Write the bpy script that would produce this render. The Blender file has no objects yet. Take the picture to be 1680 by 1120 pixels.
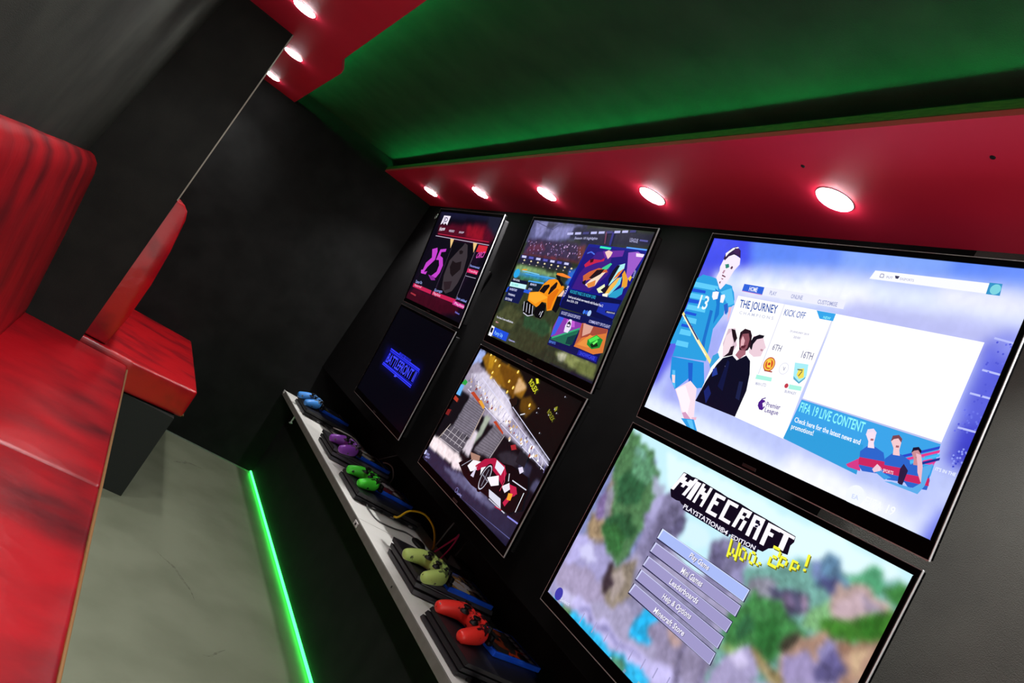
import bpy, bmesh, math, random
import numpy as np
from mathutils import Vector, Matrix

scene = bpy.context.scene
COL = scene.collection
PI = math.pi

PICTURES = {
 'U3': dict(grid=(150, 92, 9, 0.01, 'B9C4F6'), ground=[
  ('3F4BE8',(-.0148,-.0065,.2363,-.0161,.2536,.0475,.0105,.0882)),
  ('5D86F2',(.1167,-.0079,.4192,-.0052,.7164,-.0065,.7319,.0337,.4151,.042,.1542,.0581)),
  ('7FA4F6',(.3637,-.0066,.5849,-.0034,.5997,.0312,.3863,.0393)),
  ('DDE6FF',(.0147,.0951,.2027,.0796,.4232,.0585,.7261,.0625,.7397,.0972,.4468,.1072,.0524,.156)),
  ('F4F6FF',(.1462,.0934,.4558,.0716,.4943,.0996,.1732,.1239)),
  ('E8EAFF',(.584,.0435,.7387,.0512,.7329,.0799,.6009,.0825)),
  ('B9BDF0',(.4416,.0965,.7553,.0942,.7672,.1462,.7081,.1507,.407,.1372)),
  ('C7CCF8',(.0939,.1212,.3069,.1171,.1793,.2315)),
  ('5A60DA',(.6931,.1253,.7619,.1111,.768,.2546,.7558,.3319,.7041,.2757)),
  ('8C93EC',(.7071,.1034,.7492,.1,.7525,.1405,.7129,.1401)),
  ('3C3FC4',(.7096,.2548,.7538,.2409,.7536,.3052,.7058,.3133)),
  ('A3ABF2',(.0344,.2321,.1848,.1763,.1908,.2831,.1478,.3763,.0546,.4027)),
  ('5A5CE0',(-.019,.0765,.0604,.0825,.051,.258,.0212,.3529,-.0027,.389,-.0065,.2399)),
  ('E4ECFF',(-.0027,.389,.2202,.3956,.4585,.4026,.5878,.3978,.7,.4018,.7321,.3412,.7108,.4258,.5847,.4411,.0197,.4571)),
  ('C3D3FF',(-.0166,.4229,.124,.4392,.7392,.4455,.0197,.4571)),
  ('8FA2F4',(.3174,.4348,.5189,.4381,.7424,.444,.7373,.4324,.5108,.4225)),
  ('5B66E0',(.6068,.4369,.7471,.4417,.7456,.3729,.7262,.3717,.7225,.4299)),
  ('F2F5FF',(.4482,.3833,.6754,.3929,.6469,.4248,.4443,.4309)),
  ('A9C3FA',(.1092,.0628,.1192,.0632,.1372,.1042,.1282,.1054)),
  ('A9C3FA',(.1699,.0564,.1792,.0568,.196,.0965,.1876,.0976)),
  ('A9C3FA',(.2266,.0503,.2353,.0507,.2512,.0893,.2433,.0903)),
  ('A9C3FA',(.2798,.0447,.288,.0451,.3029,.0825,.2955,.0835)),
  ('A9C3FA',(.3298,.0394,.3375,.0398,.3515,.0761,.3446,.077)),
  ('A9C3FA',(.3769,.0343,.3841,.0348,.3974,.0701,.3908,.071)),
  ('A9C3FA',(.4212,.0296,.4281,.0301,.4406,.0644,.4344,.0652)),
  ('A9C3FA',(.4632,.0252,.4697,.0256,.4815,.0591,.4757,.0598)),
  ('A9C3FA',(.5029,.0209,.509,.0214,.5203,.054,.5147,.0547)),
 ], marks=[
  ('p','B5BCF8',(.7036,.1189,.7366,.1215,.7368,.1185,.7038,.1159)),
  ('p','B5BCF8',(.7054,.168,.7382,.1693,.7384,.1663,.7056,.165)),
  ('p','B5BCF8',(.7022,.2051,.7353,.2054,.7353,.2024,.7022,.2021)),
  ('p','B5BCF8',(.7055,.2577,.7384,.2566,.7382,.2536,.7053,.2547)),
  ('p','3E48C4',(.7252,.2893,.7239,.2911,.7219,.2904,.7219,.2883,.7239,.2876)),
  ('p','8C98F0',(.733,.2868,.7318,.2885,.7297,.2878,.7297,.2857,.7318,.2851)),
  ('p','8C98F0',(.7217,.3037,.7204,.3054,.7184,.3048,.7184,.3027,.7204,.302)),
  ('p','3E48C4',(.7641,.2938,.7629,.2955,.7609,.2948,.7609,.2927,.7629,.2921)),
  ('p','8C98F0',(.75,.2793,.7488,.281,.7467,.2803,.7467,.2782,.7488,.2775)),
  ('p','8C98F0',(.7408,.287,.7396,.2887,.7376,.2881,.7376,.2859,.7396,.2853)),
  ('p','3E48C4',(.7223,.2911,.7211,.2929,.7191,.2922,.7191,.2901,.7211,.2894)),
  ('p','8C98F0',(.7355,.3168,.7343,.3185,.7323,.3178,.7323,.3157,.7343,.3151)),
  ('p','8C98F0',(.7604,.2963,.7592,.298,.7572,.2974,.7572,.2953,.7592,.2946)),
  ('p','3E48C4',(.7511,.2774,.7499,.2791,.7479,.2785,.7479,.2764,.7499,.2757)),
  ('p','8C98F0',(.7356,.3044,.7344,.3061,.7324,.3055,.7324,.3034,.7344,.3027)),
  ('p','8C98F0',(.757,.3004,.7557,.3021,.7537,.3015,.7537,.2994,.7557,.2987)),
  ('p','3E48C4',(.7531,.2719,.7519,.2736,.7499,.273,.7499,.2709,.7519,.2702)),
  ('p','8C98F0',(.7491,.2979,.7479,.2996,.7459,.299,.7459,.2969,.7479,.2962)),
  ('p','8C98F0',(.7382,.2846,.7369,.2863,.7349,.2857,.7349,.2835,.7369,.2829)),
  ('p','3E48C4',(.7355,.2826,.7343,.2843,.7323,.2836,.7323,.2815,.7343,.2809)),
  ('p','8C98F0',(.7657,.2954,.7644,.2971,.7624,.2965,.7624,.2944,.7644,.2937)),
  ('p','8C98F0',(.7416,.2875,.7404,.2892,.7384,.2885,.7384,.2864,.7404,.2858)),
  ('p','3E48C4',(.7608,.2868,.7595,.2885,.7575,.2878,.7575,.2857,.7595,.2851)),
  ('p','8C98F0',(.7632,.2962,.762,.2979,.76,.2973,.76,.2952,.762,.2945)),
  ('p','8C98F0',(.7415,.2922,.7402,.2939,.7382,.2933,.7382,.2911,.7402,.2905)),
  ('p','3E48C4',(.7456,.2904,.7444,.2921,.7424,.2914,.7424,.2893,.7444,.2886)),
  ('p','8C98F0',(.7246,.298,.7234,.2997,.7213,.299,.7213,.2969,.7234,.2963)),
  ('p','8C98F0',(.7497,.2723,.7484,.274,.7464,.2733,.7464,.2712,.7484,.2705)),
  ('p','3E48C4',(.7239,.3116,.7227,.3134,.7206,.3127,.7206,.3106,.7227,.3099)),
  ('p','8C98F0',(.7331,.3022,.7318,.3039,.7298,.3033,.7298,.3012,.7318,.3005)),
  ('p','8C98F0',(.7389,.2909,.7376,.2926,.7356,.2919,.7356,.2898,.7376,.2892)),
  ('p','3E48C4',(.7596,.2724,.7583,.2742,.7563,.2735,.7563,.2714,.7583,.2707)),
  ('p','8C98F0',(.7344,.2879,.7331,.2896,.7311,.2889,.7311,.2868,.7331,.2862)),
  ('p','8C98F0',(.745,.2845,.7438,.2862,.7418,.2855,.7418,.2834,.7438,.2828)),
  ('p','3E48C4',(.7393,.3071,.7381,.3088,.736,.3081,.736,.306,.7381,.3054)),
  ('p','8C98F0',(.7352,.3019,.7339,.3036,.7319,.303,.7319,.3009,.7339,.3002)),
  ('p','8C98F0',(.7544,.2718,.7531,.2735,.7511,.2728,.7511,.2707,.7531,.2701)),
  ('p','3E48C4',(.719,.2982,.7178,.2999,.7158,.2993,.7158,.2971,.7178,.2965)),
  ('p','8C98F0',(.7552,.2919,.754,.2936,.752,.293,.752,.2908,.754,.2902)),
  ('p','8C98F0',(.7284,.2968,.7271,.2985,.7251,.2978,.7251,.2957,.7271,.2951)),
  ('p','3E48C4',(.7275,.3026,.7262,.3043,.7242,.3036,.7242,.3015,.7262,.3009)),
  ('p','8C98F0',(.7247,.3141,.7235,.3158,.7215,.3151,.7215,.313,.7235,.3123)),
  ('p','8C98F0',(.7652,.2993,.764,.301,.7619,.3003,.7619,.2982,.764,.2975)),
  ('p','3E48C4',(.7585,.3037,.7572,.3054,.7552,.3047,.7552,.3026,.7572,.302)),
  ('p','8C98F0',(.7179,.3014,.7167,.3031,.7147,.3024,.7147,.3003,.7167,.2997)),
  ('p','8C98F0',(.7658,.2917,.7646,.2934,.7626,.2928,.7626,.2907,.7646,.29)),
  ('p','3E48C4',(.7443,.3119,.7431,.3136,.7411,.313,.7411,.3108,.7431,.3102)),
  ('p','8C98F0',(.7517,.3022,.7505,.3039,.7485,.3033,.7485,.3012,.7505,.3005)),
  ('p','8C98F0',(.7289,.2907,.7277,.2924,.7257,.2918,.7257,.2896,.7277,.289)),
  ('p','3E48C4',(.7349,.2849,.7336,.2866,.7316,.2859,.7316,.2838,.7336,.2832)),
  ('p','8C98F0',(.7433,.3133,.7421,.315,.7401,.3143,.7401,.3122,.7421,.3116)),
  ('p','8C98F0',(.7281,.2837,.7269,.2854,.7249,.2848,.7249,.2827,.7269,.282)),
  ('p','3E48C4',(.7175,.2967,.7162,.2984,.7142,.2978,.7142,.2956,.7162,.295)),
  ('p','8C98F0',(.7527,.2833,.7514,.285,.7494,.2844,.7494,.2822,.7514,.2816)),
  ('p','8C98F0',(.7275,.2877,.7263,.2894,.7242,.2887,.7242,.2866,.7263,.286)),
  ('p','3E48C4',(.7619,.2801,.7607,.2819,.7586,.2812,.7586,.2791,.7607,.2784)),
  ('p','8C98F0',(.7233,.2887,.722,.2904,.72,.2897,.72,.2876,.722,.2869)),
  ('p','8C98F0',(.7179,.2964,.7167,.2981,.7147,.2974,.7147,.2953,.7167,.2947)),
  ('p','3E48C4',(.7452,.2792,.744,.2809,.742,.2803,.742,.2782,.744,.2775)),
  ('p','8C98F0',(.7218,.3074,.7205,.3091,.7185,.3084,.7185,.3063,.7205,.3056)),
  ('p','8C98F0',(.738,.3181,.7368,.3198,.7348,.3191,.7348,.317,.7368,.3164)),
  ('p','3E48C4',(.726,.3064,.7247,.3081,.7227,.3074,.7227,.3053,.7247,.3047)),
  ('p','8C98F0',(.7529,.2851,.7516,.2868,.7496,.2861,.7496,.284,.7516,.2834)),
  ('p','8C98F0',(.7628,.2817,.7616,.2834,.7596,.2828,.7596,.2807,.7616,.28)),
  ('p','5258D2',(.7254,.153,.7242,.1547,.7222,.1541,.7222,.152,.7242,.1513)),
  ('p','6A72E4',(.7257,.1241,.7245,.1259,.7225,.1252,.7225,.1231,.7245,.1224)),
  ('p','5258D2',(.7104,.1575,.7091,.1592,.7071,.1586,.7071,.1565,.7091,.1558)),
  ('p','6A72E4',(.7208,.2374,.7196,.2391,.7176,.2384,.7176,.2363,.7196,.2357)),
  ('p','5258D2',(.7309,.1223,.7296,.124,.7276,.1234,.7276,.1213,.7296,.1206)),
  ('p','6A72E4',(.7316,.1516,.7304,.1534,.7284,.1527,.7284,.1506,.7304,.1499)),
  ('p','5258D2',(.7111,.1549,.7098,.1566,.7078,.156,.7078,.1539,.7098,.1532)),
  ('p','6A72E4',(.7367,.1364,.7355,.1381,.7335,.1375,.7335,.1354,.7355,.1347)),
  ('p','5258D2',(.7185,.2519,.7172,.2536,.7152,.2529,.7152,.2508,.7172,.2501)),
  ('p','6A72E4',(.7233,.2592,.7221,.2609,.7201,.2602,.7201,.2581,.7221,.2574)),
  ('p','5258D2',(.7158,.2489,.7145,.2506,.7125,.2499,.7125,.2478,.7145,.2471)),
  ('p','6A72E4',(.7132,.234,.712,.2357,.71,.235,.71,.2329,.712,.2323)),
  ('p','5258D2',(.7344,.1862,.7332,.1879,.7311,.1872,.7311,.1851,.7332,.1845)),
  ('p','6A72E4',(.711,.152,.7097,.1537,.7077,.1531,.7077,.151,.7097,.1503)),
  ('p','5258D2',(.7072,.2514,.7059,.2531,.7039,.2524,.7039,.2503,.7059,.2496)),
  ('p','6A72E4',(.7174,.1683,.7162,.17,.7142,.1694,.7142,.1673,.7162,.1666)),
  ('p','5258D2',(.7164,.2342,.7152,.2359,.7132,.2353,.7132,.2332,.7152,.2325)),
  ('p','6A72E4',(.72,.2353,.7187,.2371,.7167,.2364,.7167,.2343,.7187,.2336)),
  ('p','5258D2',(.7155,.2139,.7143,.2157,.7123,.215,.7123,.2129,.7143,.2122)),
  ('p','6A72E4',(.7093,.1606,.708,.1623,.706,.1617,.706,.1595,.708,.1589)),
  ('p','5258D2',(.7336,.2511,.7323,.2528,.7303,.2521,.7303,.25,.7323,.2493)),
  ('p','6A72E4',(.7058,.262,.7045,.2637,.7025,.2631,.7025,.261,.7045,.2603)),
  ('p','5258D2',(.7354,.2102,.7341,.212,.7321,.2113,.7321,.2092,.7341,.2085)),
  ('p','6A72E4',(.7321,.2435,.7309,.2452,.7289,.2445,.7289,.2424,.7309,.2418)),
  ('p','5258D2',(.7151,.2587,.7139,.2604,.7119,.2597,.7119,.2576,.7139,.2569)),
  ('p','6A72E4',(.7334,.1258,.7322,.1275,.7302,.1269,.7302,.1248,.7322,.1241)),
  ('p','5258D2',(.7192,.2101,.718,.2118,.716,.2112,.716,.2091,.718,.2084)),
  ('p','6A72E4',(.7076,.2293,.7063,.231,.7043,.2304,.7043,.2282,.7063,.2276)),
  ('p','5258D2',(.738,.1468,.7367,.1486,.7347,.1479,.7347,.1458,.7367,.1451)),
  ('p','6A72E4',(.7355,.2457,.7343,.2474,.7323,.2468,.7323,.2446,.7343,.244)),
  ('p','5258D2',(.7325,.2402,.7313,.2419,.7293,.2413,.7293,.2391,.7313,.2385)),
  ('p','6A72E4',(.712,.2371,.7107,.2388,.7087,.2381,.7087,.236,.7107,.2353)),
  ('p','5258D2',(.7191,.2446,.7178,.2463,.7158,.2456,.7158,.2435,.7178,.2428)),
  ('p','6A72E4',(.7299,.2413,.7287,.243,.7266,.2424,.7266,.2403,.7287,.2396)),
  ('p','5258D2',(.7266,.2132,.7253,.2149,.7233,.2142,.7233,.2121,.7253,.2115)),
  ('p','6A72E4',(.712,.2487,.7108,.2504,.7087,.2498,.7087,.2477,.7108,.247)),
  ('p','5258D2',(.7211,.1865,.7199,.1882,.7178,.1875,.7178,.1854,.7199,.1848)),
  ('p','6A72E4',(.7376,.1202,.7364,.1219,.7343,.1212,.7343,.1191,.7364,.1185)),
  ('p','5258D2',(.7219,.2036,.7206,.2053,.7186,.2047,.7186,.2026,.7206,.2019)),
  ('p','6A72E4',(.7173,.2432,.7161,.2449,.7141,.2443,.7141,.2422,.7161,.2415)),
  ('p','5258D2',(.7272,.1381,.726,.1398,.724,.1392,.724,.1371,.726,.1364)),
  ('p','6A72E4',(.7203,.2286,.719,.2303,.717,.2296,.717,.2275,.719,.2269)),
  ('p','5258D2',(.7128,.1231,.7115,.1249,.7095,.1242,.7095,.1221,.7115,.1214)),
  ('p','6A72E4',(.7336,.233,.7324,.2347,.7304,.2341,.7304,.232,.7324,.2313)),
  ('p','5258D2',(.7254,.1955,.7241,.1972,.7221,.1965,.7221,.1944,.7241,.1938)),
  ('p','6A72E4',(.7268,.2294,.7256,.2311,.7235,.2305,.7235,.2284,.7256,.2277)),
  ('p','5258D2',(.7231,.1524,.7218,.1541,.7198,.1535,.7198,.1514,.7218,.1507)),
  ('p','6A72E4',(.7329,.2527,.7317,.2544,.7297,.2537,.7297,.2516,.7317,.251)),
  ('p','5258D2',(.7193,.1365,.718,.1382,.716,.1375,.716,.1354,.718,.1348)),
  ('p','6A72E4',(.7202,.2452,.719,.247,.717,.2463,.717,.2442,.719,.2435)),
  ('p','F1E6F6',(.0737,.0511,.0909,.0398,.12,.049,.1256,.0626,.1164,.0778,.1113,.0975,.1071,.1076,.1066,.1124,.098,.1208,.0864,.1188,.0703,.0978,.0719,.083,.0681,.0736,.0697,.0588)),
  ('p','2A1040',(.0686,.0541,.0689,.0431,.0784,.0301,.0949,.0238,.1112,.032,.12,.049,.1106,.0451,.0956,.0423,.0821,.0479,.0745,.0583)),
  ('p','F6EEFA',(.0683,.0419,.0842,.0284,.0988,.0247,.103,.0262,.0894,.0315,.078,.041,.073,.05)),
  ('p','3A1650',(.0906,.0278,.1061,.0288,.1149,.0423,.1051,.0414,.0927,.0372)),
  ('p','3C9C86',(.0803,.067,.0917,.0643,.0977,.0716,.0904,.0748)),
  ('p','2C7F70',(.095,.07,.0948,.0716,.0941,.073,.0929,.0741,.0916,.0748,.09,.075,.0885,.0748,.0871,.0741,.086,.073,.0852,.0716,.085,.07,.0852,.0685,.086,.0671,.0871,.066,.0885,.0653,.09,.065,.0916,.0653,.0929,.066,.0941,.0671,.0948,.0685)),
  ('p','5C3550',(.1091,.0719,.1089,.073,.1084,.074,.1077,.0747,.1067,.0752,.1056,.0754,.1045,.0752,.1036,.0747,.1028,.074,.1023,.073,.1021,.0719,.1023,.0708,.1028,.0699,.1036,.0691,.1045,.0686,.1056,.0684,.1067,.0686,.1077,.0691,.1084,.0699,.1089,.0708)),
  ('p','B98AA0',(.0844,.0796,.0899,.0797,.0879,.0879,.083,.0865)),
  ('p','6B2B45',(.0857,.0898,.0985,.0931,.0978,.0953,.0855,.093)),
  ('p','8E4A62',(.0859,.0978,.0953,.099,.0914,.1012)),
  ('p','7C5063',(.0845,.1069,.0902,.105,.0901,.1122)),
  ('p','2E9DDF',(.0138,.1047,.0277,.0985,.0455,.0979,.069,.1004,.0864,.1188,.0993,.123,.1078,.1087,.1253,.1099,.1433,.1239,.1536,.1388,.1551,.1525,.1497,.1628,.1485,.1746,.132,.1609,.1226,.1791,.1162,.1968,.1085,.2126,.1284,.2396,.111,.2453,.0069,.2668,.0099,.2261,.0138,.16,.0126,.1401)),
  ('p','2B9CDD',(.0054,.1358,-.0035,.1077,.0244,.0967,.0727,.1011,.0994,.1256,.1294,.1104,.1598,.1494,.1364,.164,.1402,.1743,.1262,.2096,.1355,.2406,.1449,.2794,.034,.2916,.03,.2508)),
  ('p','5FC9F5',(0,.116,.088,.1171,.0927,.1276,.0042,.1284)),
  ('p','5FC9F5',(.0082,.143,.0608,.1423,.0641,.1532,.0101,.1544)),
  ('p','5FC9F5',(.0147,.17,.0773,.1692,.0806,.1799,.015,.1816)),
  ('p','5FC9F5',(.0202,.1982,.0631,.1976,.0671,.2094,.0205,.2097)),
  ('p','5FC9F5',(.0248,.2275,.0623,.2262,.0662,.2379,.0257,.2401)),
  ('p','5FC9F5',(.0277,.2542,.0684,.2522,.0724,.2638,.0283,.2662)),
  ('p','1F55D6',(.003,.132,.0544,.1319,.0567,.1384,.0045,.14)),
  ('p','1F55D6',(.0098,.1568,.0525,.1561,.0555,.1636,.012,.1658)),
  ('p','1F55D6',(.016,.1861,.0561,.1863,.0562,.192,.0152,.1932)),
  ('p','1F55D6',(.0206,.2155,.0605,.2151,.0614,.2207,.0214,.2223)),
  ('p','1D6FC8',(.0932,.1711,.1035,.1722,.1167,.2334,.1275,.2642,.1097,.2459)),
  ('p','55BFF0',(.1024,.1279,.131,.1157,.157,.1471,.1439,.1546)),
  ('p','2C62C8',(.1284,.1544,.138,.1485,.1491,.1673,.1437,.1737)),
  ('p','1A74CC',(.0815,.1225,.1046,.1315,.1261,.1767,.1202,.1997,.1068,.1578)),
  ('t','EAF6FF','13',(.05,.173,.0806,.1729,.0459,.1428)),
  ('p','F6F2FA',(.0786,.1319,.089,.1288,.0979,.1292,.1017,.1443,.0903,.1484,.0825,.1423)),
  ('p','F6F2FA',(.1081,.1349,.1181,.1318,.1225,.1364,.1241,.1504,.1141,.1507)),
  ('p','E9B8CC',(.1461,.157,.1538,.1547,.1589,.1711,.1599,.1881)),
  ('p','2390DC',(.0331,.2929,.0925,.2875,.1407,.2831,.1724,.3321,.1514,.3392,.1336,.3368,.1188,.3213,.0865,.3586,.0549,.3372)),
  ('p','57BDF2',(.0529,.3205,.0627,.3193,.0867,.3563,.0721,.3499)),
  ('p','1D5FCB',(.0932,.2941,.1085,.2917,.1336,.3368,.1221,.337)),
  ('p','F2D7DF',(.0578,.3308,.0691,.3291,.078,.3456,.0695,.346)),
  ('p','F4DDEB',(.0873,.3572,.1236,.3289,.1514,.3392,.1623,.3644,.1781,.3974,.1823,.4015,.1537,.4102,.1321,.3948,.1144,.3778)),
  ('p','FBEFF7',(.0903,.3564,.1143,.3418,.1478,.3684,.1562,.3986,.135,.3939)),
  ('p','D29AC0',(.1379,.3985,.1472,.3936,.1703,.403,.1551,.4098)),
  ('p','E8B7CF',(.1713,.3994,.1856,.3941,.1863,.4003,.1767,.4053)),
  ('p','2F9AE2',(.1416,.4095,.1804,.401,.2031,.4374,.1688,.439)),
  ('p','5DC0F4',(.16,.4072,.1755,.4035,.1944,.436,.182,.4368)),
  ('p','F3E18A',(.0073,.1949,.0871,.242,.0907,.236,.0109,.1889)),
  ('p','F3E18A',(.0872,.2421,.1604,.2824,.1638,.2762,.0906,.2359)),
  ('p','2B2F6E',(.0174,.1963,.0941,.2419,.0957,.2393,.019,.1937)),
  ('p','FFFDF0',(.0067,.1955,.137,.2684,.138,.2666,.0077,.1937)),
  ('p','FDFDFF',(.1598,.1289,.4186,.1269,.4156,.2797,.419,.3675,.285,.3642,.165,.3636,.1692,.2551)),
  ('p','D8BCCB',(.1727,.2329,.1713,.2011,.1902,.1965,.2138,.2296,.2084,.2528,.19,.2569)),
  ('p','EFD8E2',(.1784,.2424,.173,.2168,.1829,.2042,.2013,.227,.2025,.2478,.1883,.2615)),
  ('p','1E1018',(.18,.1994,.1921,.1998,.207,.2153,.2046,.2263,.1911,.2132)),
  ('p','241420',(.1989,.2354,.2073,.231,.213,.2507,.189,.2603,.1992,.2485)),
  ('p','E9CCD8',(.2492,.2222,.2475,.2021,.2732,.1995,.283,.2101,.2916,.2183,.2881,.2241,.2875,.2372,.2701,.2421,.2533,.2367)),
  ('p','B88A9A',(.2798,.2233,.2876,.2232,.2861,.2275,.2803,.2267)),
  ('p','140E1C',(.2454,.2179,.2488,.2044,.2616,.1968,.2755,.1965,.2744,.2018,.2606,.2071,.2553,.2184,.2581,.2305,.2506,.227)),
  ('p','2B1420',(.2122,.2143,.2086,.2019,.2174,.1924,.2342,.1933,.2437,.2028,.2504,.222,.2482,.2327,.2283,.2422)),
  ('p','8C4F5C',(.2161,.2161,.217,.2039,.2323,.1999,.2414,.211,.2444,.2284,.2391,.2388,.2216,.2306)),
  ('p','E2AFB8',(.2195,.217,.2197,.2076,.2302,.2158,.2331,.2308,.2254,.2298)),
  ('p','55202E',(.2259,.2281,.2387,.2234,.2374,.2309,.2286,.2328)),
  ('p','A86A78',(.2251,.2366,.2438,.2347,.2472,.2431,.2367,.2568,.2191,.2536)),
  ('p','FBF1F8',(.2136,.2516,.2168,.2473,.2357,.255,.2447,.2437,.2516,.2411,.2523,.2471,.2389,.2605)),
  ('p','3BA0D8',(.159,.2638,.1706,.2548,.1803,.2633,.166,.2907,.1603,.284)),
  ('p','0B0B22',(.18,.2794,.1901,.2622,.2136,.2516,.2304,.2583,.2502,.2435,.2659,.2517,.2786,.2764,.2878,.3093,.2862,.3639,.1623,.3644,.1694,.3194)),
  ('p','17236A',(.1753,.3393,.1817,.3243,.1981,.3385,.1952,.3615)),
  ('p','1A2048',(.2596,.2964,.2699,.2948,.2799,.3315,.2678,.3298)),
  ('p','A9A6C4',(.2045,.2763,.2131,.2758,.2107,.2816)),
  ('p','243B96',(.175,.2902,.1828,.2841,.1945,.2972,.1813,.3057)),
  ('p','0F1540',(.2055,.2629,.2134,.2663,.2264,.3257,.2082,.32)),
  ('t','3457A8','THE JOURNEY',(.1762,.1521,.2829,.149,.1719,.1357)),
  ('t','BFC3D8','C H A M P I O N S',(.1841,.1657,.2805,.1624,.1827,.1596)),
  ('p','D5D6E8',(.2921,.1283,.299,.2712,.3008,.2712,.2939,.1283)),
  ('p','C9CBE4',(.4152,.1273,.4172,.279,.419,.279,.417,.1273)),
  ('p','E9EAFB',(.2219,.1011,.4285,.1,.4298,.1167,.2253,.1183)),
  ('p','2F62D8',(.1636,.1021,.2231,.102,.2253,.1183,.165,.1174)),
  ('p','C78CC4',(.1654,.1169,.2248,.1173,.2249,.1189,.1656,.1184)),
  ('t','F5F8FF','HOME',(.1839,.1148,.2079,.1146,.1829,.1054)),
  ('t','9AA0C8','PLAY',(.2436,.1146,.2624,.1149,.2426,.1065)),
  ('t','9AA0C8','ONLINE',(.3012,.1141,.3305,.1136,.2999,.1059)),
  ('t','9AA0C8','CUSTOMISE',(.3684,.115,.414,.1143,.3673,.1071)),
  ('t','7385BE','KICK OFF',(.3011,.1493,.3538,.148,.3,.1366)),
  ('p','35A2E6',(.3738,.1278,.4188,.1273,.4209,.1412,.3879,.1419)),
  ('t','8FF0F4','NEW',(.3949,.1402,.4115,.1401,.3946,.1351)),
  ('t','A9A8C6','29 JANUARY 2019',(.3332,.1778,.3792,.1765,.333,.174)),
  ('t','A9A8C6','20:00',(.3468,.1873,.3634,.1868,.3464,.183)),
  ('t','8C8CA6','6TH',(.3075,.2189,.3301,.2184,.3075,.207)),
  ('t','8C8CA6','16TH',(.3825,.2188,.4087,.218,.3816,.2058)),
  ('p','C04A38',(.3312,.2474,.3305,.2519,.3284,.2559,.3252,.2591,.3212,.2612,.3167,.2619,.3122,.2612,.3082,.2591,.305,.2559,.3029,.2519,.3022,.2474,.3029,.2429,.305,.2389,.3082,.2357,.3122,.2336,.3167,.2329,.3212,.2336,.3252,.2357,.3284,.2389,.3305,.2429)),
  ('p','F2C34A',(.3292,.2474,.3286,.2513,.3268,.2547,.3241,.2575,.3206,.2593,.3167,.2599,.3129,.2593,.3094,.2575,.3066,.2547,.3048,.2513,.3042,.2474,.3048,.2435,.3066,.24,.3094,.2373,.3129,.2355,.3167,.2349,.3206,.2355,.3241,.2373,.3268,.24,.3286,.2435)),
  ('p','D8542E',(.3262,.2474,.3257,.2503,.3244,.253,.3223,.2551,.3197,.2564,.3167,.2569,.3138,.2564,.3111,.2551,.309,.253,.3077,.2503,.3072,.2474,.3077,.2445,.309,.2418,.3111,.2397,.3138,.2384,.3167,.2379,.3197,.2384,.3223,.2397,.3244,.2418,.3257,.2445)),
  ('p','F5D34E',(.3085,.2394,.3178,.2388,.3237,.2531,.3139,.254)),
  ('p','A43A2C',(.3108,.2623,.3312,.2608,.331,.2584,.3106,.2599)),
  ('p','C23A30',(.3192,.2465,.3191,.2475,.3187,.2483,.318,.249,.3172,.2494,.3162,.2495,.3153,.2494,.3145,.249,.3138,.2483,.3134,.2475,.3132,.2465,.3134,.2456,.3138,.2448,.3145,.2441,.3153,.2437,.3162,.2435,.3172,.2437,.318,.2441,.3187,.2448,.3191,.2456)),
  ('p','D9DAE8',(.3664,.2471,.3659,.2507,.3642,.2539,.3617,.2564,.3585,.258,.3549,.2586,.3514,.258,.3482,.2564,.3456,.2539,.344,.2507,.3434,.2471,.344,.2436,.3456,.2403,.3482,.2378,.3514,.2362,.3549,.2356,.3585,.2362,.3617,.2378,.3642,.2403,.3659,.2436)),
  ('p','FBFBFF',(.3651,.2471,.3646,.2503,.3632,.2531,.3609,.2554,.3581,.2568,.3549,.2573,.3518,.2568,.3489,.2554,.3467,.2531,.3452,.2503,.3447,.2471,.3452,.244,.3467,.2411,.3489,.2389,.3518,.2374,.3549,.2369,.3581,.2374,.3609,.2389,.3632,.2411,.3646,.244)),
  ('t','8587A6','V',(.354,.2512,.3599,.2507,.352,.244)),
  ('p','A6E9F2',(.3745,.2306,.4056,.2275,.4118,.2483,.4011,.2631,.3841,.2576)),
  ('p','5AA9C8',(.384,.2552,.4007,.2623,.4112,.2494,.4108,.2541,.4024,.2656,.3861,.2604)),
  ('p','F0DC5A',(.3889,.2399,.3999,.2363,.407,.2523,.3981,.2573,.3892,.2516)),
  ('p','5A5A4A',(.3863,.2425,.3986,.2414,.3984,.2394,.3861,.2405)),
  ('p','5A5A4A',(.3953,.253,.3992,.2427,.3974,.2419,.3935,.2522)),
  ('p','A9F0DE',(.2969,.273,.3367,.2699,.3383,.2773,.2978,.2817)),
  ('t','B0B2CC','MAN UTD',(.3039,.2926,.3311,.2899,.3025,.2865)),
  ('p','C03A4A',(.3816,.2759,.3814,.2773,.3807,.2786,.3797,.2796,.3785,.2802,.3771,.2804,.3757,.2802,.3744,.2796,.3734,.2786,.3728,.2773,.3726,.2759,.3728,.2745,.3734,.2733,.3744,.2723,.3757,.2716,.3771,.2714,.3785,.2716,.3797,.2723,.3807,.2733,.3814,.2745)),
  ('p','A9F0DE',(.3821,.2718,.4111,.2689,.4129,.2767,.3842,.2802)),
  ('t','A0A2C4','BURNLEY',(.3791,.2886,.4064,.2864,.3782,.2837)),
  ('p','4B1B86',(.3294,.3216,.3333,.3146,.342,.3142,.347,.3186,.3446,.3222,.3485,.3259,.3452,.3336,.3376,.3339,.3305,.3281)),
  ('p','F6F0FC',(.3393,.3208,.3445,.3164,.3471,.3234,.3446,.328)),
  ('p','4B1B86',(.3338,.3155,.3424,.3102,.3414,.3084,.3328,.3137)),
  ('t','6A5A9C','Premier',(.3503,.3244,.3845,.3212,.3489,.3151)),
  ('t','6A5A9C','League',(.352,.3345,.3852,.3314,.3506,.3262)),
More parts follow.
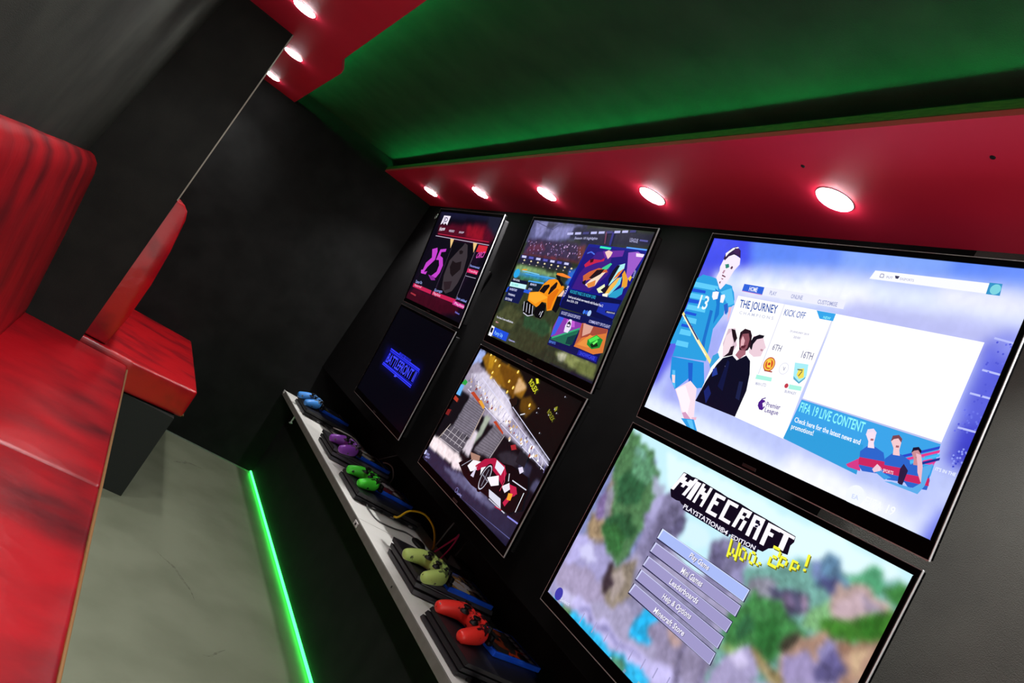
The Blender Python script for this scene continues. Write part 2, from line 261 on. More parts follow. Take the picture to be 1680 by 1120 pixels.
  ('p','FFFFFF',(.4188,.1273,.6941,.1271,.6931,.285,.4234,.2891)),
  ('p','B9BEEA',(.423,.2883,.6928,.2843,.6932,.2872,.4229,.2915)),
  ('p','3AA0E4',(.4225,.2907,.6932,.2872,.6978,.3351,.6958,.3438,.4177,.366)),
  ('p','2E9AD8',(.4206,.3391,.5745,.3275,.5838,.3754,.4183,.3667)),
  ('t','8CF4F6','FIFA 19 LIVE CONTENT',(.4266,.3117,.565,.3095,.4246,.2948)),
  ('t','F4FAFF','Check here for the latest news and',(.4259,.3321,.5679,.3294,.4247,.3233)),
  ('t','F4FAFF','promotions!',(.4253,.3452,.4758,.343,.4236,.3365)),
  ('p','D23A86',(.5586,.3665,.5802,.3466,.5871,.3681,.5635,.3693)),
  ('p','E0409A',(.6751,.3132,.6971,.311,.6953,.3198,.6794,.3228)),
  ('p','2C46C8',(.643,.3216,.6937,.2901,.6941,.2944,.6448,.3256)),
  ('p','E33A8A',(.6455,.3271,.6959,.2954,.6964,.2997,.6473,.331)),
  ('p','49B8F0',(.6479,.3325,.6982,.3007,.6987,.3049,.6497,.3364)),
  ('p','1C2F90',(.6504,.3379,.7005,.3059,.7009,.3101,.6522,.3418)),
  ('p','2B63C8',(.5818,.3616,.5734,.3388,.5816,.3274,.5958,.324,.6131,.3279,.6235,.3436,.6249,.3597,.5907,.3668)),
  ('p','C8265E',(.5759,.3479,.6213,.3402,.6253,.3526,.58,.3593)),
  ('p','F2DCEC',(.5803,.3193,.5893,.3168,.5952,.3267,.5836,.329)),
  ('p','F2DCEC',(.5716,.3106,.5736,.3026,.5832,.3012,.5889,.3079,.5907,.3198,.5828,.3219)),
  ('p','E9D9EE',(.5713,.3113,.5707,.3018,.5802,.2976,.588,.302,.5886,.3074,.5815,.3029,.5747,.3062)),
  ('p','A5646E',(.5823,.314,.5874,.3129,.5883,.316,.5831,.3172)),
  ('p','2B63C8',(.6273,.3591,.6191,.3359,.6271,.3243,.6411,.3209,.6581,.3248,.6683,.3409,.6697,.3572,.6362,.3644)),
  ('p','C8265E',(.6215,.3452,.6662,.3375,.6701,.3501,.6256,.3568)),
  ('p','F0C6CC',(.6258,.316,.6347,.3136,.6405,.3237,.6291,.3259)),
  ('p','F0C6CC',(.6173,.3072,.6193,.299,.6287,.2977,.6343,.3045,.6361,.3166,.6283,.3187)),
  ('p','7A4450',(.617,.3079,.6164,.2982,.6258,.294,.6334,.2984,.6341,.304,.627,.2994,.6204,.3027)),
  ('p','A5646E',(.6278,.3107,.6329,.3096,.6337,.3128,.6286,.3139)),
  ('p','2B63C8',(.6648,.3583,.6578,.338,.6646,.3279,.6765,.3249,.691,.3283,.6998,.3424,.701,.3567,.6723,.363)),
  ('p','C8265E',(.6599,.3462,.6979,.3394,.7013,.3504,.6634,.3563)),
  ('p','C88A92',(.6635,.3207,.6711,.3185,.676,.3273,.6663,.3293)),
  ('p','C88A92',(.6563,.313,.6579,.3058,.6659,.3046,.6707,.3105,.6722,.3211,.6656,.323)),
  ('p','1B1230',(.656,.3136,.6555,.3051,.6635,.3014,.6699,.3052,.6705,.3101,.6645,.3061,.6589,.3091)),
  ('p','A5646E',(.6652,.316,.6695,.315,.6702,.3178,.6659,.3188)),
  ('p','3E9AE0',(.6142,.3552,.6417,.3594,.6321,.366,.6098,.3597)),
  ('p','EBC5D6',(.6059,.3583,.6107,.3477,.6186,.3506,.6195,.3561,.6108,.3617)),
  ('p','E8B6C4',(.6633,.3117,.672,.3115,.6898,.3412,.6878,.3497,.6772,.3376,.6718,.3256)),
  ('p','2B1B40',(.6493,.3423,.6517,.3328,.6624,.3403,.6629,.3655,.6543,.3626)),
  ('t','F5D7E6','EA SPORTS',(.6168,.3566,.6423,.354,.6158,.3517)),
  ('p','5AA9E6',(.6815,.3276,.6943,.3175,.6955,.3528,.6904,.3672,.6333,.3684,.6442,.3648,.6792,.3619,.6887,.3505)),
  ('t','E9F0FF',"IT'S IN THE",(.7006,.3256,.7316,.3237,.7005,.3207)),
  ('p','EEF3FF',(.6133,.407,.6125,.4122,.6101,.417,.6063,.4207,.6016,.4231,.5963,.424,.5911,.4231,.5863,.4207,.5826,.417,.5802,.4122,.5793,.407,.5802,.4017,.5826,.397,.5863,.3932,.5911,.3908,.5963,.39,.6016,.3908,.6063,.3932,.6101,.397,.6125,.4017)),
  ('t','C9D6FC','EA',(.5922,.4125,.6045,.4113,.5909,.4056)),
  ('t','F3F6FF','FIFA 19',(.6155,.4133,.6684,.4107,.6158,.4)),
  ('p','F4F5FF',(.4624,.0399,.6674,.0383,.6673,.0545,.4573,.0557)),
  ('p','2F8FC4',(.6654,.0371,.6849,.0368,.6881,.0552,.6669,.0553)),
  ('p','BFE8C0',(.6723,.0415,.6812,.0418,.6825,.0523,.6737,.052)),
  ('p','7AD0DC',(.686,.0465,.6856,.0489,.6845,.0512,.6827,.0529,.6805,.0541,.678,.0545,.6755,.0541,.6733,.0529,.6715,.0512,.6704,.0489,.67,.0465,.6704,.044,.6715,.0418,.6733,.04,.6755,.0388,.678,.0385,.6805,.0388,.6827,.04,.6845,.0418,.6856,.044)),
  ('t','B4B4CC','EASPORTS',(.5164,.0508,.5428,.0508,.5154,.0467)),
  ('t','A4A4BE','FUT',(.4899,.0507,.5024,.0509,.4891,.0469)),
  ('p','3A3A5A',(.5042,.0446,.5136,.0447,.5121,.0497,.5074,.0494)),
  ('p','9A9AB6',(.477,.0507,.477,.0445,.4756,.0445,.4756,.0507)),
  ('p','9A9AB6',(.4763,.0452,.4823,.0454,.4823,.044,.4763,.0438)),
  ('p','9A9AB6',(.4816,.0449,.4833,.0508,.4847,.0504,.483,.0445)),
  ('p','9A9AB6',(.484,.0499,.4763,.05,.4763,.0514,.484,.0513)),
 ]),
 'L3': dict(grid=(170, 104, 2, 0.06, 'A39DBE'), ground=[
  ('C6EEF9',(-.0306,.0002,.7394,-.0024,.7508,.0358,.587,.1068,.4777,.1551,.4242,.1933,.277,.1821,.1417,.1616)),
  ('DFF8FD',(.1461,.019,.5855,.0163,.7267,.0204,.7251,.0335,.5179,.0861,.1983,.0839)),
  ('7E86B8',(.0137,.0261,.1328,.0485,.2259,.1834,.189,.2713,.1206,.3424,.031,.4277,-.0094,.1472)),
  ('8C7F76',(.0045,.0889,.0518,.0459,.108,.0764,.112,.162,.1019,.2658,.0561,.2877)),
  ('8E8A9C',(.0176,.176,.0398,.128,.075,.1904,.0716,.2803,.0244,.3029)),
  ('7E6A9C',(.0101,.1922,.0206,.1551,.0559,.205,.0414,.237)),
  ('9F9AC8',(.0067,.2852,.1239,.2553,.1686,.2816,.1284,.3505,.0511,.4231,.0061,.4284)),
  ('B8B2E8',(-.0016,.2891,.0506,.2584,.0869,.273,.0502,.3287,.019,.3571)),
  ('A59ABC',(.0101,.3486,.1082,.3182,.1987,.3364,.1519,.3858,.0541,.4026,.0085,.3948)),
  ('CFCDF4',(.0324,.299,.0633,.2716,.103,.29,.0852,.3175)),
  ('9A8468',(.0077,.226,.0762,.2151,.0857,.2485,.047,.2665)),
  ('4E7A50',(.0014,.1099,.0048,.0158,.1062,.0394,.1629,.0739,.1857,.1129,.217,.1292,.2017,.1652,.1861,.2019,.1979,.2375,.1754,.2782,.1166,.2588,.0744,.178)),
  ('2E5C3C',(.0398,.128,.07,.0907,.1428,.1062,.1411,.1497,.0896,.1715)),
  ('2B5636',(.0721,.2106,.1384,.1692,.1787,.1934,.1595,.2382,.0851,.2363)),
  ('5E9470',(.0567,.0635,.1068,.0517,.1559,.0766,.1428,.1062,.0783,.1003)),
  ('6FA08C',(.0432,.0359,.0912,.0448,.0958,.062,.0524,.0586)),
  ('356B3A',(.0691,.2309,.103,.2095,.166,.2232,.1606,.2617,.1013,.2537)),
  ('9FA6BE',(.1417,.0821,.1847,.0894,.2028,.1117,.1645,.1096)),
  ('C2ECF8',(.2231,.1149,.2803,.1019,.3651,.092,.3801,.1328,.37,.1588,.3003,.1488,.2472,.1449)),
  ('7F7A9E',(.1831,.1319,.2116,.0786,.2672,.0848,.2884,.1544,.2779,.2041,.2477,.2417,.2076,.2269)),
  ('6A6586',(.2231,.1149,.2454,.0997,.277,.1821,.2531,.2162,.2268,.2061)),
  ('8F8AB4',(.1772,.1583,.1894,.1173,.21,.1205,.2133,.2009,.2005,.2187)),
  ('5E5A7C',(.2589,.1168,.2868,.1103,.2912,.1475,.2635,.1546)),
  ('AFAAD8',(.1757,.123,.2054,.0929,.2104,.132,.1913,.1639)),
  ('D3F0FC',(.29,.1145,.3628,.1091,.3693,.138,.3531,.1564,.3066,.1569)),
  ('7A7699',(.3715,.121,.4163,.0949,.4622,.1135,.4777,.1551,.4447,.2025,.3982,.1968,.3751,.1458)),
  ('625E80',(.3773,.1289,.4145,.1215,.4237,.1733,.392,.1688)),
  ('9490BC',(.4432,.143,.4722,.1284,.4875,.1694,.4687,.1796)),
  ('8A87A8',(.2156,.2579,.4601,.2238,.4907,.3029,.4078,.3449,.2508,.3194)),
  ('8C8072',(.1616,.2851,.2217,.2433,.2566,.3049,.2128,.3518,.1711,.3396)),
  ('A79A96',(.1696,.3049,.189,.2713,.2235,.2885,.2123,.3405)),
  ('3A3038',(.1487,.3157,.1541,.2769,.1905,.3058,.1816,.3399)),
  ('C9C4EC',(.021,.3947,.1077,.386,.2142,.3855,.1594,.3935,.0708,.4186)),
  ('6FA39A',(.4675,.1308,.5272,.1006,.5945,.0667,.6447,.05,.6914,.0346,.7444,.0232,.8023,.1367,.5007,.3346,.48,.2514,.4972,.1835)),
  ('5B7F9E',(.5864,.0708,.6021,.0448,.6256,.0421,.6523,.0635,.649,.0912,.6011,.1038)),
  ('4A4F7C',(.6087,.0819,.6356,.0679,.6526,.0807,.6303,.1014,.609,.0996)),
  ('7C8FC0',(.5783,.0749,.5903,.0597,.6087,.0819,.5909,.0957)),
  ('4E9A70',(.6522,.0549,.672,.0319,.6983,.031,.7136,.0437,.6866,.075,.6635,.0748)),
  ('3A7A3C',(.7052,.0441,.738,.0185,.7479,.0614,.7221,.0596)),
  ('B59C96',(.6302,.0927,.6669,.0559,.702,.0624,.7237,.0628,.7337,.0815,.7041,.1067,.6551,.1352,.6289,.1329)),
  ('C4ABB4',(.6454,.1019,.6777,.0671,.6988,.0808,.687,.1083,.6514,.1288)),
  ('9A8CA0',(.6813,.0736,.7105,.0701,.719,.0858,.6903,.098)),
  ('8A8A9A',(.4939,.1417,.5366,.1242,.548,.1509,.52,.1805,.4968,.1645)),
  ('4A4A66',(.5326,.1452,.5707,.1155,.6033,.1161,.6156,.1449,.582,.1686,.5461,.1659)),
  ('6E6080',(.5543,.1428,.5708,.1246,.5877,.1427,.5737,.1643)),
  ('9E86A2',(.5955,.1294,.6013,.1127,.6075,.1317,.604,.1604)),
  ('3F7F46',(.4791,.213,.5083,.1631,.5629,.1474,.6042,.1692,.6237,.1666,.6205,.2123,.5892,.2318,.5435,.2511,.4942,.2527)),
  ('2C6A34',(.5315,.1976,.5612,.1713,.5844,.1898,.585,.2254,.5561,.2341)),
  ('2F6440',(.4981,.2216,.511,.1855,.5383,.2077,.5212,.2366)),
  ('7FB47C',(.6097,.1438,.6267,.1122,.6533,.132,.6368,.1545,.612,.1647)),
  ('3E7A2C',(.6366,.1373,.6818,.1155,.7271,.0691,.7419,.1048,.7144,.1253,.668,.1489,.6405,.1523)),
  ('2F6A24',(.6887,.1115,.7206,.0808,.729,.1044,.7043,.1231)),
  ('3C3A30',(.5886,.1963,.6121,.1734,.6259,.1872,.6185,.2092,.5989,.2124)),
  ('AF8C7A',(.6143,.1854,.6498,.1512,.6804,.1457,.7144,.1253,.7354,.1006,.744,.1789,.6269,.2561,.6071,.2251)),
  ('8C6A58',(.6804,.1457,.7161,.1283,.713,.1546,.6893,.1611)),
  ('C4A888',(.7096,.1486,.726,.1304,.7328,.1743,.7165,.1768)),
  ('9C90BC',(.6128,.2171,.641,.1866,.6704,.2022,.6707,.2272,.6269,.2561)),
  ('5F5A8A',(.6594,.1838,.6788,.1592,.7065,.1751,.7051,.2045,.6707,.2272)),
  ('8C86B4',(.6502,.1767,.6698,.152,.6875,.1581,.6754,.1697,.6651,.2014)),
  ('8A7A52',(.5476,.2393,.5913,.235,.6419,.2462,.6193,.2611,.5712,.2567)),
  ('D9C9A0',(.5751,.2451,.5975,.2445,.6212,.2555,.6017,.2595)),
  ('A49CC4',(.5174,.2672,.5476,.2393,.5857,.2609,.58,.287,.512,.3318,.5046,.3036)),
  ('CFC6EC',(.5174,.2672,.5347,.2472,.5651,.2651,.542,.2844)),
  ('7A9C60',(.4854,.2773,.5057,.2506,.5345,.238,.5197,.2705)),
  ('2FB4E8',(.0042,.4326,.0672,.4268,.1631,.3973,.267,.4106,.3798,.3882,.3965,.408,.3315,.4509)),
  ('18A0EC',(.0149,.4365,.154,.4322,.2927,.4385,.3427,.4435,.297,.4737,.02,.453)),
  ('22B4EE',(.2919,.3352,.3088,.3037,.3549,.299,.3592,.3438,.3226,.3606,.2958,.3603)),
  ('9088A8',(.3242,.322,.363,.2891,.4323,.2997,.4951,.2905,.5031,.3378,.3965,.408,.3707,.3577)),
  ('C5BEF0',(.0935,.4061,.115,.382,.2404,.3817,.3656,.3713,.4585,.3525,.4565,.3685,.4068,.4012,.3384,.3988,.2349,.4076)),
  ('8A86B8',(.1234,.4017,.1449,.3897,.2471,.389,.3713,.3781,.3436,.385,.2281,.4003)),
  ('5C8C5A',(.079,.4265,.1015,.4139,.1248,.4311,.1066,.4416)),
  ('4F8A70',(.2767,.4212,.3241,.4025,.3335,.4231,.2986,.4348)),
  ('B79A98',(.3745,.3034,.427,.2928,.4275,.3126,.3886,.321)),
  ('6E6888',(.4115,.2919,.4217,.2859,.454,.3652,.4443,.3716)),
  ('6E6888',(.4641,.2854,.4737,.2844,.4962,.3376,.487,.3436)),
 ], marks=[
  ('p','A39FCC',(.1509,.3974,.1506,.4214,.1536,.4214,.1539,.3974)),
  ('p','A39FCC',(.1968,.3924,.1965,.4158,.1995,.4158,.1998,.3924)),
  ('p','A39FCC',(.2404,.3876,.24,.4104,.243,.4104,.2434,.3876)),
  ('p','A39FCC',(.2818,.3831,.2814,.4053,.2844,.4053,.2848,.3831)),
  ('p','A39FCC',(.3212,.3788,.3207,.4004,.3237,.4004,.3242,.3788)),
  ('p','A39FCC',(.3587,.3747,.3582,.3958,.3612,.3958,.3617,.3747)),
  ('p','A39FCC',(.3944,.3707,.394,.3914,.397,.3914,.3974,.3707)),
  ('p','A39FCC',(.4286,.367,.4281,.3872,.4311,.3872,.4316,.367)),
  ('p','6E9AB8',(.1182,.433,.1164,.4582,.1224,.4586,.1242,.4334)),
  ('p','7DB8C8',(.1749,.4286,.1732,.453,.1792,.4534,.1809,.429)),
  ('p','6E9AB8',(.228,.4244,.2264,.4481,.2324,.4485,.234,.4248)),
  ('p','7DB8C8',(.278,.4205,.2764,.4435,.2824,.4439,.284,.4209)),
  ('p','6E9AB8',(.3251,.4168,.3235,.4391,.3295,.4395,.3311,.4172)),
  ('p','7DB8C8',(.3694,.4134,.3679,.435,.3739,.4354,.3754,.4138)),
  ('p','07071A',(.2093,.0858,.2209,.0417,.2338,.041,.2479,.0418,.2572,.0402,.281,.0399,.3084,.041,.3346,.0415,.3558,.0428,.3895,.0413,.4223,.0429,.457,.043,.4905,.0439,.5285,.0446,.5309,.0543,.5273,.0621,.5309,.0777,.5185,.0797,.5077,.0767,.4969,.0819,.491,.0847,.4831,.0948,.4667,.0964,.4326,.0954,.4004,.0993,.3773,.101,.3486,.1002,.2931,.1012,.2562,.0988,.2486,.0959,.2376,.098,.2206,.0976)),
  ('x','FAF4FF',['#...#', '##.##', '#####', '#.#.#', '#...#', '#...#'],(.222,.043,.267,.0417,.2092,.0833)),
  ('x','FAF4FF',['#', '#', '#', '#', '#', '#'],(.2658,.0447,.2794,.0446,.2604,.0835)),
  ('x','FAF4FF',['#..#', '##.#', '####', '#.##', '#..#', '#..#'],(.2831,.0427,.3127,.0424,.2799,.0839)),
  ('x','FAF4FF',['###', '#..', '##.', '#..', '#..', '###'],(.3235,.046,.3529,.0452,.3231,.0877)),
  ('x','FAF4FF',['###', '#..', '#..', '#..', '#..', '###'],(.3595,.0459,.3889,.0456,.3599,.0855)),
  ('x','FAF4FF',['###', '#.#', '##.', '#.#', '#.#', '#.#'],(.3986,.046,.4242,.0447,.3959,.0846)),
  ('x','FAF4FF',['###', '#.#', '###', '#.#', '#.#', '#.#'],(.4301,.0461,.4574,.0449,.4328,.0854)),
  ('x','FAF4FF',['###', '#..', '##.', '#..', '#..', '#..'],(.466,.0465,.4962,.0456,.469,.0857)),
  ('x','FAF4FF',['###', '.#.', '.#.', '.#.', '.#.', '.#.'],(.4931,.0459,.5282,.0459,.4958,.0761)),
  ('p','111133',(.4391,.0553,.4414,.0525,.4443,.0547,.4424,.0581)),
  ('p','111133',(.4475,.0576,.45,.0543,.4531,.0577,.4506,.061)),
  ('p','111133',(.4425,.0624,.4489,.0596,.45,.0634,.4445,.0654)),
  ('p','0E0E28',(.2673,.1069,.4005,.1048,.4003,.0938,.2671,.0959)),
  ('p','0E0E28',(.4052,.105,.4722,.1015,.4716,.0905,.4046,.094)),
  ('t','F6F2FF','PLAYSTATION®4',(.2653,.1035,.3959,.1036,.2648,.0951)),
  ('t','F6F2FF','EDITION',(.4067,.1042,.4663,.0998,.406,.0968)),
  ('x','6E6A14',['#...#', '#...#', '#...#', '#.#.#', '#.#.#', '##.##', '#...#'],(.4118,.106,.436,.1033,.4205,.1371)),
  ('x','6E6A14',['....', '....', '.##.', '#..#', '#..#', '#..#', '.##.'],(.4359,.099,.4536,.0982,.4454,.1291)),
  ('x','6E6A14',['....', '....', '.##.', '#..#', '#..#', '#..#', '.##.'],(.4599,.0952,.4772,.0947,.4664,.1251)),
  ('x','6E6A14',['..', '..', '..', '..', '..', '.#', '#.'],(.4749,.0954,.4861,.0942,.4858,.1217)),
  ('x','6E6A14',['###.', '...#', '...#', '.##.', '#...', '#...', '####'],(.5008,.0767,.5203,.0755,.506,.1104)),
  ('x','6E6A14',['....', '....', '###.', '#..#', '#..#', '###.', '#...'],(.5223,.0766,.5398,.0752,.5243,.1053)),
  ('x','6E6A14',['....', '....', '###.', '#..#', '#..#', '###.', '#...'],(.545,.0737,.562,.0723,.5487,.0989)),
  ('x','6E6A14',['#', '#', '#', '#', '#', '.', '#'],(.5681,.0613,.573,.0599,.5731,.0885)),
  ('x','F2F23C',['#...#', '#...#', '#...#', '#.#.#', '#.#.#', '##.##', '#...#'],(.4084,.1045,.4327,.1018,.4172,.1357)),
  ('x','F2F23C',['....', '....', '.##.', '#..#', '#..#', '#..#', '.##.'],(.4326,.0975,.4504,.0967,.4421,.1277)),
  ('x','F2F23C',['....', '....', '.##.', '#..#', '#..#', '#..#', '.##.'],(.4567,.0937,.4741,.0933,.4632,.1237)),
  ('x','F2F23C',['..', '..', '..', '..', '..', '.#', '#.'],(.4718,.0939,.4831,.0927,.4827,.1203)),
  ('x','F2F23C',['###.', '...#', '...#', '.##.', '#...', '#...', '####'],(.4978,.0752,.5174,.0741,.503,.109)),
  ('x','F2F23C',['....', '....', '###.', '#..#', '#..#', '###.', '#...'],(.5194,.0752,.537,.0737,.5214,.1039)),
  ('x','F2F23C',['....', '....', '###.', '#..#', '#..#', '###.', '#...'],(.5421,.0722,.5592,.0709,.5459,.0976)),
  ('x','F2F23C',['#', '#', '#', '#', '#', '.', '#'],(.5653,.0599,.5703,.0584,.5704,.0871)),
  ('p','2A2A4E',(.239,.1601,.497,.1596,.4977,.1839,.24,.1839)),
  ('p','D8E4FF',(.2419,.1599,.4958,.1611,.495,.1833,.2408,.181)),
  ('p','A6B8F2',(.2464,.1615,.4946,.162,.4931,.1826,.2442,.181)),
  ('t','3A3A60','Play Game',(.3409,.1757,.3961,.1756,.3416,.1657)),
  ('t','F4F2FF','Play Game',(.3393,.1755,.3947,.1754,.34,.1655)),
  ('p','2A2A4E',(.2398,.1901,.496,.1903,.4971,.2122,.2394,.2134)),
  ('p','C9CCF0',(.2427,.1898,.4948,.1918,.4944,.2117,.2402,.2106)),
  ('p','9C96C6',(.2472,.1914,.4937,.1926,.4925,.2111,.2436,.2105)),
  ('t','3A3A60','Mini Games',(.3396,.2087,.3999,.2072,.3401,.1971)),
  ('t','F4F2FF','Mini Games',(.338,.2085,.3985,.207,.3385,.1969)),
  ('p','2A2A4E',(.2403,.2209,.4953,.2208,.4954,.2429,.2394,.2443)),
  ('p','C9CCF0',(.2432,.2205,.4941,.2223,.4928,.2425,.2403,.2414)),
  ('p','9C96C6',(.2476,.2221,.493,.2231,.4908,.2418,.2437,.2413)),
  ('t','3A3A60','Leaderboards',(.3267,.238,.4093,.236,.3281,.2275)),
  ('t','F4F2FF','Leaderboards',(.3251,.2379,.4079,.2358,.3265,.2274)),
  ('p','2A2A4E',(.2397,.251,.4938,.25,.4949,.2735,.2395,.2751)),
  ('p','C9CCF0',(.2426,.2505,.4926,.2516,.4922,.2731,.2403,.2722)),
  ('p','9C96C6',(.2471,.2521,.4914,.2523,.4903,.2724,.2437,.2721)),
  ('t','3A3A60','Help & Options',(.3275,.2683,.4111,.2656,.3289,.2579)),
  ('t','F4F2FF','Help & Options',(.326,.2682,.4097,.2655,.3274,.2577)),
  ('p','2A2A4E',(.2409,.2812,.4945,.2801,.4962,.3037,.2393,.3049)),
  ('p','C9CCF0',(.2438,.2807,.4933,.2817,.4935,.3034,.2402,.302)),
  ('p','9C96C6',(.2483,.2822,.4921,.2824,.4915,.3027,.2436,.3019)),
  ('t','3A3A60','Minecraft Store',(.3244,.2992,.4151,.2968,.3258,.2887)),
  ('t','F4F2FF','Minecraft Store',(.3228,.2991,.4137,.2967,.3242,.2886)),
  ('p','3E3AA8',(.0624,.4088,.0617,.4131,.0597,.417,.0566,.4201,.0527,.4221,.0484,.4228,.044,.4221,.0401,.4201,.037,.417,.035,.4131,.0344,.4088,.035,.4045,.037,.4006,.0401,.3975,.044,.3955,.0484,.3948,.0527,.3955,.0566,.3975,.0597,.4006,.0617,.4045)),
  ('t','D9DCF6','Select',(.0612,.4176,.0968,.4116,.0616,.4098)),
 ]),
 'U2': dict(grid=(150, 92, 1, 0.07, '2C3426'), ground=[
  ('55557E',(.0029,.0064,.3704,.0085,.4034,.0521,.2037,.0719,.0127,.0895)),
  ('7D7DB0',(.0293,.0126,.1327,.0128,.1406,.0354,.1151,.0448,.109,.0642,.0648,.0667)),
  ('7A7AAE',(.1688,.0234,.304,.0201,.3064,.0478,.1833,.0732,.1499,.0726,.166,.0396)),
  ('33334C',(.1154,.0121,.1953,.0104,.1574,.0293,.1192,.0364)),
  ('2A2A44',(.2974,.0179,.3722,.0109,.4069,.0568,.3434,.0582,.2914,.0537)),
  ('222238',(.3062,.0195,.73,.012,.7384,.0474,.4395,.0648,.3903,.0759)),
  ('3A2E4A',(.0263,.0774,.1478,.07,.4139,.066,.4236,.0846,.4181,.1187,.023,.1282,.0246,.1028)),
  ('5C2F48',(.0542,.0951,.1321,.0845,.1757,.1029,.0884,.1203,.0388,.1185)),
  ('6A3838',(.3696,.0738,.4106,.0735,.4206,.1161,.3939,.1111)),
  ('742C32',(.0225,.1276,.4181,.1187,.4258,.1229,.0277,.1334)),
  ('23233A',(.0185,.1369,.374,.1275,.3875,.1506,.2235,.1592,.0052,.1634)),
  ('7FA06A',(.0171,.1694,.1286,.1657,.3047,.169,.3235,.1795,.1713,.1881,.0176,.1904)),
  ('3E7C9A',(.0176,.1904,.101,.1874,.318,.1851,.3182,.1976,.1572,.2109,.0227,.2095)),
  ('2F86C8',(.079,.1897,.2458,.1854,.3033,.1918,.246,.1982,.1099,.1973)),
  ('3C7A5A',(.0682,.2046,.159,.2001,.248,.2006,.2463,.2111,.0796,.217)),
  ('2C64C8',(.3688,.1511,.4669,.1262,.4211,.1664,.3994,.1895)),
  ('2A6AD0',(.3767,.1908,.4269,.1419,.4272,.1658,.409,.2015)),
  ('343A26',(.0429,.2944,.2001,.2501,.43,.2778,.4314,.3791,.3905,.4146,.053,.4384)),
  ('2C4A30',(.213,.3189,.3613,.3129,.4211,.3336,.3747,.3626,.2279,.3533)),
  ('45492E',(-.0134,.3628,.0801,.3048,.1987,.3212,.1528,.3814,.0306,.3874)),
  ('6F7A48',(.4007,.3325,.3936,.3089,.4315,.3693)),
  ('7C8450',(.4685,.3866,.5473,.3753,.7041,.3742,.7155,.4116,.6498,.4137,.5733,.4079)),
  ('B4B49C',(.4977,.3856,.5489,.3774,.5476,.3993,.5147,.4064)),
  ('66703E',(.5951,.389,.707,.378,.7127,.4079,.6319,.4133)),
  ('101430',(.0136,.438,.7347,.4158,.7184,.4264,.0136,.4451)),
 ], marks=[
  ('p','3A3A66',(.0303,.0149,.1489,.0333,.1493,.0313,.0307,.0129)),
  ('p','3A3A66',(.149,.0333,.172,.0349,.1722,.0329,.1492,.0313)),
  ('p','3A3A66',(.1482,.0326,.1605,.0668,.1623,.0662,.15,.032)),
  ('p','3A3A66',(.2001,.0159,.1696,.0305,.1704,.0323,.2009,.0177)),
  ('p','8A6A9A',(.4061,.1059,.4042,.1086,.4011,.1076,.4011,.1043,.4042,.1033)),
  ('p','A08AC0',(.0602,.0855,.0582,.0881,.0551,.0871,.0551,.0838,.0582,.0828)),
  ('p','6A3A50',(.3621,.0999,.3602,.1026,.3571,.1016,.3571,.0983,.3602,.0973)),
  ('p','C0A0C8',(.2947,.0861,.2928,.0887,.2896,.0877,.2896,.0844,.2928,.0834)),
  ('p','8A6A9A',(.2823,.0984,.2804,.1011,.2772,.1001,.2772,.0968,.2804,.0958)),
  ('p','A08AC0',(.2596,.0814,.2577,.0841,.2546,.083,.2546,.0798,.2577,.0787)),
  ('p','6A3A50',(.2139,.0927,.212,.0953,.2089,.0943,.2089,.091,.212,.09)),
  ('p','C0A0C8',(.3333,.1113,.3314,.114,.3283,.113,.3283,.1097,.3314,.1087)),
  ('p','8A6A9A',(.3926,.0912,.3907,.0939,.3876,.0929,.3876,.0896,.3907,.0886)),
  ('p','A08AC0',(.2149,.0875,.213,.0902,.2098,.0892,.2098,.0859,.213,.0849)),
  ('p','6A3A50',(.0496,.0834,.0477,.086,.0446,.085,.0446,.0817,.0477,.0807)),
  ('p','C0A0C8',(.2237,.0892,.2218,.0919,.2187,.0909,.2187,.0876,.2218,.0866)),
  ('p','8A6A9A',(.2121,.1131,.2102,.1158,.207,.1148,.207,.1115,.2102,.1105)),
  ('p','A08AC0',(.2531,.0978,.2512,.1005,.248,.0995,.248,.0962,.2512,.0952)),
  ('p','6A3A50',(.1288,.0805,.1269,.0831,.1238,.0821,.1238,.0788,.1269,.0778)),
  ('p','C0A0C8',(.1665,.0839,.1646,.0866,.1615,.0855,.1615,.0822,.1646,.0812)),
  ('p','8A6A9A',(.2617,.115,.2597,.1177,.2566,.1167,.2566,.1134,.2597,.1124)),
  ('p','A08AC0',(.2924,.0811,.2905,.0838,.2873,.0828,.2873,.0795,.2905,.0785)),
  ('p','6A3A50',(.3824,.1013,.3804,.104,.3773,.103,.3773,.0997,.3804,.0987)),
  ('p','C0A0C8',(.3344,.1078,.3325,.1105,.3294,.1095,.3294,.1062,.3325,.1052)),
  ('p','8A6A9A',(.3403,.103,.3383,.1057,.3352,.1047,.3352,.1014,.3383,.1004)),
  ('p','A08AC0',(.2056,.1171,.2036,.1198,.2005,.1188,.2005,.1155,.2036,.1145)),
  ('p','6A3A50',(.3856,.0769,.3837,.0796,.3806,.0786,.3806,.0753,.3837,.0743)),
  ('p','C0A0C8',(.3351,.1004,.3332,.103,.3301,.102,.3301,.0987,.3332,.0977)),
  ('p','8A6A9A',(.2294,.0976,.2275,.1003,.2244,.0993,.2244,.096,.2275,.095)),
  ('p','A08AC0',(.2523,.1125,.2503,.1152,.2472,.1142,.2472,.1109,.2503,.1099)),
  ('p','6A3A50',(.2531,.1087,.2511,.1114,.248,.1104,.248,.1071,.2511,.1061)),
  ('p','C0A0C8',(.2024,.1132,.2004,.1159,.1973,.1149,.1973,.1116,.2004,.1106)),
  ('p','8A6A9A',(.3746,.0888,.3727,.0915,.3696,.0905,.3696,.0872,.3727,.0862)),
  ('p','A08AC0',(.279,.1111,.2771,.1137,.274,.1127,.274,.1094,.2771,.1084)),
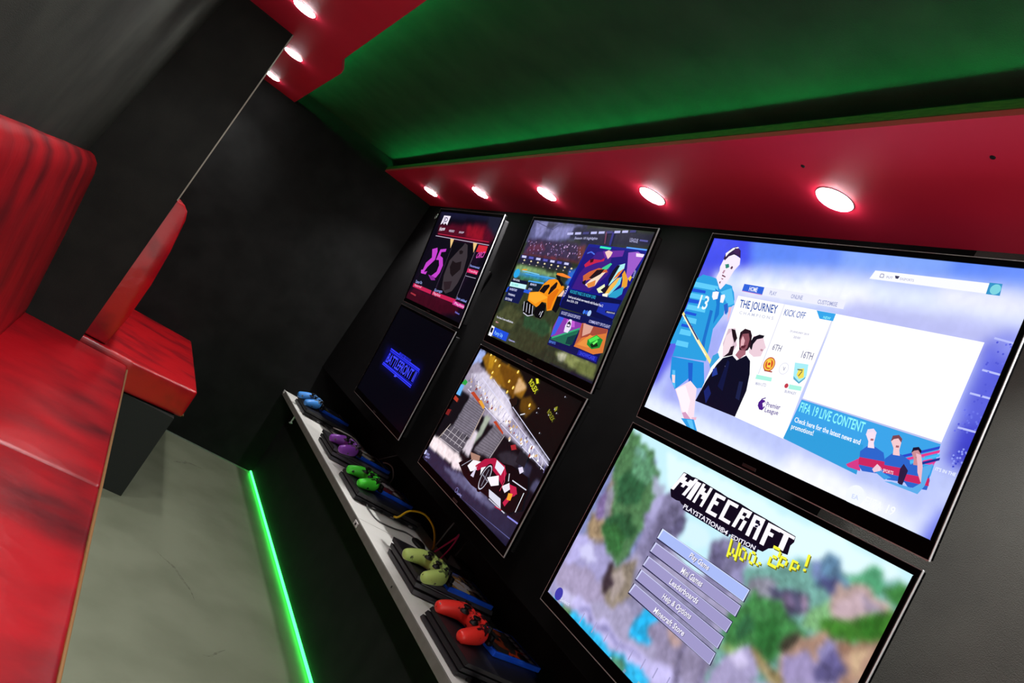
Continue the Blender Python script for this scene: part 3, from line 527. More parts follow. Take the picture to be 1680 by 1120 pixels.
  ('p','6A3A50',(.3183,.0921,.3164,.0948,.3132,.0938,.3132,.0905,.3164,.0895)),
  ('p','C0A0C8',(.1339,.093,.132,.0957,.1289,.0946,.1289,.0913,.132,.0903)),
  ('p','8A6A9A',(.3004,.0802,.2985,.0829,.2953,.0819,.2953,.0786,.2985,.0776)),
  ('p','A08AC0',(.3716,.0815,.3697,.0842,.3666,.0832,.3666,.0799,.3697,.0789)),
  ('p','6A3A50',(.3739,.083,.372,.0857,.3689,.0847,.3689,.0814,.372,.0804)),
  ('p','C0A0C8',(.3997,.0971,.3978,.0998,.3947,.0987,.3947,.0954,.3978,.0944)),
  ('p','8A6A9A',(.2442,.0965,.2423,.0992,.2391,.0981,.2391,.0948,.2423,.0938)),
  ('p','A08AC0',(.2972,.097,.2952,.0997,.2921,.0987,.2921,.0954,.2952,.0944)),
  ('p','6A3A50',(.164,.0869,.1621,.0896,.1589,.0886,.1589,.0853,.1621,.0843)),
  ('p','C0A0C8',(.2602,.1125,.2583,.1152,.2551,.1142,.2551,.1109,.2583,.1099)),
  ('p','8A6A9A',(.2716,.0776,.2696,.0803,.2665,.0793,.2665,.076,.2696,.075)),
  ('p','A08AC0',(.357,.0998,.3551,.1024,.3519,.1014,.3519,.0981,.3551,.0971)),
  ('p','6A3A50',(.3693,.0787,.3674,.0813,.3643,.0803,.3643,.077,.3674,.076)),
  ('p','C0A0C8',(.3123,.0756,.3103,.0782,.3072,.0772,.3072,.0739,.3103,.0729)),
  ('p','8A6A9A',(.2879,.0849,.286,.0876,.2828,.0866,.2828,.0833,.286,.0823)),
  ('p','A08AC0',(.155,.1152,.153,.1179,.1499,.1169,.1499,.1136,.153,.1125)),
  ('p','6A3A50',(.0961,.1029,.0941,.1056,.091,.1046,.091,.1013,.0941,.1003)),
  ('p','C0A0C8',(.3537,.0813,.3517,.084,.3486,.083,.3486,.0797,.3517,.0787)),
  ('p','8A6A9A',(.149,.1157,.1471,.1184,.144,.1173,.144,.1141,.1471,.113)),
  ('p','A08AC0',(.2218,.1056,.2198,.1082,.2167,.1072,.2167,.1039,.2198,.1029)),
  ('p','6A3A50',(.0605,.0975,.0586,.1002,.0554,.0991,.0554,.0959,.0586,.0948)),
  ('p','C0A0C8',(.127,.108,.1251,.1106,.122,.1096,.122,.1063,.1251,.1053)),
  ('p','8A6A9A',(.1025,.1211,.1006,.1237,.0974,.1227,.0974,.1194,.1006,.1184)),
  ('p','A08AC0',(.0715,.1129,.0695,.1156,.0664,.1145,.0664,.1113,.0695,.1102)),
  ('p','6A3A50',(.0522,.0932,.0502,.0959,.0471,.0948,.0471,.0915,.0502,.0905)),
  ('p','C0A0C8',(.3379,.0785,.336,.0812,.3328,.0801,.3328,.0769,.336,.0758)),
  ('p','8A6A9A',(.1322,.1085,.1303,.1112,.1272,.1102,.1272,.1069,.1303,.1059)),
  ('p','A08AC0',(.1858,.0793,.1838,.082,.1807,.081,.1807,.0777,.1838,.0767)),
  ('p','C0A0C8',(.0616,.0967,.0597,.0993,.0565,.0983,.0565,.095,.0597,.094)),
  ('p','8A6A9A',(.2897,.1035,.2878,.1062,.2846,.1051,.2846,.1018,.2878,.1008)),
  ('p','A08AC0',(.0921,.0952,.0901,.0978,.087,.0968,.087,.0935,.0901,.0925)),
  ('p','6A3A50',(.0633,.1011,.0613,.1038,.0582,.1028,.0582,.0995,.0613,.0985)),
  ('p','C0A0C8',(.3398,.1011,.3379,.1038,.3347,.1027,.3347,.0995,.3379,.0984)),
  ('p','8A6A9A',(.3838,.0997,.3819,.1024,.3788,.1013,.3788,.098,.3819,.097)),
  ('p','A08AC0',(.3699,.0984,.3679,.1011,.3648,.1,.3648,.0968,.3679,.0957)),
  ('p','6A3A50',(.2235,.0855,.2216,.0881,.2185,.0871,.2185,.0838,.2216,.0828)),
  ('p','C0A0C8',(.2919,.0865,.29,.0892,.2869,.0881,.2869,.0848,.29,.0838)),
  ('p','8A6A9A',(.0917,.0999,.0898,.1026,.0866,.1016,.0866,.0983,.0898,.0973)),
  ('p','A08AC0',(.3569,.0767,.355,.0793,.3519,.0783,.3519,.075,.355,.074)),
  ('p','6A3A50',(.2684,.0905,.2664,.0931,.2633,.0921,.2633,.0888,.2664,.0878)),
  ('p','C0A0C8',(.2358,.0817,.2339,.0843,.2308,.0833,.2308,.08,.2339,.079)),
  ('p','8A6A9A',(.3877,.0806,.3858,.0832,.3827,.0822,.3827,.0789,.3858,.0779)),
  ('p','A08AC0',(.2765,.0912,.2746,.0939,.2714,.0929,.2714,.0896,.2746,.0886)),
  ('p','6A3A50',(.0622,.1059,.0602,.1086,.0571,.1075,.0571,.1043,.0602,.1032)),
  ('p','C0A0C8',(.0927,.0831,.0908,.0858,.0877,.0848,.0877,.0815,.0908,.0805)),
  ('p','8A6A9A',(.0537,.089,.0517,.0917,.0486,.0907,.0486,.0874,.0517,.0864)),
  ('p','A08AC0',(.0961,.1077,.0941,.1104,.091,.1094,.091,.1061,.0941,.1051)),
  ('p','6A3A50',(.2605,.1145,.2586,.1172,.2554,.1161,.2554,.1129,.2586,.1118)),
  ('p','C0A0C8',(.4007,.108,.3987,.1106,.3956,.1096,.3956,.1063,.3987,.1053)),
  ('p','8A6A9A',(.1422,.0977,.1403,.1004,.1371,.0994,.1371,.0961,.1403,.0951)),
  ('p','A08AC0',(.1542,.1034,.1523,.106,.1492,.105,.1492,.1017,.1523,.1007)),
  ('p','6A3A50',(.2945,.1056,.2926,.1082,.2894,.1072,.2894,.1039,.2926,.1029)),
  ('p','C0A0C8',(.3065,.0836,.3046,.0862,.3015,.0852,.3015,.0819,.3046,.0809)),
  ('p','8A6A9A',(.2155,.098,.2136,.1007,.2105,.0997,.2105,.0964,.2136,.0954)),
  ('p','A08AC0',(.0372,.0841,.0352,.0868,.0321,.0858,.0321,.0825,.0352,.0815)),
  ('p','6A3A50',(.1966,.0818,.1946,.0844,.1915,.0834,.1915,.0801,.1946,.0791)),
  ('p','C0A0C8',(.3108,.0828,.3089,.0854,.3057,.0844,.3057,.0811,.3089,.0801)),
  ('p','8A6A9A',(.0811,.0889,.0792,.0916,.076,.0906,.076,.0873,.0792,.0862)),
  ('p','A08AC0',(.1339,.0885,.1319,.0911,.1288,.0901,.1288,.0868,.1319,.0858)),
  ('p','26265A',(.0179,.1328,.0674,.1321,.0706,.1437,.0198,.1444)),
  ('p','C8C8F0',(.0283,.1347,.0621,.1342,.0641,.1418,.0304,.1424)),
  ('p','26265A',(.0733,.132,.121,.1314,.124,.1428,.0752,.1435)),
  ('p','5A5AB8',(.0834,.134,.1158,.1335,.1177,.1409,.0854,.1415)),
  ('p','26265A',(.1267,.1313,.1724,.1307,.1754,.1419,.1284,.1425)),
  ('p','C8C8F0',(.1363,.1332,.1675,.1327,.1693,.14,.1382,.1406)),
  ('p','26265A',(.1779,.1307,.222,.1301,.2248,.141,.1796,.1416)),
  ('p','5A5AB8',(.1872,.1325,.2172,.1321,.2189,.1392,.189,.1398)),
  ('p','26265A',(.2272,.13,.2696,.1295,.2723,.1402,.2288,.1408)),
  ('p','C8C8F0',(.2362,.1318,.2651,.1314,.2667,.1384,.2379,.1389)),
  ('p','26265A',(.2747,.1294,.3156,.1289,.3182,.1394,.2763,.14)),
  ('p','5A5AB8',(.2833,.1312,.3112,.1308,.3128,.1376,.285,.1382)),
  ('p','26265A',(.3205,.1288,.3599,.1283,.3624,.1386,.322,.1392)),
  ('p','C8C8F0',(.3288,.1306,.3556,.1301,.3572,.1369,.3304,.1374)),
  ('p','E8D8A8',(.0637,.1495,.0619,.1517,.0577,.1525,.0535,.1517,.0517,.1495,.0535,.1474,.0577,.1465,.0619,.1474)),
  ('p','B8A8A0',(.0597,.1608,.0586,.1622,.0557,.1628,.0529,.1622,.0517,.1608,.0529,.1594,.0557,.1588,.0586,.1594)),
  ('p','E8D8A8',(.1156,.1488,.1138,.1509,.1096,.1518,.1053,.1509,.1036,.1488,.1053,.1467,.1096,.1458,.1138,.1467)),
  ('p','B8A8A0',(.1116,.1598,.1105,.1613,.1076,.1618,.1048,.1613,.1036,.1598,.1048,.1584,.1076,.1578,.1105,.1584)),
  ('p','E8D8A8',(.1655,.1481,.1637,.1502,.1595,.1511,.1552,.1502,.1535,.1481,.1552,.146,.1595,.1451,.1637,.146)),
  ('p','B8A8A0',(.1616,.1589,.1604,.1603,.1576,.1609,.1548,.1603,.1536,.1589,.1548,.1575,.1576,.1569,.1604,.1575)),
  ('p','E8D8A8',(.2135,.1474,.2118,.1495,.2075,.1504,.2033,.1495,.2015,.1474,.2033,.1453,.2075,.1444,.2118,.1453)),
  ('p','B8A8A0',(.2097,.1581,.2086,.1595,.2057,.1601,.2029,.1595,.2017,.1581,.2029,.1566,.2057,.1561,.2086,.1566)),
  ('p','E8D8A8',(.2599,.1468,.2582,.1489,.2539,.1498,.2497,.1489,.2479,.1468,.2497,.1446,.2539,.1438,.2582,.1446)),
  ('p','B8A8A0',(.2562,.1572,.255,.1586,.2522,.1592,.2493,.1586,.2482,.1572,.2493,.1558,.2522,.1552,.255,.1558)),
  ('p','E8D8A8',(.3046,.1461,.3029,.1483,.2986,.1491,.2944,.1483,.2926,.1461,.2944,.144,.2986,.1431,.3029,.144)),
  ('p','B8A8A0',(.3009,.1564,.2998,.1578,.2969,.1584,.2941,.1578,.2929,.1564,.2941,.155,.2969,.1544,.2998,.155)),
  ('p','E8D8A8',(.3478,.1455,.346,.1476,.3418,.1485,.3376,.1476,.3358,.1455,.3376,.1434,.3418,.1425,.346,.1434)),
  ('p','B8A8A0',(.3442,.1556,.343,.157,.3402,.1576,.3373,.157,.3362,.1556,.3373,.1542,.3402,.1536,.343,.1542)),
  ('p','E8D8A8',(.3895,.1449,.3877,.1471,.3835,.1479,.3793,.1471,.3775,.1449,.3793,.1428,.3835,.1419,.3877,.1428)),
  ('p','B8A8A0',(.3859,.1549,.3847,.1563,.3819,.1569,.3791,.1563,.3779,.1549,.3791,.1534,.3819,.1529,.3847,.1534)),
  ('p','4AA0E0',(.1055,.1944,.3135,.1876,.3133,.1836,.1053,.1904)),
  ('p','7AC8F0',(.0744,.1862,.2019,.1864,.2019,.1834,.0744,.1832)),
  ('p','2AA4E4',(.0637,.1984,.0627,.2034,.0597,.2078,.055,.2114,.0492,.2136,.0427,.2144,.0362,.2136,.0303,.2114,.0257,.2078,.0227,.2034,.0217,.1984,.0227,.1935,.0257,.189,.0303,.1855,.0362,.1832,.0427,.1824,.0492,.1832,.055,.1855,.0597,.189,.0627,.1935)),
  ('p','E0A030',(.0724,.1846,.105,.1808,.1044,.1758,.0718,.1796)),
  ('p','4AA0F0',(.1478,.2158,.2541,.2101,.2539,.2051,.1476,.2108)),
  ('p','0C1230',(.0269,.2178,.1461,.2152,.1479,.2265,.0256,.2299)),
  ('p','BFF0F4',(.0246,.2308,.1464,.2267,.1497,.2415,.026,.2458)),
  ('p','101848',(.0273,.2473,.151,.2429,.1432,.2926,.0266,.2967)),
  ('p','1C4CD8',(.0178,.2508,.0296,.2478,.0255,.2666,.0156,.2679)),
  ('p','2858D8',(.1437,.2422,.1912,.24,.185,.2514,.1442,.2521)),
  ('t','4ACDB8','PLAY ONLINE',(.04,.2413,.0884,.2398,.0401,.2338)),
  ('t','E8E8FF','PLAY LOCAL',(.0356,.2232,.0867,.2229,.0351,.2169)),
  ('t','C8CCF8','INVENTORY',(.0398,.2584,.097,.2566,.0379,.2507)),
  ('t','D8DCFF','TRAINING',(.0415,.2756,.0961,.2746,.0403,.2687)),
  ('t','D8DCFF','EXTRAS',(.0361,.293,.0887,.2912,.0342,.2853)),
  ('p','101C30',(.1566,.214,.2466,.2132,.248,.2373,.1631,.236)),
  ('t','D8DCFF','SEARCH',(.1688,.224,.2125,.2225,.1677,.2173)),
  ('t','C8CCFF','CUPS',(.1697,.2397,.197,.2393,.1693,.2338)),
  ('p','08080C',(.2642,.2781,.2898,.2636,.3245,.2694,.3354,.2995,.3252,.3135,.288,.3142,.2633,.3037)),
  ('p','08080C',(.1717,.2915,.189,.2741,.2504,.2801,.2689,.3101,.2455,.3192,.1949,.3124)),
  ('p','0A0A12',(.3671,.2771,.3677,.2352,.3877,.2256,.4067,.2574,.3997,.2825)),
  ('p','F09018',(.1847,.2465,.244,.237,.2553,.21,.2783,.1928,.313,.186,.3349,.1882,.3672,.2003,.3854,.2016,.3868,.2118,.3677,.2352,.3684,.2787,.3415,.2852,.3191,.263,.2898,.2636,.2812,.2756,.2698,.2846,.2335,.2789,.1962,.2731)),
  ('p','FFA82C',(.1899,.2477,.2445,.2377,.3029,.2438,.316,.2463,.2694,.2665,.2545,.2759,.199,.2689)),
  ('p','E07010',(.3114,.2409,.3495,.213,.3649,.2146,.3553,.2544,.3582,.275,.3408,.2818,.3203,.2557)),
  ('p','140C10',(.246,.2349,.2616,.2129,.292,.2064,.2996,.2119,.2826,.2375)),
  ('p','180E12',(.3079,.2367,.3077,.2146,.3299,.1934,.3395,.1965,.3417,.2104,.3165,.2356)),
  ('p','0E0E14',(.3077,.1751,.3313,.169,.3478,.185,.3772,.1956,.3697,.2035,.3375,.1897)),
  ('p','F08430',(.3103,.167,.3448,.1641,.3895,.1685,.4042,.1717,.3879,.1749,.3388,.1739,.3127,.1724)),
  ('p','F6C8A8',(.3709,.2347,.3899,.2114,.4012,.2169,.3989,.231)),
  ('p','D8D8E8',(.176,.2802,.1942,.3094,.1968,.3078,.1786,.2786)),
  ('p','D8D8E8',(.1986,.2815,.2165,.3097,.2191,.3081,.2012,.2799)),
  ('p','D8D8E8',(.2207,.2828,.2385,.31,.2411,.3084,.2233,.2812)),
  ('p','D8D8E8',(.2425,.2841,.2601,.3102,.2625,.3086,.2449,.2825)),
  ('p','C8C8D8',(.1998,.315,.2369,.3203,.2373,.3173,.2002,.312)),
  ('p','C8C8D8',(.2375,.3202,.2693,.3115,.2685,.3087,.2367,.3174)),
  ('p','E8E8F4',(.3194,.3093,.3185,.2952,.3155,.2954,.3164,.3095)),
  ('p','E8E8F4',(.3183,.2961,.3222,.2902,.3196,.2886,.3157,.2945)),
  ('p','B8B8C8',(.3074,.3044,.3092,.2934,.3062,.293,.3044,.304)),
  ('p','101A8C',(.4252,.0645,.7233,.0594,.7238,.0769,.7063,.1679,.6958,.2602,.4018,.2581,.3958,.228,.4046,.1896)),
  ('p','1A1478',(.4287,.0729,.7141,.0655,.7018,.1983,.4218,.1999)),
  ('p','3C1A80',(.4396,.155,.4871,.084,.5629,.0724,.5902,.1393,.5289,.1986,.4321,.2017)),
  ('p','6A2A9C',(.5156,.0788,.6193,.0683,.6213,.0852,.5397,.0976)),
  ('p','9A5AC8',(.6412,.0724,.6834,.0664,.7158,.0749,.6976,.1282,.6849,.1569,.6637,.1123)),
  ('p','F0E0F8',(.6774,.071,.7154,.0708,.7142,.0791,.6835,.0802)),
  ('p','30E0B8',(.4921,.0716,.5502,.072,.5502,.066,.4921,.0656)),
  ('p','5AA0FF',(.6229,.0616,.7186,.0609,.7186,.0569,.6229,.0576)),
  ('p','C02048',(.4467,.1267,.4708,.1064,.5239,.1049,.5397,.0976,.5408,.1063,.5049,.1154,.4574,.1334)),
  ('p','380818',(.4666,.1083,.4853,.1037,.4875,.114,.474,.1182)),
  ('p','F0C8C0',(.5276,.0809,.5434,.0739,.5668,.078,.565,.0897,.5564,.0992)),
  ('p','4A6AE0',(.4382,.0942,.4563,.0882,.4551,.0844,.437,.0904)),
  ('p','4A6AE0',(.4552,.0882,.4789,.094,.4799,.0902,.4562,.0844)),
  ('p','C86038',(.4651,.1584,.4878,.1439,.5302,.1279,.5711,.1268,.5817,.1344,.5363,.1508,.5125,.1622,.4779,.175)),
  ('p','F0D8C0',(.5323,.1453,.5722,.1354,.5541,.1605,.5465,.1789,.5208,.1878,.4945,.1821)),
  ('p','3CC890',(.5449,.1265,.5782,.1083,.5872,.1103,.5759,.1264,.5558,.1307)),
  ('p','201018',(.5003,.1606,.5242,.1344,.5615,.1278,.552,.1433,.5175,.1616)),
  ('p','181020',(.4727,.1756,.4892,.1678,.4945,.1821,.4795,.1809)),
  ('p','E08840',(.5026,.1782,.5394,.1622,.5465,.1789,.5158,.1884)),
  ('p','E8F0C0',(.5621,.1857,.5905,.1679,.6148,.1877,.5794,.195)),
  ('p','1A1024',(.5831,.186,.6091,.1657,.6257,.175,.6094,.194)),
  ('p','A8E8F0',(.6089,.1374,.6197,.1108,.6477,.1026,.6522,.1162,.6399,.1397,.6128,.1709)),
  ('p','100C20',(.5997,.1526,.6032,.1294,.6151,.1112,.6288,.11,.6191,.1448,.611,.1683)),
  ('p','E8A030',(.6541,.1327,.658,.1212,.6891,.1427,.6969,.1609,.6781,.1741,.667,.1479)),
  ('p','6AD0E8',(.6166,.1761,.6453,.1475,.6577,.1378,.6632,.1594,.6447,.1811,.6313,.1968)),
  ('p','F0B850',(.6202,.1672,.639,.1454,.6506,.1414,.6454,.1615,.6277,.1916,.6085,.1998)),
  ('p','2A9CC8',(.642,.1842,.6841,.1624,.6894,.1836,.6704,.1971,.6331,.1993)),
  ('p','F4F0E0',(.6001,.1952,.6258,.1891,.6286,.1999,.6039,.2004)),
  ('p','E87830',(.6326,.1293,.6522,.1162,.6399,.1397,.62,.1532)),
  ('p','F0C040',(.6874,.1402,.695,.1311,.7027,.1358,.7011,.1468)),
  ('p','0A0E44',(.4231,.2053,.7021,.1988,.6958,.2602,.409,.2632,.4043,.2423)),
  ('p','1A2CA0',(.6059,.2172,.6981,.2097,.6941,.251,.6061,.2454)),
  ('t','2AA8D0','ROCKET PASS 2 IS NOW LIVE!',(.4322,.2146,.5761,.2133,.4288,.2058)),
  ('t','E0E0F8','Level up and unlock new rewards with Rocket Pass 2',(.4331,.2291,.627,.2288,.431,.2221)),
  ('t','E0E0F8','from 12/10 - 2/18',(.4339,.2406,.497,.2395,.4323,.2341)),
  ('p','3A78E8',(.5536,.2555,.5533,.2574,.5524,.2591,.5511,.2604,.5494,.2612,.5476,.2615,.5457,.2612,.544,.2604,.5427,.2591,.5419,.2574,.5416,.2555,.5419,.2537,.5427,.252,.544,.2507,.5457,.2498,.5476,.2495,.5494,.2498,.5511,.2507,.5524,.252,.5533,.2537)),
  ('p','2A5AD0',(.5665,.2547,.5662,.2566,.5653,.2582,.564,.2596,.5623,.2604,.5605,.2607,.5586,.2604,.5569,.2596,.5556,.2582,.5548,.2566,.5545,.2547,.5548,.2529,.5556,.2512,.5569,.2499,.5586,.249,.5605,.2487,.5623,.249,.564,.2499,.5653,.2512,.5662,.2529)),
  ('p','A8C8F8',(.5848,.2552,.5844,.258,.5831,.2605,.5811,.2625,.5786,.2638,.5758,.2642,.573,.2638,.5705,.2625,.5685,.2605,.5672,.258,.5668,.2552,.5672,.2524,.5685,.2499,.5705,.2479,.573,.2467,.5758,.2462,.5786,.2467,.5811,.2479,.5831,.2499,.5844,.2524)),
  ('p','1A1A3A',(.6464,.2351,.6948,.2318,.6927,.239,.6484,.2412)),
  ('t','D0D0E8','PREVIOUS',(.6546,.2402,.6935,.238,.6538,.2365)),
  ('p','0C1450',(.4218,.2678,.7006,.2582,.7055,.3739,.4239,.3764)),
  ('t','B8B8E8','ROCKET LEAGUE ESPORTS',(.4312,.2807,.5407,.2787,.43,.2718)),
  ('t','B8B8E8','COMMUNITY SPOTLIGHT',(.5902,.2786,.6973,.277,.5895,.2707)),
  ('p','8A3AA8',(.4236,.2887,.5607,.287,.5623,.3069,.4267,.3523,.4181,.3233)),
  ('p','3A5AE0',(.4236,.2887,.4565,.2882,.4442,.3399,.4245,.3496)),
  ('p','C05AD0',(.4751,.2894,.52,.288,.5321,.3035,.4868,.3113)),
  ('p','1E6A50',(.4311,.3538,.5601,.3008,.5582,.322,.5451,.3566,.4287,.3593)),
  ('p','36A878',(.4298,.3524,.5595,.3,.5603,.305,.4387,.3547)),
  ('p','103A40',(.5163,.3362,.5587,.3187,.5537,.3517,.5187,.3553)),
  ('p','E8E0F8',(.4797,.3066,.4898,.2867,.5023,.2863,.5149,.3104,.5072,.3248,.4851,.3255)),
  ('p','202030',(.4854,.299,.4933,.2911,.5069,.2987,.5059,.3087,.4892,.3103)),
  ('p','E8E0F8',(.4888,.3017,.5024,.3011,.503,.3066,.4907,.3073)),
  ('p','B85A40',(.5594,.2865,.5796,.2832,.6315,.3518,.5676,.3537,.5662,.3205)),
  ('p','D87838',(.5664,.3523,.6127,.2963,.6937,.282,.7123,.3412,.6727,.3539)),
  ('p','A04838',(.5625,.2884,.6923,.28,.6924,.2912,.6175,.3141,.582,.3255)),
  ('p','D8A090',(.5689,.2849,.6218,.2853,.6189,.3045,.5866,.3198)),
  ('p','E89040',(.579,.345,.622,.3086,.6578,.3112,.6388,.3425)),
  ('p','1A8A30',(.6198,.323,.6519,.3032,.6896,.3098,.6898,.3323,.656,.3428,.6253,.336)),
  ('p','50E050',(.6236,.3223,.6534,.3052,.6724,.3085,.6372,.329)),
  ('p','0A2A14',(.6402,.333,.6637,.3193,.6797,.3298,.6536,.3396)),
  ('p','6AF060',(.649,.3276,.6644,.3146,.6701,.319,.6571,.3306)),
  ('t','5A8AF0','ESPORTS',(.4293,.3693,.4681,.3678,.4278,.3625)),
  ('p','1420A0',(.5985,.3563,.697,.3556,.6993,.3699,.5986,.3703)),
  ('t','3A4AE0','SHOWCASE',(.6094,.3681,.6888,.3668,.6078,.3591)),
  ('t','C8D0FF','PLAYLIST',(.7125,.1369,.7098,.116,.7056,.136)),
  ('t','D8D8F0','CLUB',(.4102,.2307,.413,.1964,.4008,.2304)),
  ('p','B8B8E8',(.2743,.039,.3099,.0361,.3126,.0435,.2771,.0465)),
  ('p','B8B8E8',(.3215,.0351,.3558,.0324,.3584,.0396,.3242,.0425)),
  ('p','3A3A78',(.3671,.0315,.4001,.0288,.4026,.0359,.3696,.0387)),
  ('p','B8B8E8',(.411,.0279,.4428,.0253,.4453,.0324,.4134,.0351)),
  ('p','B8B8E8',(.4533,.0245,.4841,.022,.4864,.0289,.4557,.0315)),
  ('p','3A3A78',(.4942,.0212,.5239,.0188,.5261,.0256,.4965,.0281)),
  ('p','B8B8E8',(.5336,.018,.5624,.0157,.5645,.0224,.5359,.0248)),
  ('p','B8B8E8',(.5718,.0149,.5995,.0127,.6016,.0193,.5739,.0216)),
  ('p','3A3A78',(.6087,.012,.6355,.0098,.6375,.0162,.6107,.0185)),
  ('t','B0B0D8','Season 10 highlights',(.331,.0564,.461,.0487,.3313,.0489)),
  ('p','2A2A80',(.5254,.0222,.5354,.0217,.544,.0604,.5335,.0601)),
  ('p','7A3A5A',(.4916,.0238,.4968,.0236,.5124,.0576,.5074,.0579)),
  ('t','A8A8D0','LEAGUE',(.6266,.0431,.666,.0439,.6234,.0324)),
  ('p','5A5AA0',(.6705,.0335,.7081,.034,.7081,.0386,.6705,.0381)),
  ('t','D8D8E8','You have 3 new notifications',(.0282,.36,.1612,.3573,.0271,.3531)),
  ('t','E0A0B0','Menu',(.0382,.3758,.0579,.3748,.0367,.3705)),
  ('p','1A4CD8',(.0421,.3913,.162,.3911,.1641,.4189,.0526,.4189)),
  ('t','8CC8FF','Party Up',(.0621,.4132,.1287,.4117,.0595,.4012)),
  ('p','E8E8F0',(.0191,.3894,.0454,.3907,.0492,.4156,.0469,.4247,.0207,.4256)),
  ('p','101028',(.0219,.396,.0416,.3965,.0411,.4132,.0246,.4122)),
  ('t','B8B8F0','Options',(.1784,.412,.2245,.4105,.1786,.4068)),
  ('p','2A3CB0',(.0126,.437,.1994,.4305,.2004,.437,.0138,.4439)),
  ('p','2A3CB0',(.4266,.4332,.6038,.4301,.6051,.4363,.4278,.4395)),
 ]),
 'L2': dict(grid=(150, 92, 1, 0.04, '0E0E14'), ground=[
  ('0A0C0C',(.0258,.0135,.733,.0033,.722,.1828,.1975,.0822)),
  ('9FB0E8',(-.0034,.0121,.0612,.0134,.07,.0482,.0364,.0781,-.0142,.0824)),
  ('8C6018',(.0554,.0368,.0764,.0117,.3378,.0207,.4258,.0504,.4273,.088,.2831,.0877,.1589,.0777)),
  ('6A4410',(.169,.0188,.3604,.0283,.3852,.0997,.3121,.0868)),
  ('B0801C',(.0957,.0134,.1425,.0104,.1643,.0552,.1315,.0558)),
  ('D0A878',(.3501,.0341,.4279,.0499,.396,.0723,.3683,.0849,.356,.0556)),
  ('5C3E10',(.4219,.0832,.4675,.0645,.5271,.0846,.4946,.1247,.4439,.1149)),
  ('9A90A4',(-.0065,.0881,.0422,.0545,.2099,.0791,.7144,.1966,.6864,.2124,.5956,.1937,.5022,.2017,.3225,.1963,.0967,.1653,.0195,.164,.0028,.1235)),
  ('CFC8DC',(.0446,.0983,.1322,.0699,.3579,.1008,.4292,.1381,.36,.1523,.1876,.1406)),
  ('E4DDEA',(.2118,.1202,.3192,.118,.4399,.1474,.4203,.1787,.2866,.1673)),
  ('B8B4CC',(.4559,.1613,.6125,.1646,.702,.1845,.7144,.1966,.6094,.2063,.4921,.1929)),
  ('787280',(.1136,.1643,.2538,.1667,.2586,.2735,.1025,.2788)),
  ('76707C',(.3565,.189,.4367,.1987,.4242,.2783,.3095,.2929)),
  ('5A5560',(.0923,.2784,.2499,.2798,.2372,.335,.0572,.3368)),
  ('2C2A34',(.4934,.2291,.5738,.2189,.5796,.2579,.4947,.2653,.4543,.2551)),
  ('9FA89A',(.284,.2417,.2755,.184,.3161,.1785,.3129,.239,.2918,.2858)),
  ('D8CCD8',(.2454,.3152,.2543,.2445,.284,.2417,.3049,.321)),
  ('F4E4E8',(.0073,.3385,.2523,.333,.318,.3557,.1987,.3727,.0097,.3822)),
  ('EAD8E0',(.198,.3592,.3233,.3472,.3518,.356,.2422,.3772)),
  ('262640',(.0097,.3822,.2238,.3772,.3632,.3645,.4484,.369,.6099,.362,.7189,.3591,.7163,.4093,.6807,.4427,.2515,.4478,.0053,.4355)),
  ('5C5C80',(.1743,.3955,.3632,.3645,.5877,.3656,.5562,.3848,.2969,.4032)),
  ('7A7AA0',(.3244,.3729,.4013,.3689,.5082,.3692,.4693,.3852)),
  ('1A1A34',(.0129,.4402,.2872,.4468,.7052,.4419,.7252,.443,.7163,.4093,.5578,.4312,.2135,.422)),
  ('101018',(.5611,.253,.7144,.1966,.7319,.2555,.7212,.2981,.7148,.3555,.653,.3548,.651,.2879)),
  ('4A4A68',(.6841,.2747,.6913,.2385,.7196,.2386,.7165,.2727)),
  ('30304A',(.5742,.2306,.649,.2207,.6584,.2511,.6024,.2668)),
 ], marks=[
  ('p','4A4650',(.1132,.1702,.2546,.1707,.2546,.1691,.1132,.1686)),
  ('p','4A4650',(.1121,.1782,.2545,.178,.2545,.1764,.1121,.1766)),
  ('p','4A4650',(.1111,.1862,.2544,.1853,.2544,.1837,.1111,.1846)),
  ('p','4A4650',(.11,.1942,.2543,.1926,.2543,.191,.11,.1926)),
  ('p','4A4650',(.109,.2022,.2542,.1999,.2542,.1983,.109,.2006)),
  ('p','4A4650',(.108,.2102,.2541,.2072,.2541,.2056,.108,.2086)),
  ('p','4A4650',(.1069,.2182,.254,.2145,.254,.2129,.1069,.2166)),
  ('p','4A4650',(.1059,.2262,.2539,.2218,.2539,.2202,.1059,.2246)),
  ('p','4A4650',(.1048,.2342,.2538,.2291,.2538,.2275,.1048,.2326)),
  ('p','4A4650',(.1038,.2422,.2537,.2363,.2537,.2347,.1038,.2406)),
  ('p','4A4650',(.1027,.2502,.2536,.2436,.2536,.242,.1027,.2486)),
  ('p','4A4650',(.1017,.2582,.2535,.2509,.2535,.2493,.1017,.2566)),
  ('p','4A4650',(.1007,.2662,.2534,.2582,.2534,.2566,.1007,.2646)),
  ('p','4A4650',(.0996,.2742,.2533,.2655,.2533,.2639,.0996,.2726)),
  ('p','4A4650',(.0986,.2823,.2532,.2728,.2532,.2712,.0986,.2807)),
  ('p','4C4852',(.3571,.1928,.4377,.2015,.4379,.2001,.3573,.1914)),
  ('p','4C4852',(.3531,.2017,.4361,.2084,.4363,.207,.3533,.2003)),
  ('p','4C4852',(.3493,.2107,.4346,.2153,.4346,.2139,.3493,.2093)),
  ('p','4C4852',(.3453,.2196,.433,.2223,.433,.2209,.3453,.2182)),
  ('p','4C4852',(.3413,.2287,.4314,.2292,.4314,.2278,.3413,.2273)),
  ('p','4C4852',(.3373,.2377,.4297,.2362,.4297,.2348,.3373,.2363)),
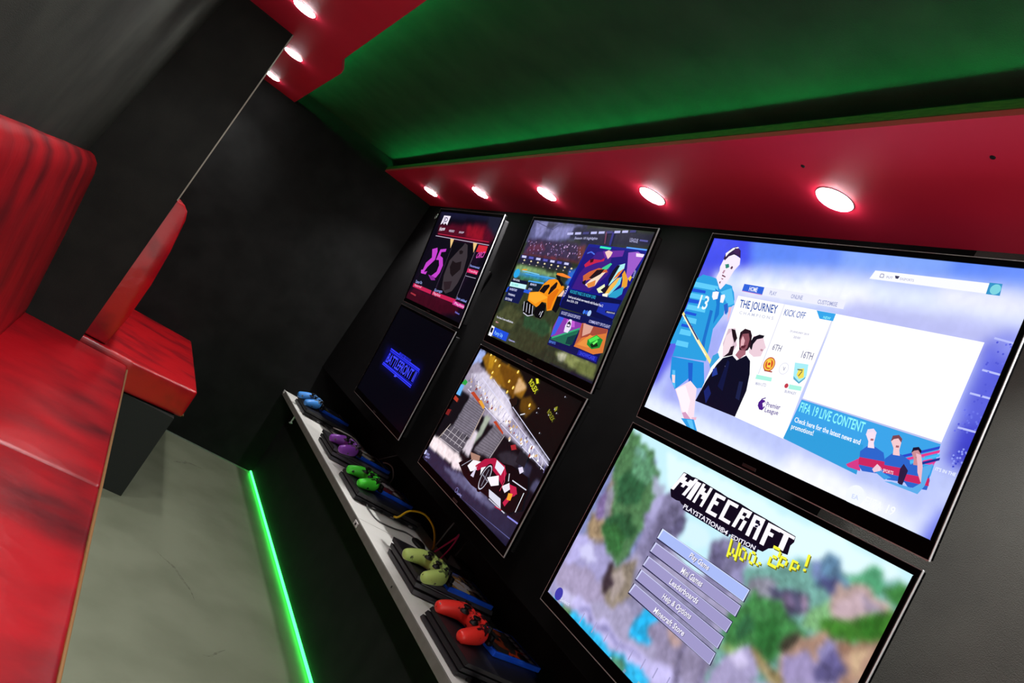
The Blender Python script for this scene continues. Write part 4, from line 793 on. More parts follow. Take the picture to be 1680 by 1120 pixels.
  ('p','4C4852',(.3332,.2468,.4281,.2431,.4281,.2417,.3332,.2454)),
  ('p','4C4852',(.3292,.2558,.4265,.2501,.4265,.2487,.3292,.2544)),
  ('p','4C4852',(.3252,.265,.425,.257,.4248,.2556,.325,.2636)),
  ('p','4C4852',(.3212,.2741,.4233,.264,.4231,.2626,.321,.2727)),
  ('p','4C4852',(.3171,.2833,.4217,.271,.4215,.2696,.3169,.2819)),
  ('p','4C4852',(.313,.2925,.4201,.278,.4199,.2766,.3128,.2911)),
  ('p','C8C0C8',(.0661,.3272,.0828,.2755,.0808,.2749,.0641,.3266)),
  ('p','C8C0C8',(.1045,.3246,.1208,.2737,.1188,.2731,.1025,.324)),
  ('p','C8C0C8',(.1418,.3221,.1576,.2719,.1556,.2713,.1398,.3215)),
  ('p','C8C0C8',(.1782,.3197,.1936,.2702,.1914,.2696,.176,.3191)),
  ('p','C8C0C8',(.2134,.3174,.2285,.2685,.2263,.2679,.2112,.3168)),
  ('p','C8C0C8',(.2477,.3151,.2624,.2669,.2602,.2663,.2455,.3145)),
  ('p','C8C0C8',(.0599,.3353,.2338,.3282,.2338,.3266,.0599,.3337)),
  ('p','C8C0C8',(.0645,.3163,.2379,.3104,.2379,.3088,.0645,.3147)),
  ('p','C8C0C8',(.0691,.2974,.242,.2928,.242,.2912,.0691,.2958)),
  ('p','B8A8A0',(.0802,.2771,.0485,.3382,.0521,.34,.0838,.2789)),
  ('p','C8B0A0',(.249,.171,.2566,.2736,.2606,.2734,.253,.1708)),
  ('p','A89CA0',(.4374,.2005,.4222,.2779,.4262,.2787,.4414,.2013)),
  ('p','F4F0FC',(.0439,.0989,.0717,.1287,.0731,.1275,.0453,.0977)),
  ('p','6A66A0',(.0788,.124,.0856,.096,.0842,.0956,.0774,.1236)),
  ('p','8A84C0',(.078,.1038,.0982,.135,.0998,.134,.0796,.1028)),
  ('p','6A66A0',(.1122,.1285,.1189,.101,.1175,.1006,.1108,.1281)),
  ('p','F4F0FC',(.1117,.109,.1508,.1345,.1518,.1329,.1127,.1074)),
  ('p','6A66A0',(.1448,.133,.1513,.1058,.1499,.1054,.1434,.1326)),
  ('p','8A84C0',(.144,.1133,.1601,.1444,.1617,.1436,.1456,.1125)),
  ('p','6A66A0',(.1765,.1374,.1829,.1105,.1815,.1101,.1751,.137)),
  ('p','F4F0FC',(.1759,.1182,.2089,.1442,.2101,.1428,.1771,.1168)),
  ('p','6A66A0',(.2075,.1416,.2138,.115,.2124,.1146,.2061,.1412)),
  ('p','8A84C0',(.2068,.1226,.2328,.1499,.2342,.1487,.2082,.1214)),
  ('p','6A66A0',(.2378,.1458,.2439,.1195,.2425,.1191,.2364,.1454)),
  ('p','F4F0FC',(.237,.1268,.2514,.1569,.253,.1561,.2386,.126)),
  ('p','6A66A0',(.2673,.1498,.2733,.1239,.2719,.1235,.2659,.1494)),
  ('p','8A84C0',(.2667,.1314,.2964,.1565,.2976,.1551,.2679,.13)),
  ('p','6A66A0',(.2962,.1538,.302,.1281,.3006,.1277,.2948,.1534)),
  ('p','F4F0FC',(.2954,.1352,.3084,.1648,.31,.164,.297,.1344)),
  ('p','6A66A0',(.3243,.1577,.3301,.1323,.3287,.1319,.3229,.1573)),
  ('p','8A84C0',(.3237,.1395,.3496,.1648,.3508,.1636,.3249,.1383)),
  ('p','6A66A0',(.3519,.1615,.3575,.1363,.3561,.1359,.3505,.1611)),
  ('p','F4F0FC',(.351,.1433,.3645,.1718,.3661,.171,.3526,.1425)),
  ('p','6A66A0',(.3788,.1652,.3843,.1403,.3829,.1399,.3774,.1648)),
  ('p','8A84C0',(.378,.1472,.3918,.1752,.3934,.1744,.3796,.1464)),
  ('p','6A66A0',(.4051,.1688,.4105,.1442,.4091,.1438,.4037,.1684)),
  ('p','F4F0FC',(.4045,.1512,.4283,.1756,.4295,.1744,.4057,.15)),
  ('p','6A66A0',(.4308,.1722,.4361,.1479,.4347,.1477,.4294,.172)),
  ('p','8A84C0',(.4304,.1552,.4658,.1754,.4666,.1738,.4312,.1536)),
  ('p','6A66A0',(.456,.1757,.4612,.1516,.4598,.1514,.4546,.1755)),
  ('p','F4F0FC',(.4551,.1584,.469,.1851,.4706,.1843,.4567,.1576)),
  ('p','6A66A0',(.4806,.179,.4857,.1552,.4843,.155,.4792,.1788)),
  ('p','8A84C0',(.4797,.1621,.4962,.1875,.4978,.1865,.4813,.1611)),
  ('p','6A66A0',(.5047,.1823,.5097,.1588,.5083,.1586,.5033,.1821)),
  ('p','F4F0FC',(.5041,.1658,.5317,.187,.5327,.1856,.5051,.1644)),
  ('p','6A66A0',(.5282,.1856,.5332,.1623,.5318,.1621,.5268,.1854)),
  ('p','8A84C0',(.5278,.1693,.5636,.1873,.5644,.1857,.5286,.1677)),
  ('p','6A66A0',(.5513,.1888,.5562,.1657,.5548,.1655,.5499,.1886)),
  ('p','F4F0FC',(.5507,.1726,.5757,.1938,.5769,.1924,.5519,.1712)),
  ('p','6A66A0',(.5739,.1919,.5787,.169,.5773,.1688,.5725,.1917)),
  ('p','8A84C0',(.5732,.1757,.5929,.1984,.5943,.1972,.5746,.1745)),
  ('p','6A66A0',(.5961,.1949,.6007,.1723,.5993,.1721,.5947,.1947)),
  ('p','F4F0FC',(.5956,.1791,.63,.1962,.6308,.1946,.5964,.1775)),
  ('p','6A66A0',(.6178,.1979,.6223,.1755,.6209,.1753,.6164,.1977)),
  ('p','8A84C0',(.6169,.1818,.6268,.2071,.6284,.2065,.6185,.1812)),
  ('p','6A66A0',(.639,.2008,.6435,.1786,.6421,.1784,.6376,.2006)),
  ('p','F4F0FC',(.6385,.1854,.6685,.203,.6695,.2014,.6395,.1838)),
  ('p','6A66A0',(.6599,.2037,.6643,.1817,.6629,.1815,.6585,.2035)),
  ('p','8A84C0',(.6591,.1881,.6746,.2107,.676,.2097,.6605,.1871)),
  ('p','6A66A0',(.6803,.2065,.6846,.1847,.6832,.1845,.6789,.2063)),
  ('p','F4F0FC',(.6794,.191,.6911,.2146,.6927,.2138,.681,.1902)),
  ('p','6A66A0',(.7003,.2092,.7046,.1877,.7032,.1875,.6989,.209)),
  ('p','8A84C0',(.6994,.1939,.7102,.2175,.7118,.2167,.701,.1931)),
  ('p','6A66A0',(.7199,.2119,.7241,.1906,.7227,.1904,.7185,.2117)),
  ('p','DAD8F4',(.0752,.1504,.7067,.2115,.7069,.2093,.0754,.1482)),
  ('p','DAD8F4',(.1265,.0939,.7182,.1962,.7186,.194,.1269,.0917)),
  ('p','DAD8F4',(.2097,.0802,.7098,.1827,.7102,.1805,.2101,.078)),
  ('p','F8F4F8',(.2903,.136,.2871,.1406,.2817,.1388,.2817,.1333,.2871,.1315)),
  ('p','C8A070',(.4683,.1817,.466,.1847,.4625,.1836,.4625,.1798,.466,.1787)),
  ('p','6A6480',(.0973,.1452,.0943,.1493,.0895,.1477,.0895,.1427,.0943,.1411)),
  ('p','E8C8A0',(.2886,.1506,.2859,.1543,.2816,.1529,.2816,.1483,.2859,.1469)),
  ('p','FFFFFF',(.559,.1764,.5558,.1809,.5505,.1792,.5505,.1736,.5558,.1719)),
  ('p','8A3A38',(.4437,.17,.441,.1737,.4367,.1723,.4367,.1677,.441,.1663)),
  ('p','F8F4F8',(.6244,.2037,.6207,.2087,.6149,.2068,.6149,.2006,.6207,.1987)),
  ('p','C8A070',(.1557,.1237,.1523,.1285,.1467,.1266,.1467,.1208,.1523,.1189)),
  ('p','6A6480',(.5576,.196,.5549,.1998,.5505,.1983,.5505,.1937,.5549,.1923)),
  ('p','E8C8A0',(.5136,.1822,.5106,.1863,.5057,.1848,.5057,.1796,.5106,.178)),
  ('p','FFFFFF',(.6026,.1818,.5992,.1865,.5936,.1847,.5936,.1788,.5992,.177)),
  ('p','8A3A38',(.1377,.1336,.1335,.1393,.1268,.1372,.1268,.1301,.1335,.128)),
  ('p','F8F4F8',(.555,.1902,.5515,.1949,.5459,.1931,.5459,.1872,.5515,.1854)),
  ('p','C8A070',(.0639,.1169,.0616,.1201,.0578,.1189,.0578,.1149,.0616,.1137)),
  ('p','6A6480',(.1142,.1127,.1117,.1162,.1075,.1149,.1075,.1105,.1117,.1091)),
  ('p','E8C8A0',(.3406,.1383,.3376,.1425,.3328,.1409,.3328,.1358,.3376,.1342)),
  ('p','FFFFFF',(.4626,.1744,.4587,.1797,.4525,.1777,.4525,.1711,.4587,.1691)),
  ('p','8A3A38',(.2513,.1478,.2474,.1532,.241,.1511,.241,.1445,.2474,.1424)),
  ('p','F8F4F8',(.6062,.1947,.6036,.1982,.5995,.1969,.5995,.1925,.6036,.1912)),
  ('p','C8A070',(.235,.1508,.2324,.1544,.2282,.153,.2282,.1486,.2324,.1472)),
  ('p','6A6480',(.058,.1238,.0548,.1282,.0495,.1265,.0495,.121,.0548,.1193)),
  ('p','E8C8A0',(.6439,.1945,.6406,.1991,.6351,.1973,.6351,.1916,.6406,.1899)),
  ('p','FFFFFF',(.4843,.2013,.4806,.2064,.4747,.2045,.4747,.1982,.4806,.1963)),
  ('p','8A3A38',(.608,.1842,.6051,.1882,.6004,.1866,.6004,.1817,.6051,.1802)),
  ('p','F8F4F8',(.132,.1171,.1298,.1201,.1262,.119,.1262,.1152,.1298,.1141)),
  ('p','C8A070',(.1825,.1465,.1804,.1495,.1768,.1483,.1768,.1446,.1804,.1435)),
  ('p','6A6480',(.0179,.1186,.015,.1225,.0105,.121,.0105,.1162,.015,.1148)),
  ('p','E8C8A0',(.1219,.1256,.1195,.1289,.1157,.1276,.1157,.1236,.1195,.1223)),
  ('p','FFFFFF',(.2271,.1472,.2247,.1504,.221,.1492,.221,.1452,.2247,.144)),
  ('p','8A3A38',(.6087,.1812,.6056,.1854,.6006,.1838,.6006,.1786,.6056,.177)),
  ('p','F8F4F8',(.0909,.137,.0883,.1407,.0841,.1393,.0841,.1348,.0883,.1334)),
  ('p','C8A070',(.5401,.1819,.536,.1874,.5295,.1853,.5295,.1784,.536,.1763)),
  ('p','6A6480',(.3919,.1784,.3898,.1813,.3863,.1802,.3863,.1766,.3898,.1755)),
  ('p','E8C8A0',(.4578,.1725,.4542,.1774,.4485,.1755,.4485,.1695,.4542,.1677)),
  ('p','FFFFFF',(.2275,.1405,.2238,.1455,.2178,.1436,.2178,.1374,.2238,.1354)),
  ('p','8A3A38',(.4266,.1594,.4241,.1629,.42,.1616,.42,.1573,.4241,.1559)),
  ('p','F8F4F8',(.6037,.1905,.6,.1957,.5939,.1937,.5939,.1873,.6,.1854)),
  ('p','C8A070',(.5725,.1767,.5693,.181,.5642,.1794,.5642,.174,.5693,.1724)),
  ('p','6A6480',(.2574,.1502,.2548,.1539,.2505,.1525,.2505,.148,.2548,.1466)),
  ('p','E8C8A0',(.2832,.1615,.2802,.1656,.2754,.1641,.2754,.159,.2802,.1574)),
  ('p','FFFFFF',(.6644,.2008,.6615,.2047,.657,.2032,.657,.1984,.6615,.1969)),
  ('p','8A3A38',(.1893,.1409,.1868,.1444,.1827,.1431,.1827,.1388,.1868,.1375)),
  ('p','F8F4F8',(.5032,.1798,.5002,.184,.4952,.1824,.4952,.1772,.5002,.1756)),
  ('p','C8A070',(.4862,.1599,.4828,.1646,.4772,.1628,.4772,.157,.4828,.1551)),
  ('p','6A6480',(.6354,.1971,.6323,.2013,.6274,.1997,.6274,.1945,.6323,.1929)),
  ('p','E8C8A0',(.2108,.1308,.2071,.1359,.2011,.134,.2011,.1276,.2071,.1257)),
  ('p','FFFFFF',(.6348,.1976,.6308,.2032,.6243,.2011,.6243,.1942,.6308,.1921)),
  ('p','8A3A38',(.4875,.1781,.4851,.1813,.4812,.1801,.4812,.176,.4851,.1748)),
  ('p','F8F4F8',(.6163,.1786,.6125,.1838,.6064,.1818,.6064,.1754,.6125,.1734)),
  ('p','C8A070',(.6495,.1919,.6463,.1963,.6411,.1946,.6411,.1892,.6463,.1875)),
  ('p','6A6480',(.1484,.1661,.145,.1708,.1395,.169,.1395,.1632,.145,.1614)),
  ('p','E8C8A0',(.4387,.1594,.4348,.1648,.4285,.1627,.4285,.1561,.4348,.1541)),
  ('p','FFFFFF',(.5473,.1878,.5446,.1914,.5403,.19,.5403,.1855,.5446,.1841)),
  ('p','8A3A38',(.2329,.1376,.23,.1417,.2252,.1401,.2252,.1351,.23,.1336)),
  ('p','F8F4F8',(.1875,.1249,.1845,.1291,.1796,.1275,.1796,.1223,.1845,.1207)),
  ('p','C8A070',(.4679,.1637,.4639,.1691,.4575,.167,.4575,.1603,.4639,.1582)),
  ('p','6A6480',(.4003,.1683,.3982,.1712,.3948,.1701,.3948,.1665,.3982,.1654)),
  ('p','E8C8A0',(.3222,.1531,.3185,.1582,.3124,.1563,.3124,.1499,.3185,.1479)),
  ('p','FFFFFF',(.2004,.1509,.1971,.1553,.1919,.1536,.1919,.1481,.1971,.1464)),
  ('p','8A3A38',(.2972,.1564,.2935,.1615,.2876,.1595,.2876,.1532,.2935,.1513)),
  ('p','F8F4F8',(.1376,.1258,.135,.1295,.1307,.1281,.1307,.1236,.135,.1222)),
  ('p','C8A070',(.5486,.1882,.5449,.1932,.539,.1913,.539,.1851,.5449,.1832)),
  ('p','6A6480',(.6148,.1995,.6117,.2038,.6066,.2021,.6066,.1968,.6117,.1952)),
  ('p','E8C8A0',(.4153,.1636,.4121,.168,.4069,.1663,.4069,.1609,.4121,.1592)),
  ('p','FFFFFF',(.4219,.1644,.418,.1697,.4117,.1677,.4117,.1611,.418,.159)),
  ('p','8A3A38',(.6189,.203,.6148,.2086,.6083,.2065,.6083,.1996,.6148,.1975)),
  ('p','F8F4F8',(.5462,.186,.5432,.1902,.5384,.1886,.5384,.1835,.5432,.1819)),
  ('p','C8A070',(.08,.1227,.0765,.1274,.0709,.1256,.0709,.1197,.0765,.1179)),
  ('p','6A6480',(.5622,.1693,.5586,.1742,.5528,.1724,.5528,.1663,.5586,.1644)),
  ('p','E8C8A0',(.481,.1981,.4769,.2037,.4703,.2015,.4703,.1946,.4769,.1925)),
  ('p','F8C83C',(.116,.0139,.1143,.0181,.11,.0199,.1058,.0181,.104,.0139,.1058,.0097,.11,.0079,.1143,.0097)),
  ('p','FFF4B0',(.113,.0139,.1115,.0165,.1085,.0165,.107,.0139,.1085,.0113,.1115,.0113)),
  ('p','F8C83C',(.1655,.0244,.1638,.0287,.1595,.0304,.1553,.0287,.1535,.0244,.1553,.0202,.1595,.0184,.1638,.0202)),
  ('p','FFF4B0',(.1625,.0244,.161,.027,.158,.027,.1565,.0244,.158,.0218,.161,.0218)),
  ('p','F8C83C',(.1867,.0619,.1849,.0661,.1807,.0679,.1764,.0661,.1747,.0619,.1764,.0576,.1807,.0559,.1849,.0576)),
  ('p','FFF4B0',(.1837,.0619,.1822,.0645,.1792,.0645,.1777,.0619,.1792,.0593,.1822,.0593)),
  ('p','F8C83C',(.2074,.0325,.2057,.0367,.2014,.0385,.1972,.0367,.1954,.0325,.1972,.0282,.2014,.0265,.2057,.0282)),
  ('p','FFF4B0',(.2044,.0325,.2029,.0351,.1999,.0351,.1984,.0325,.1999,.0299,.2029,.0299)),
  ('p','F8C83C',(.3571,.0699,.3553,.0742,.3511,.0759,.3468,.0742,.3451,.0699,.3468,.0657,.3511,.0639,.3553,.0657)),
  ('p','FFF4B0',(.3541,.0699,.3526,.0725,.3496,.0725,.3481,.0699,.3496,.0673,.3526,.0673)),
  ('p','F8C83C',(.3158,.0594,.3141,.0636,.3098,.0654,.3056,.0636,.3038,.0594,.3056,.0552,.3098,.0534,.3141,.0552)),
  ('p','FFF4B0',(.3128,.0594,.3113,.062,.3083,.062,.3068,.0594,.3083,.0568,.3113,.0568)),
  ('p','F8C83C',(.3365,.0898,.3348,.0941,.3305,.0958,.3263,.0941,.3245,.0898,.3263,.0856,.3305,.0838,.3348,.0856)),
  ('p','FFF4B0',(.3335,.0898,.332,.0924,.329,.0924,.3275,.0898,.329,.0872,.332,.0872)),
  ('p','F8C83C',(.4933,.0887,.4916,.0929,.4873,.0947,.4831,.0929,.4813,.0887,.4831,.0844,.4873,.0827,.4916,.0844)),
  ('p','FFF4B0',(.4903,.0887,.4888,.0913,.4858,.0913,.4843,.0887,.4858,.0861,.4888,.0861)),
  ('p','F8C83C',(.1944,.0775,.1927,.0817,.1884,.0835,.1842,.0817,.1824,.0775,.1842,.0732,.1884,.0715,.1927,.0732)),
  ('p','FFF4B0',(.1914,.0775,.1899,.0801,.1869,.0801,.1854,.0775,.1869,.0749,.1899,.0749)),
  ('p','F8C83C',(.3382,.022,.3365,.0263,.3322,.028,.328,.0263,.3262,.022,.328,.0178,.3322,.016,.3365,.0178)),
  ('p','FFF4B0',(.3352,.022,.3337,.0246,.3307,.0246,.3292,.022,.3307,.0194,.3337,.0194)),
  ('p','B84428',(.1083,.1535,.1266,.1443,.2415,.1635,.2426,.1734)),
  ('p','E0A038',(.1886,.1612,.204,.1534,.2483,.1649,.2439,.1744)),
  ('p','B84428',(.342,.187,.3556,.1796,.4283,.1951,.4295,.201)),
  ('p','2CA044',(.0218,.1262,.0498,.1302,.0456,.1438,.0127,.1449)),
  ('p','6AB0F0',(.0012,.1478,.0372,.146,.0455,.1829,.0126,.1844)),
  ('p','B03A28',(.0005,.1899,.0482,.1932,.0503,.2058,.0115,.2034)),
  ('p','7A2020',(.0063,.2421,.0384,.2364,.0382,.2586,.0066,.2606)),
  ('p','1A1410',(.3636,.1057,.4062,.0875,.4201,.1059,.4022,.1206)),
  ('t','D8D830','ROLEX',(.4226,.0354,.4851,.0547,.4268,.0197)),
  ('p','E0E038',(.4473,.0146,.4604,.0101,.4755,.0219,.4661,.0274)),
  ('t','8A8A28','ROLEX',(.5898,.0813,.6362,.0964,.5925,.0693)),
  ('p','8A8A28',(.611,.0604,.6231,.0523,.6286,.0623,.6219,.0689)),
  ('p','B8B8C8',(.6074,.1384,.6057,.1407,.6029,.1398,.6029,.1369,.6057,.136)),
  ('p','B8B8C8',(.6056,.0846,.6039,.087,.6011,.0861,.6011,.0831,.6039,.0822)),
  ('p','B8B8C8',(.7612,.0757,.7595,.078,.7567,.0771,.7567,.0742,.7595,.0733)),
  ('p','B8B8C8',(.5444,.0962,.5427,.0985,.5399,.0976,.5399,.0947,.5427,.0938)),
  ('p','B8B8C8',(.6189,.0634,.6172,.0658,.6144,.0649,.6144,.062,.6172,.0611)),
  ('p','B8B8C8',(.5417,.0834,.54,.0857,.5372,.0848,.5372,.0819,.54,.081)),
  ('p','B8B8C8',(.6366,.0214,.6349,.0238,.6321,.0229,.6321,.0199,.6349,.019)),
  ('p','B8B8C8',(.6367,.07,.6349,.0723,.6322,.0714,.6322,.0685,.6349,.0676)),
  ('p','B8B8C8',(.4989,.0973,.4972,.0997,.4944,.0988,.4944,.0959,.4972,.0949)),
  ('p','E8E8F0',(.4673,.127,.4879,.1172,.4867,.1144,.4661,.1242)),
  ('p','08080C',(.2681,.3509,.3049,.321,.4034,.2858,.5611,.253,.6584,.2511,.6925,.2824,.6938,.3262,.6573,.3586,.5877,.3656,.5032,.3652,.4068,.373,.3355,.3687)),
  ('p','F4F0F8',(.3286,.3386,.3444,.3133,.3933,.3021,.3943,.3272,.3624,.3455)),
  ('p','A88070',(.3041,.3014,.3712,.2908,.3799,.3038,.3334,.3173)),
  ('p','B01840',(.3725,.3225,.4061,.2879,.4547,.2674,.5239,.2667,.5527,.2799,.5585,.3131,.5107,.3018,.4456,.2956,.3971,.3293)),
  ('p','E8E4F4',(.4699,.2681,.5288,.2709,.5296,.2946,.4807,.2888)),
  ('p','F0F0FC',(.4098,.3151,.4506,.2937,.4618,.3205,.4263,.334)),
  ('p','D8D0E8',(.3832,.3185,.3953,.3522,.3738,.3541)),
  ('p','06060A',(.4861,.3301,.4846,.3437,.4803,.3559,.4737,.3657,.4653,.3719,.4561,.3741,.4468,.3719,.4384,.3657,.4318,.3559,.4275,.3437,.4261,.3301,.4275,.3165,.4318,.3042,.4384,.2945,.4468,.2882,.4561,.2861,.4653,.2882,.4737,.2945,.4803,.3042,.4846,.3165)),
  ('p','C8C8D8',(.481,.3285,.4799,.3402,.4765,.3508,.4711,.3592,.4645,.3646,.457,.3665,.4496,.3646,.4429,.3592,.4376,.3508,.4342,.3402,.433,.3285,.4342,.3167,.4376,.3061,.4429,.2977,.4496,.2923,.457,.2905,.4645,.2923,.4711,.2977,.4765,.3061,.4799,.3167)),
  ('p','14141C',(.478,.3285,.477,.339,.474,.3485,.4694,.356,.4635,.3608,.457,.3625,.4505,.3608,.4447,.356,.44,.3485,.4371,.339,.436,.3285,.4371,.318,.44,.3085,.4447,.301,.4505,.2961,.457,.2945,.4635,.2961,.4694,.301,.474,.3085,.477,.318)),
  ('p','8A8A9A',(.4621,.3548,.4576,.304,.4546,.3042,.4591,.355)),
  ('p','8A8A9A',(.431,.3274,.4846,.3346,.485,.3316,.4314,.3244)),
  ('p','F4F0F8',(.467,.3246,.5202,.2982,.5446,.3186,.5094,.3355)),
  ('p','D8D8E8',(.5074,.3454,.5869,.3427,.6099,.362,.5272,.3614)),
  ('p','E8E0EC',(.5609,.3151,.589,.2941,.6081,.3051,.5908,.3236)),
  ('p','C02048',(.5922,.2969,.6296,.2908,.6515,.3047,.6347,.3172,.6227,.3508,.605,.3468,.6172,.313)),
  ('p','F0A030',(.6085,.3165,.6298,.3107,.6351,.3285,.6156,.3337)),
  ('p','0A0A0C',(.6431,.3081,.6802,.2818,.706,.3265,.6696,.3477)),
  ('p','D8D8E8',(.5964,.2852,.6798,.2807,.6796,.2777,.5962,.2822)),
  ('p','F0F0F8',(.6747,.2892,.6804,.3425,.6834,.3421,.6777,.2888)),
  ('p','C8C8D8',(.5321,.3669,.6383,.3655,.6383,.3625,.5321,.3639)),
  ('p','B01838',(.5789,.3709,.619,.3654,.6186,.3624,.5785,.3679)),
  ('p','E0D8F0',(.5928,.2472,.61,.2379,.6265,.2462,.6145,.2576)),
  ('p','A82830',(.5001,.2116,.5216,.2012,.5386,.2105,.5175,.2208)),
  ('p','8A8AE0',(.6577,.3661,.7191,.3611,.7187,.3571,.6573,.3621)),
  ('p','D84060',(.5229,.2678,.5616,.3008,.5636,.2986,.5249,.2656)),
  ('p','D84060',(.5611,.2998,.5621,.3289,.5651,.3287,.5641,.2996)),
  ('p','E8E8F4',(.5652,.2756,.5796,.2935,.582,.2917,.5676,.2738)),
  ('p','9A9AAA',(.3324,.3162,.2937,.3501,.2957,.3523,.3344,.3184)),
  ('p','1C1C24',(.5595,.2062,.6139,.2104,.6192,.2374,.5653,.2397)),
  ('p','5A5A90',(.3659,.4289,.732,.4032,.7318,.4008,.3657,.4265)),
  ('p','8A8ACA',(.3483,.4155,.3479,.418,.3468,.4202,.345,.422,.3428,.4231,.3403,.4235,.3379,.4231,.3356,.422,.3339,.4202,.3327,.418,.3323,.4155,.3327,.413,.3339,.4108,.3356,.409,.3379,.4079,.3403,.4075,.3428,.4079,.345,.409,.3468,.4108,.3479,.413)),
  ('p','1C1C38',(.3468,.4155,.3465,.4175,.3456,.4193,.3442,.4207,.3423,.4217,.3403,.422,.3383,.4217,.3365,.4207,.3351,.4193,.3342,.4175,.3338,.4155,.3342,.4135,.3351,.4117,.3365,.4102,.3383,.4093,.3403,.409,.3423,.4093,.3442,.4102,.3456,.4117,.3465,.4135)),
  ('t','9A9AD8','Loading',(.3529,.4233,.3851,.4198,.3499,.4162)),
  ('p','C8C8F4',(.0246,.4034,.0242,.4059,.0231,.4081,.0213,.4099,.0191,.411,.0166,.4114,.0142,.411,.0119,.4099,.0102,.4081,.009,.4059,.0086,.4034,.009,.4009,.0102,.3987,.0119,.3969,.0142,.3958,.0166,.3954,.0191,.3958,.0213,.3969,.0231,.3987,.0242,.4009)),
  ('t','A0A0E0','KEN',(.0327,.408,.0566,.404,.0266,.4014)),
  ('t','A0A0E0','MENU',(.0347,.4176,.0667,.4105,.0329,.4109)),
  ('t','5A5A90','HELP',(.0297,.4311,.0606,.4258,.0279,.4245)),
 ]),
 'U1': dict(grid=(90, 56, 2, 0.05, '0A0714'), ground=[
  ('161630',(.0156,.0062,.7118,.0041,.7136,.0367,.4477,.0297,.0421,.0439)),
  ('500A20',(.0585,.0722,.6036,.041,.729,.0935,.6837,.1212,.0863,.1242)),
  ('8C1024',(.3946,.0582,.5888,.0586,.621,.1123,.4357,.1097)),
  ('1C1C30',(.5711,.0084,.7157,.0081,.729,.0935,.6198,.0572)),
  ('160A1E',(.0754,.1272,.7015,.1285,.5608,.3701,.0305,.4004)),
  ('4A0820',(.0607,.3711,.3255,.3708,.6672,.3568,.5868,.3949,.0381,.4355)),
  ('3A0618',(-.0546,.3944,.3299,.38,.6599,.3726,.6646,.4045,.4305,.4425,.0371,.4403)),
 ], marks=[
  ('p','08060E',(0,0,0,0,0,.001)),
  ('p','EDE6F6',(.0743,.0284,.1616,.028,.1598,.0703,.1396,.0641,.1242,.0623,.1194,.0706,.0979,.0634,.072,.0716)),
  ('t','3A2A60','JD',(.0888,.0575,.1458,.0572,.0816,.0353)),
  ('t','F2E8F8','Home',(.0866,.1009,.1542,.0943,.0843,.0831)),
  ('t','D8C8E0','VIDEO',(.209,.0977,.2779,.0962,.2096,.0883)),
  ('t','D8C8E0','SHOP',(.336,.096,.3916,.095,.3373,.0878)),
  ('p','C02040',(.0898,.1158,.6838,.1122,.6838,.1092,.0898,.1128)),
  ('p','C8C0D8',(.0702,.1262,.6956,.1238,.6956,.1214,.0702,.1238)),
  ('p','E8C080',(.2686,.1255,.313,.1248,.313,.1651)),
  ('p','E8C080',(.5345,.1239,.5771,.1235,.5774,.1626)),
  ('p','0C0A16',(.0694,.1348,.2725,.1304,.3153,.1673,.3284,.3608,.0541,.3513,.0691,.2686)),
  ('p','0A0810',(.3134,.1349,.5386,.1302,.5815,.1667,.5811,.3543,.3528,.3579)),
  ('p','C040C8',(.0973,.187,.156,.1756,.1756,.1912,.1859,.2292,.1282,.2684,.1044,.3005,.0835,.2925,.0881,.252,.1369,.2233)),
  ('p','C040C8',(.0994,.296,.148,.2865,.143,.3018,.0946,.3025)),
  ('p','C040C8',(.202,.1797,.2711,.1712,.2742,.1842,.2266,.19,.2306,.2064,.2714,.2128,.3077,.243,.3059,.2765,.2837,.3003,.2381,.3097,.2197,.2993,.264,.2757,.2632,.2469,.2345,.2253,.1988,.2281)),
  ('p','8A2A96',(.1759,.2987,.2626,.3,.2893,.3118,.2389,.317)),
  ('p','C848D0',(.0619,.2894,.1114,.2799,.1069,.3028,.0772,.3031)),
  ('p','3A3238',(.4423,.1452,.4527,.132,.4883,.1378,.533,.1835,.5552,.2485,.5433,.2949,.5181,.3296,.4613,.3478,.4003,.3335,.3636,.2805,.3595,.2152,.4057,.1748)),
  ('p','1C1418',(.4243,.169,.4427,.1632,.4696,.1658,.4693,.1771,.4432,.1812)),
  ('p','1A1216',(.3949,.2124,.4384,.218,.4939,.2067,.5151,.2387,.4614,.2757,.4252,.2653,.3925,.2404)),
  ('p','2A1E24',(.3909,.3061,.479,.2924,.487,.3239,.4386,.3386)),
  ('p','4A4050',(.3241,.1643,.3321,.3651,.3341,.3651,.3261,.1643)),
  ('p','8A8090',(.5881,.1574,.5885,.3624,.5905,.3624,.5901,.1574)),
  ('p','D02838',(.599,.1286,.6896,.1272,.6954,.1542,.5995,.1567)),
  ('t','E050B8','ORCI',(.6189,.1813,.6863,.1719,.6224,.1573)),
  ('t','8A9AE8','Recommended',(.5987,.2171,.6943,.2175,.5978,.2084)),
  ('p','D02860',(.5846,.2258,.696,.2246,.6958,.2406,.5894,.2418)),
  ('t','F8A8D0','Trending',(.6024,.2375,.691,.2359,.6025,.2287)),
  ('p','A8A0B8',(.5925,.2572,.6989,.2556,.6989,.2536,.5925,.2552)),
  ('p','C02050',(.0357,.3558,.2967,.3571,.2998,.3729,.0387,.3725)),
  ('p','C02050',(.3139,.3576,.5927,.3538,.598,.3705,.3166,.3728)),
  ('t','9AA8E0','Dance On',(.0579,.3519,.1447,.3477,.0524,.3387)),
  ('t','F0A0C0','Featured',(.0566,.3674,.1532,.3649,.0602,.3568)),
  ('t','8A9AD8','Songs',(.3262,.3562,.4219,.35,.3244,.3443)),
  ('t','F0A8C8','Playlists',(.327,.3697,.4179,.3685,.3286,.3583)),
  ('p','C83088',(.5751,.3604,.6973,.3613,.6997,.3771,.5773,.3766)),
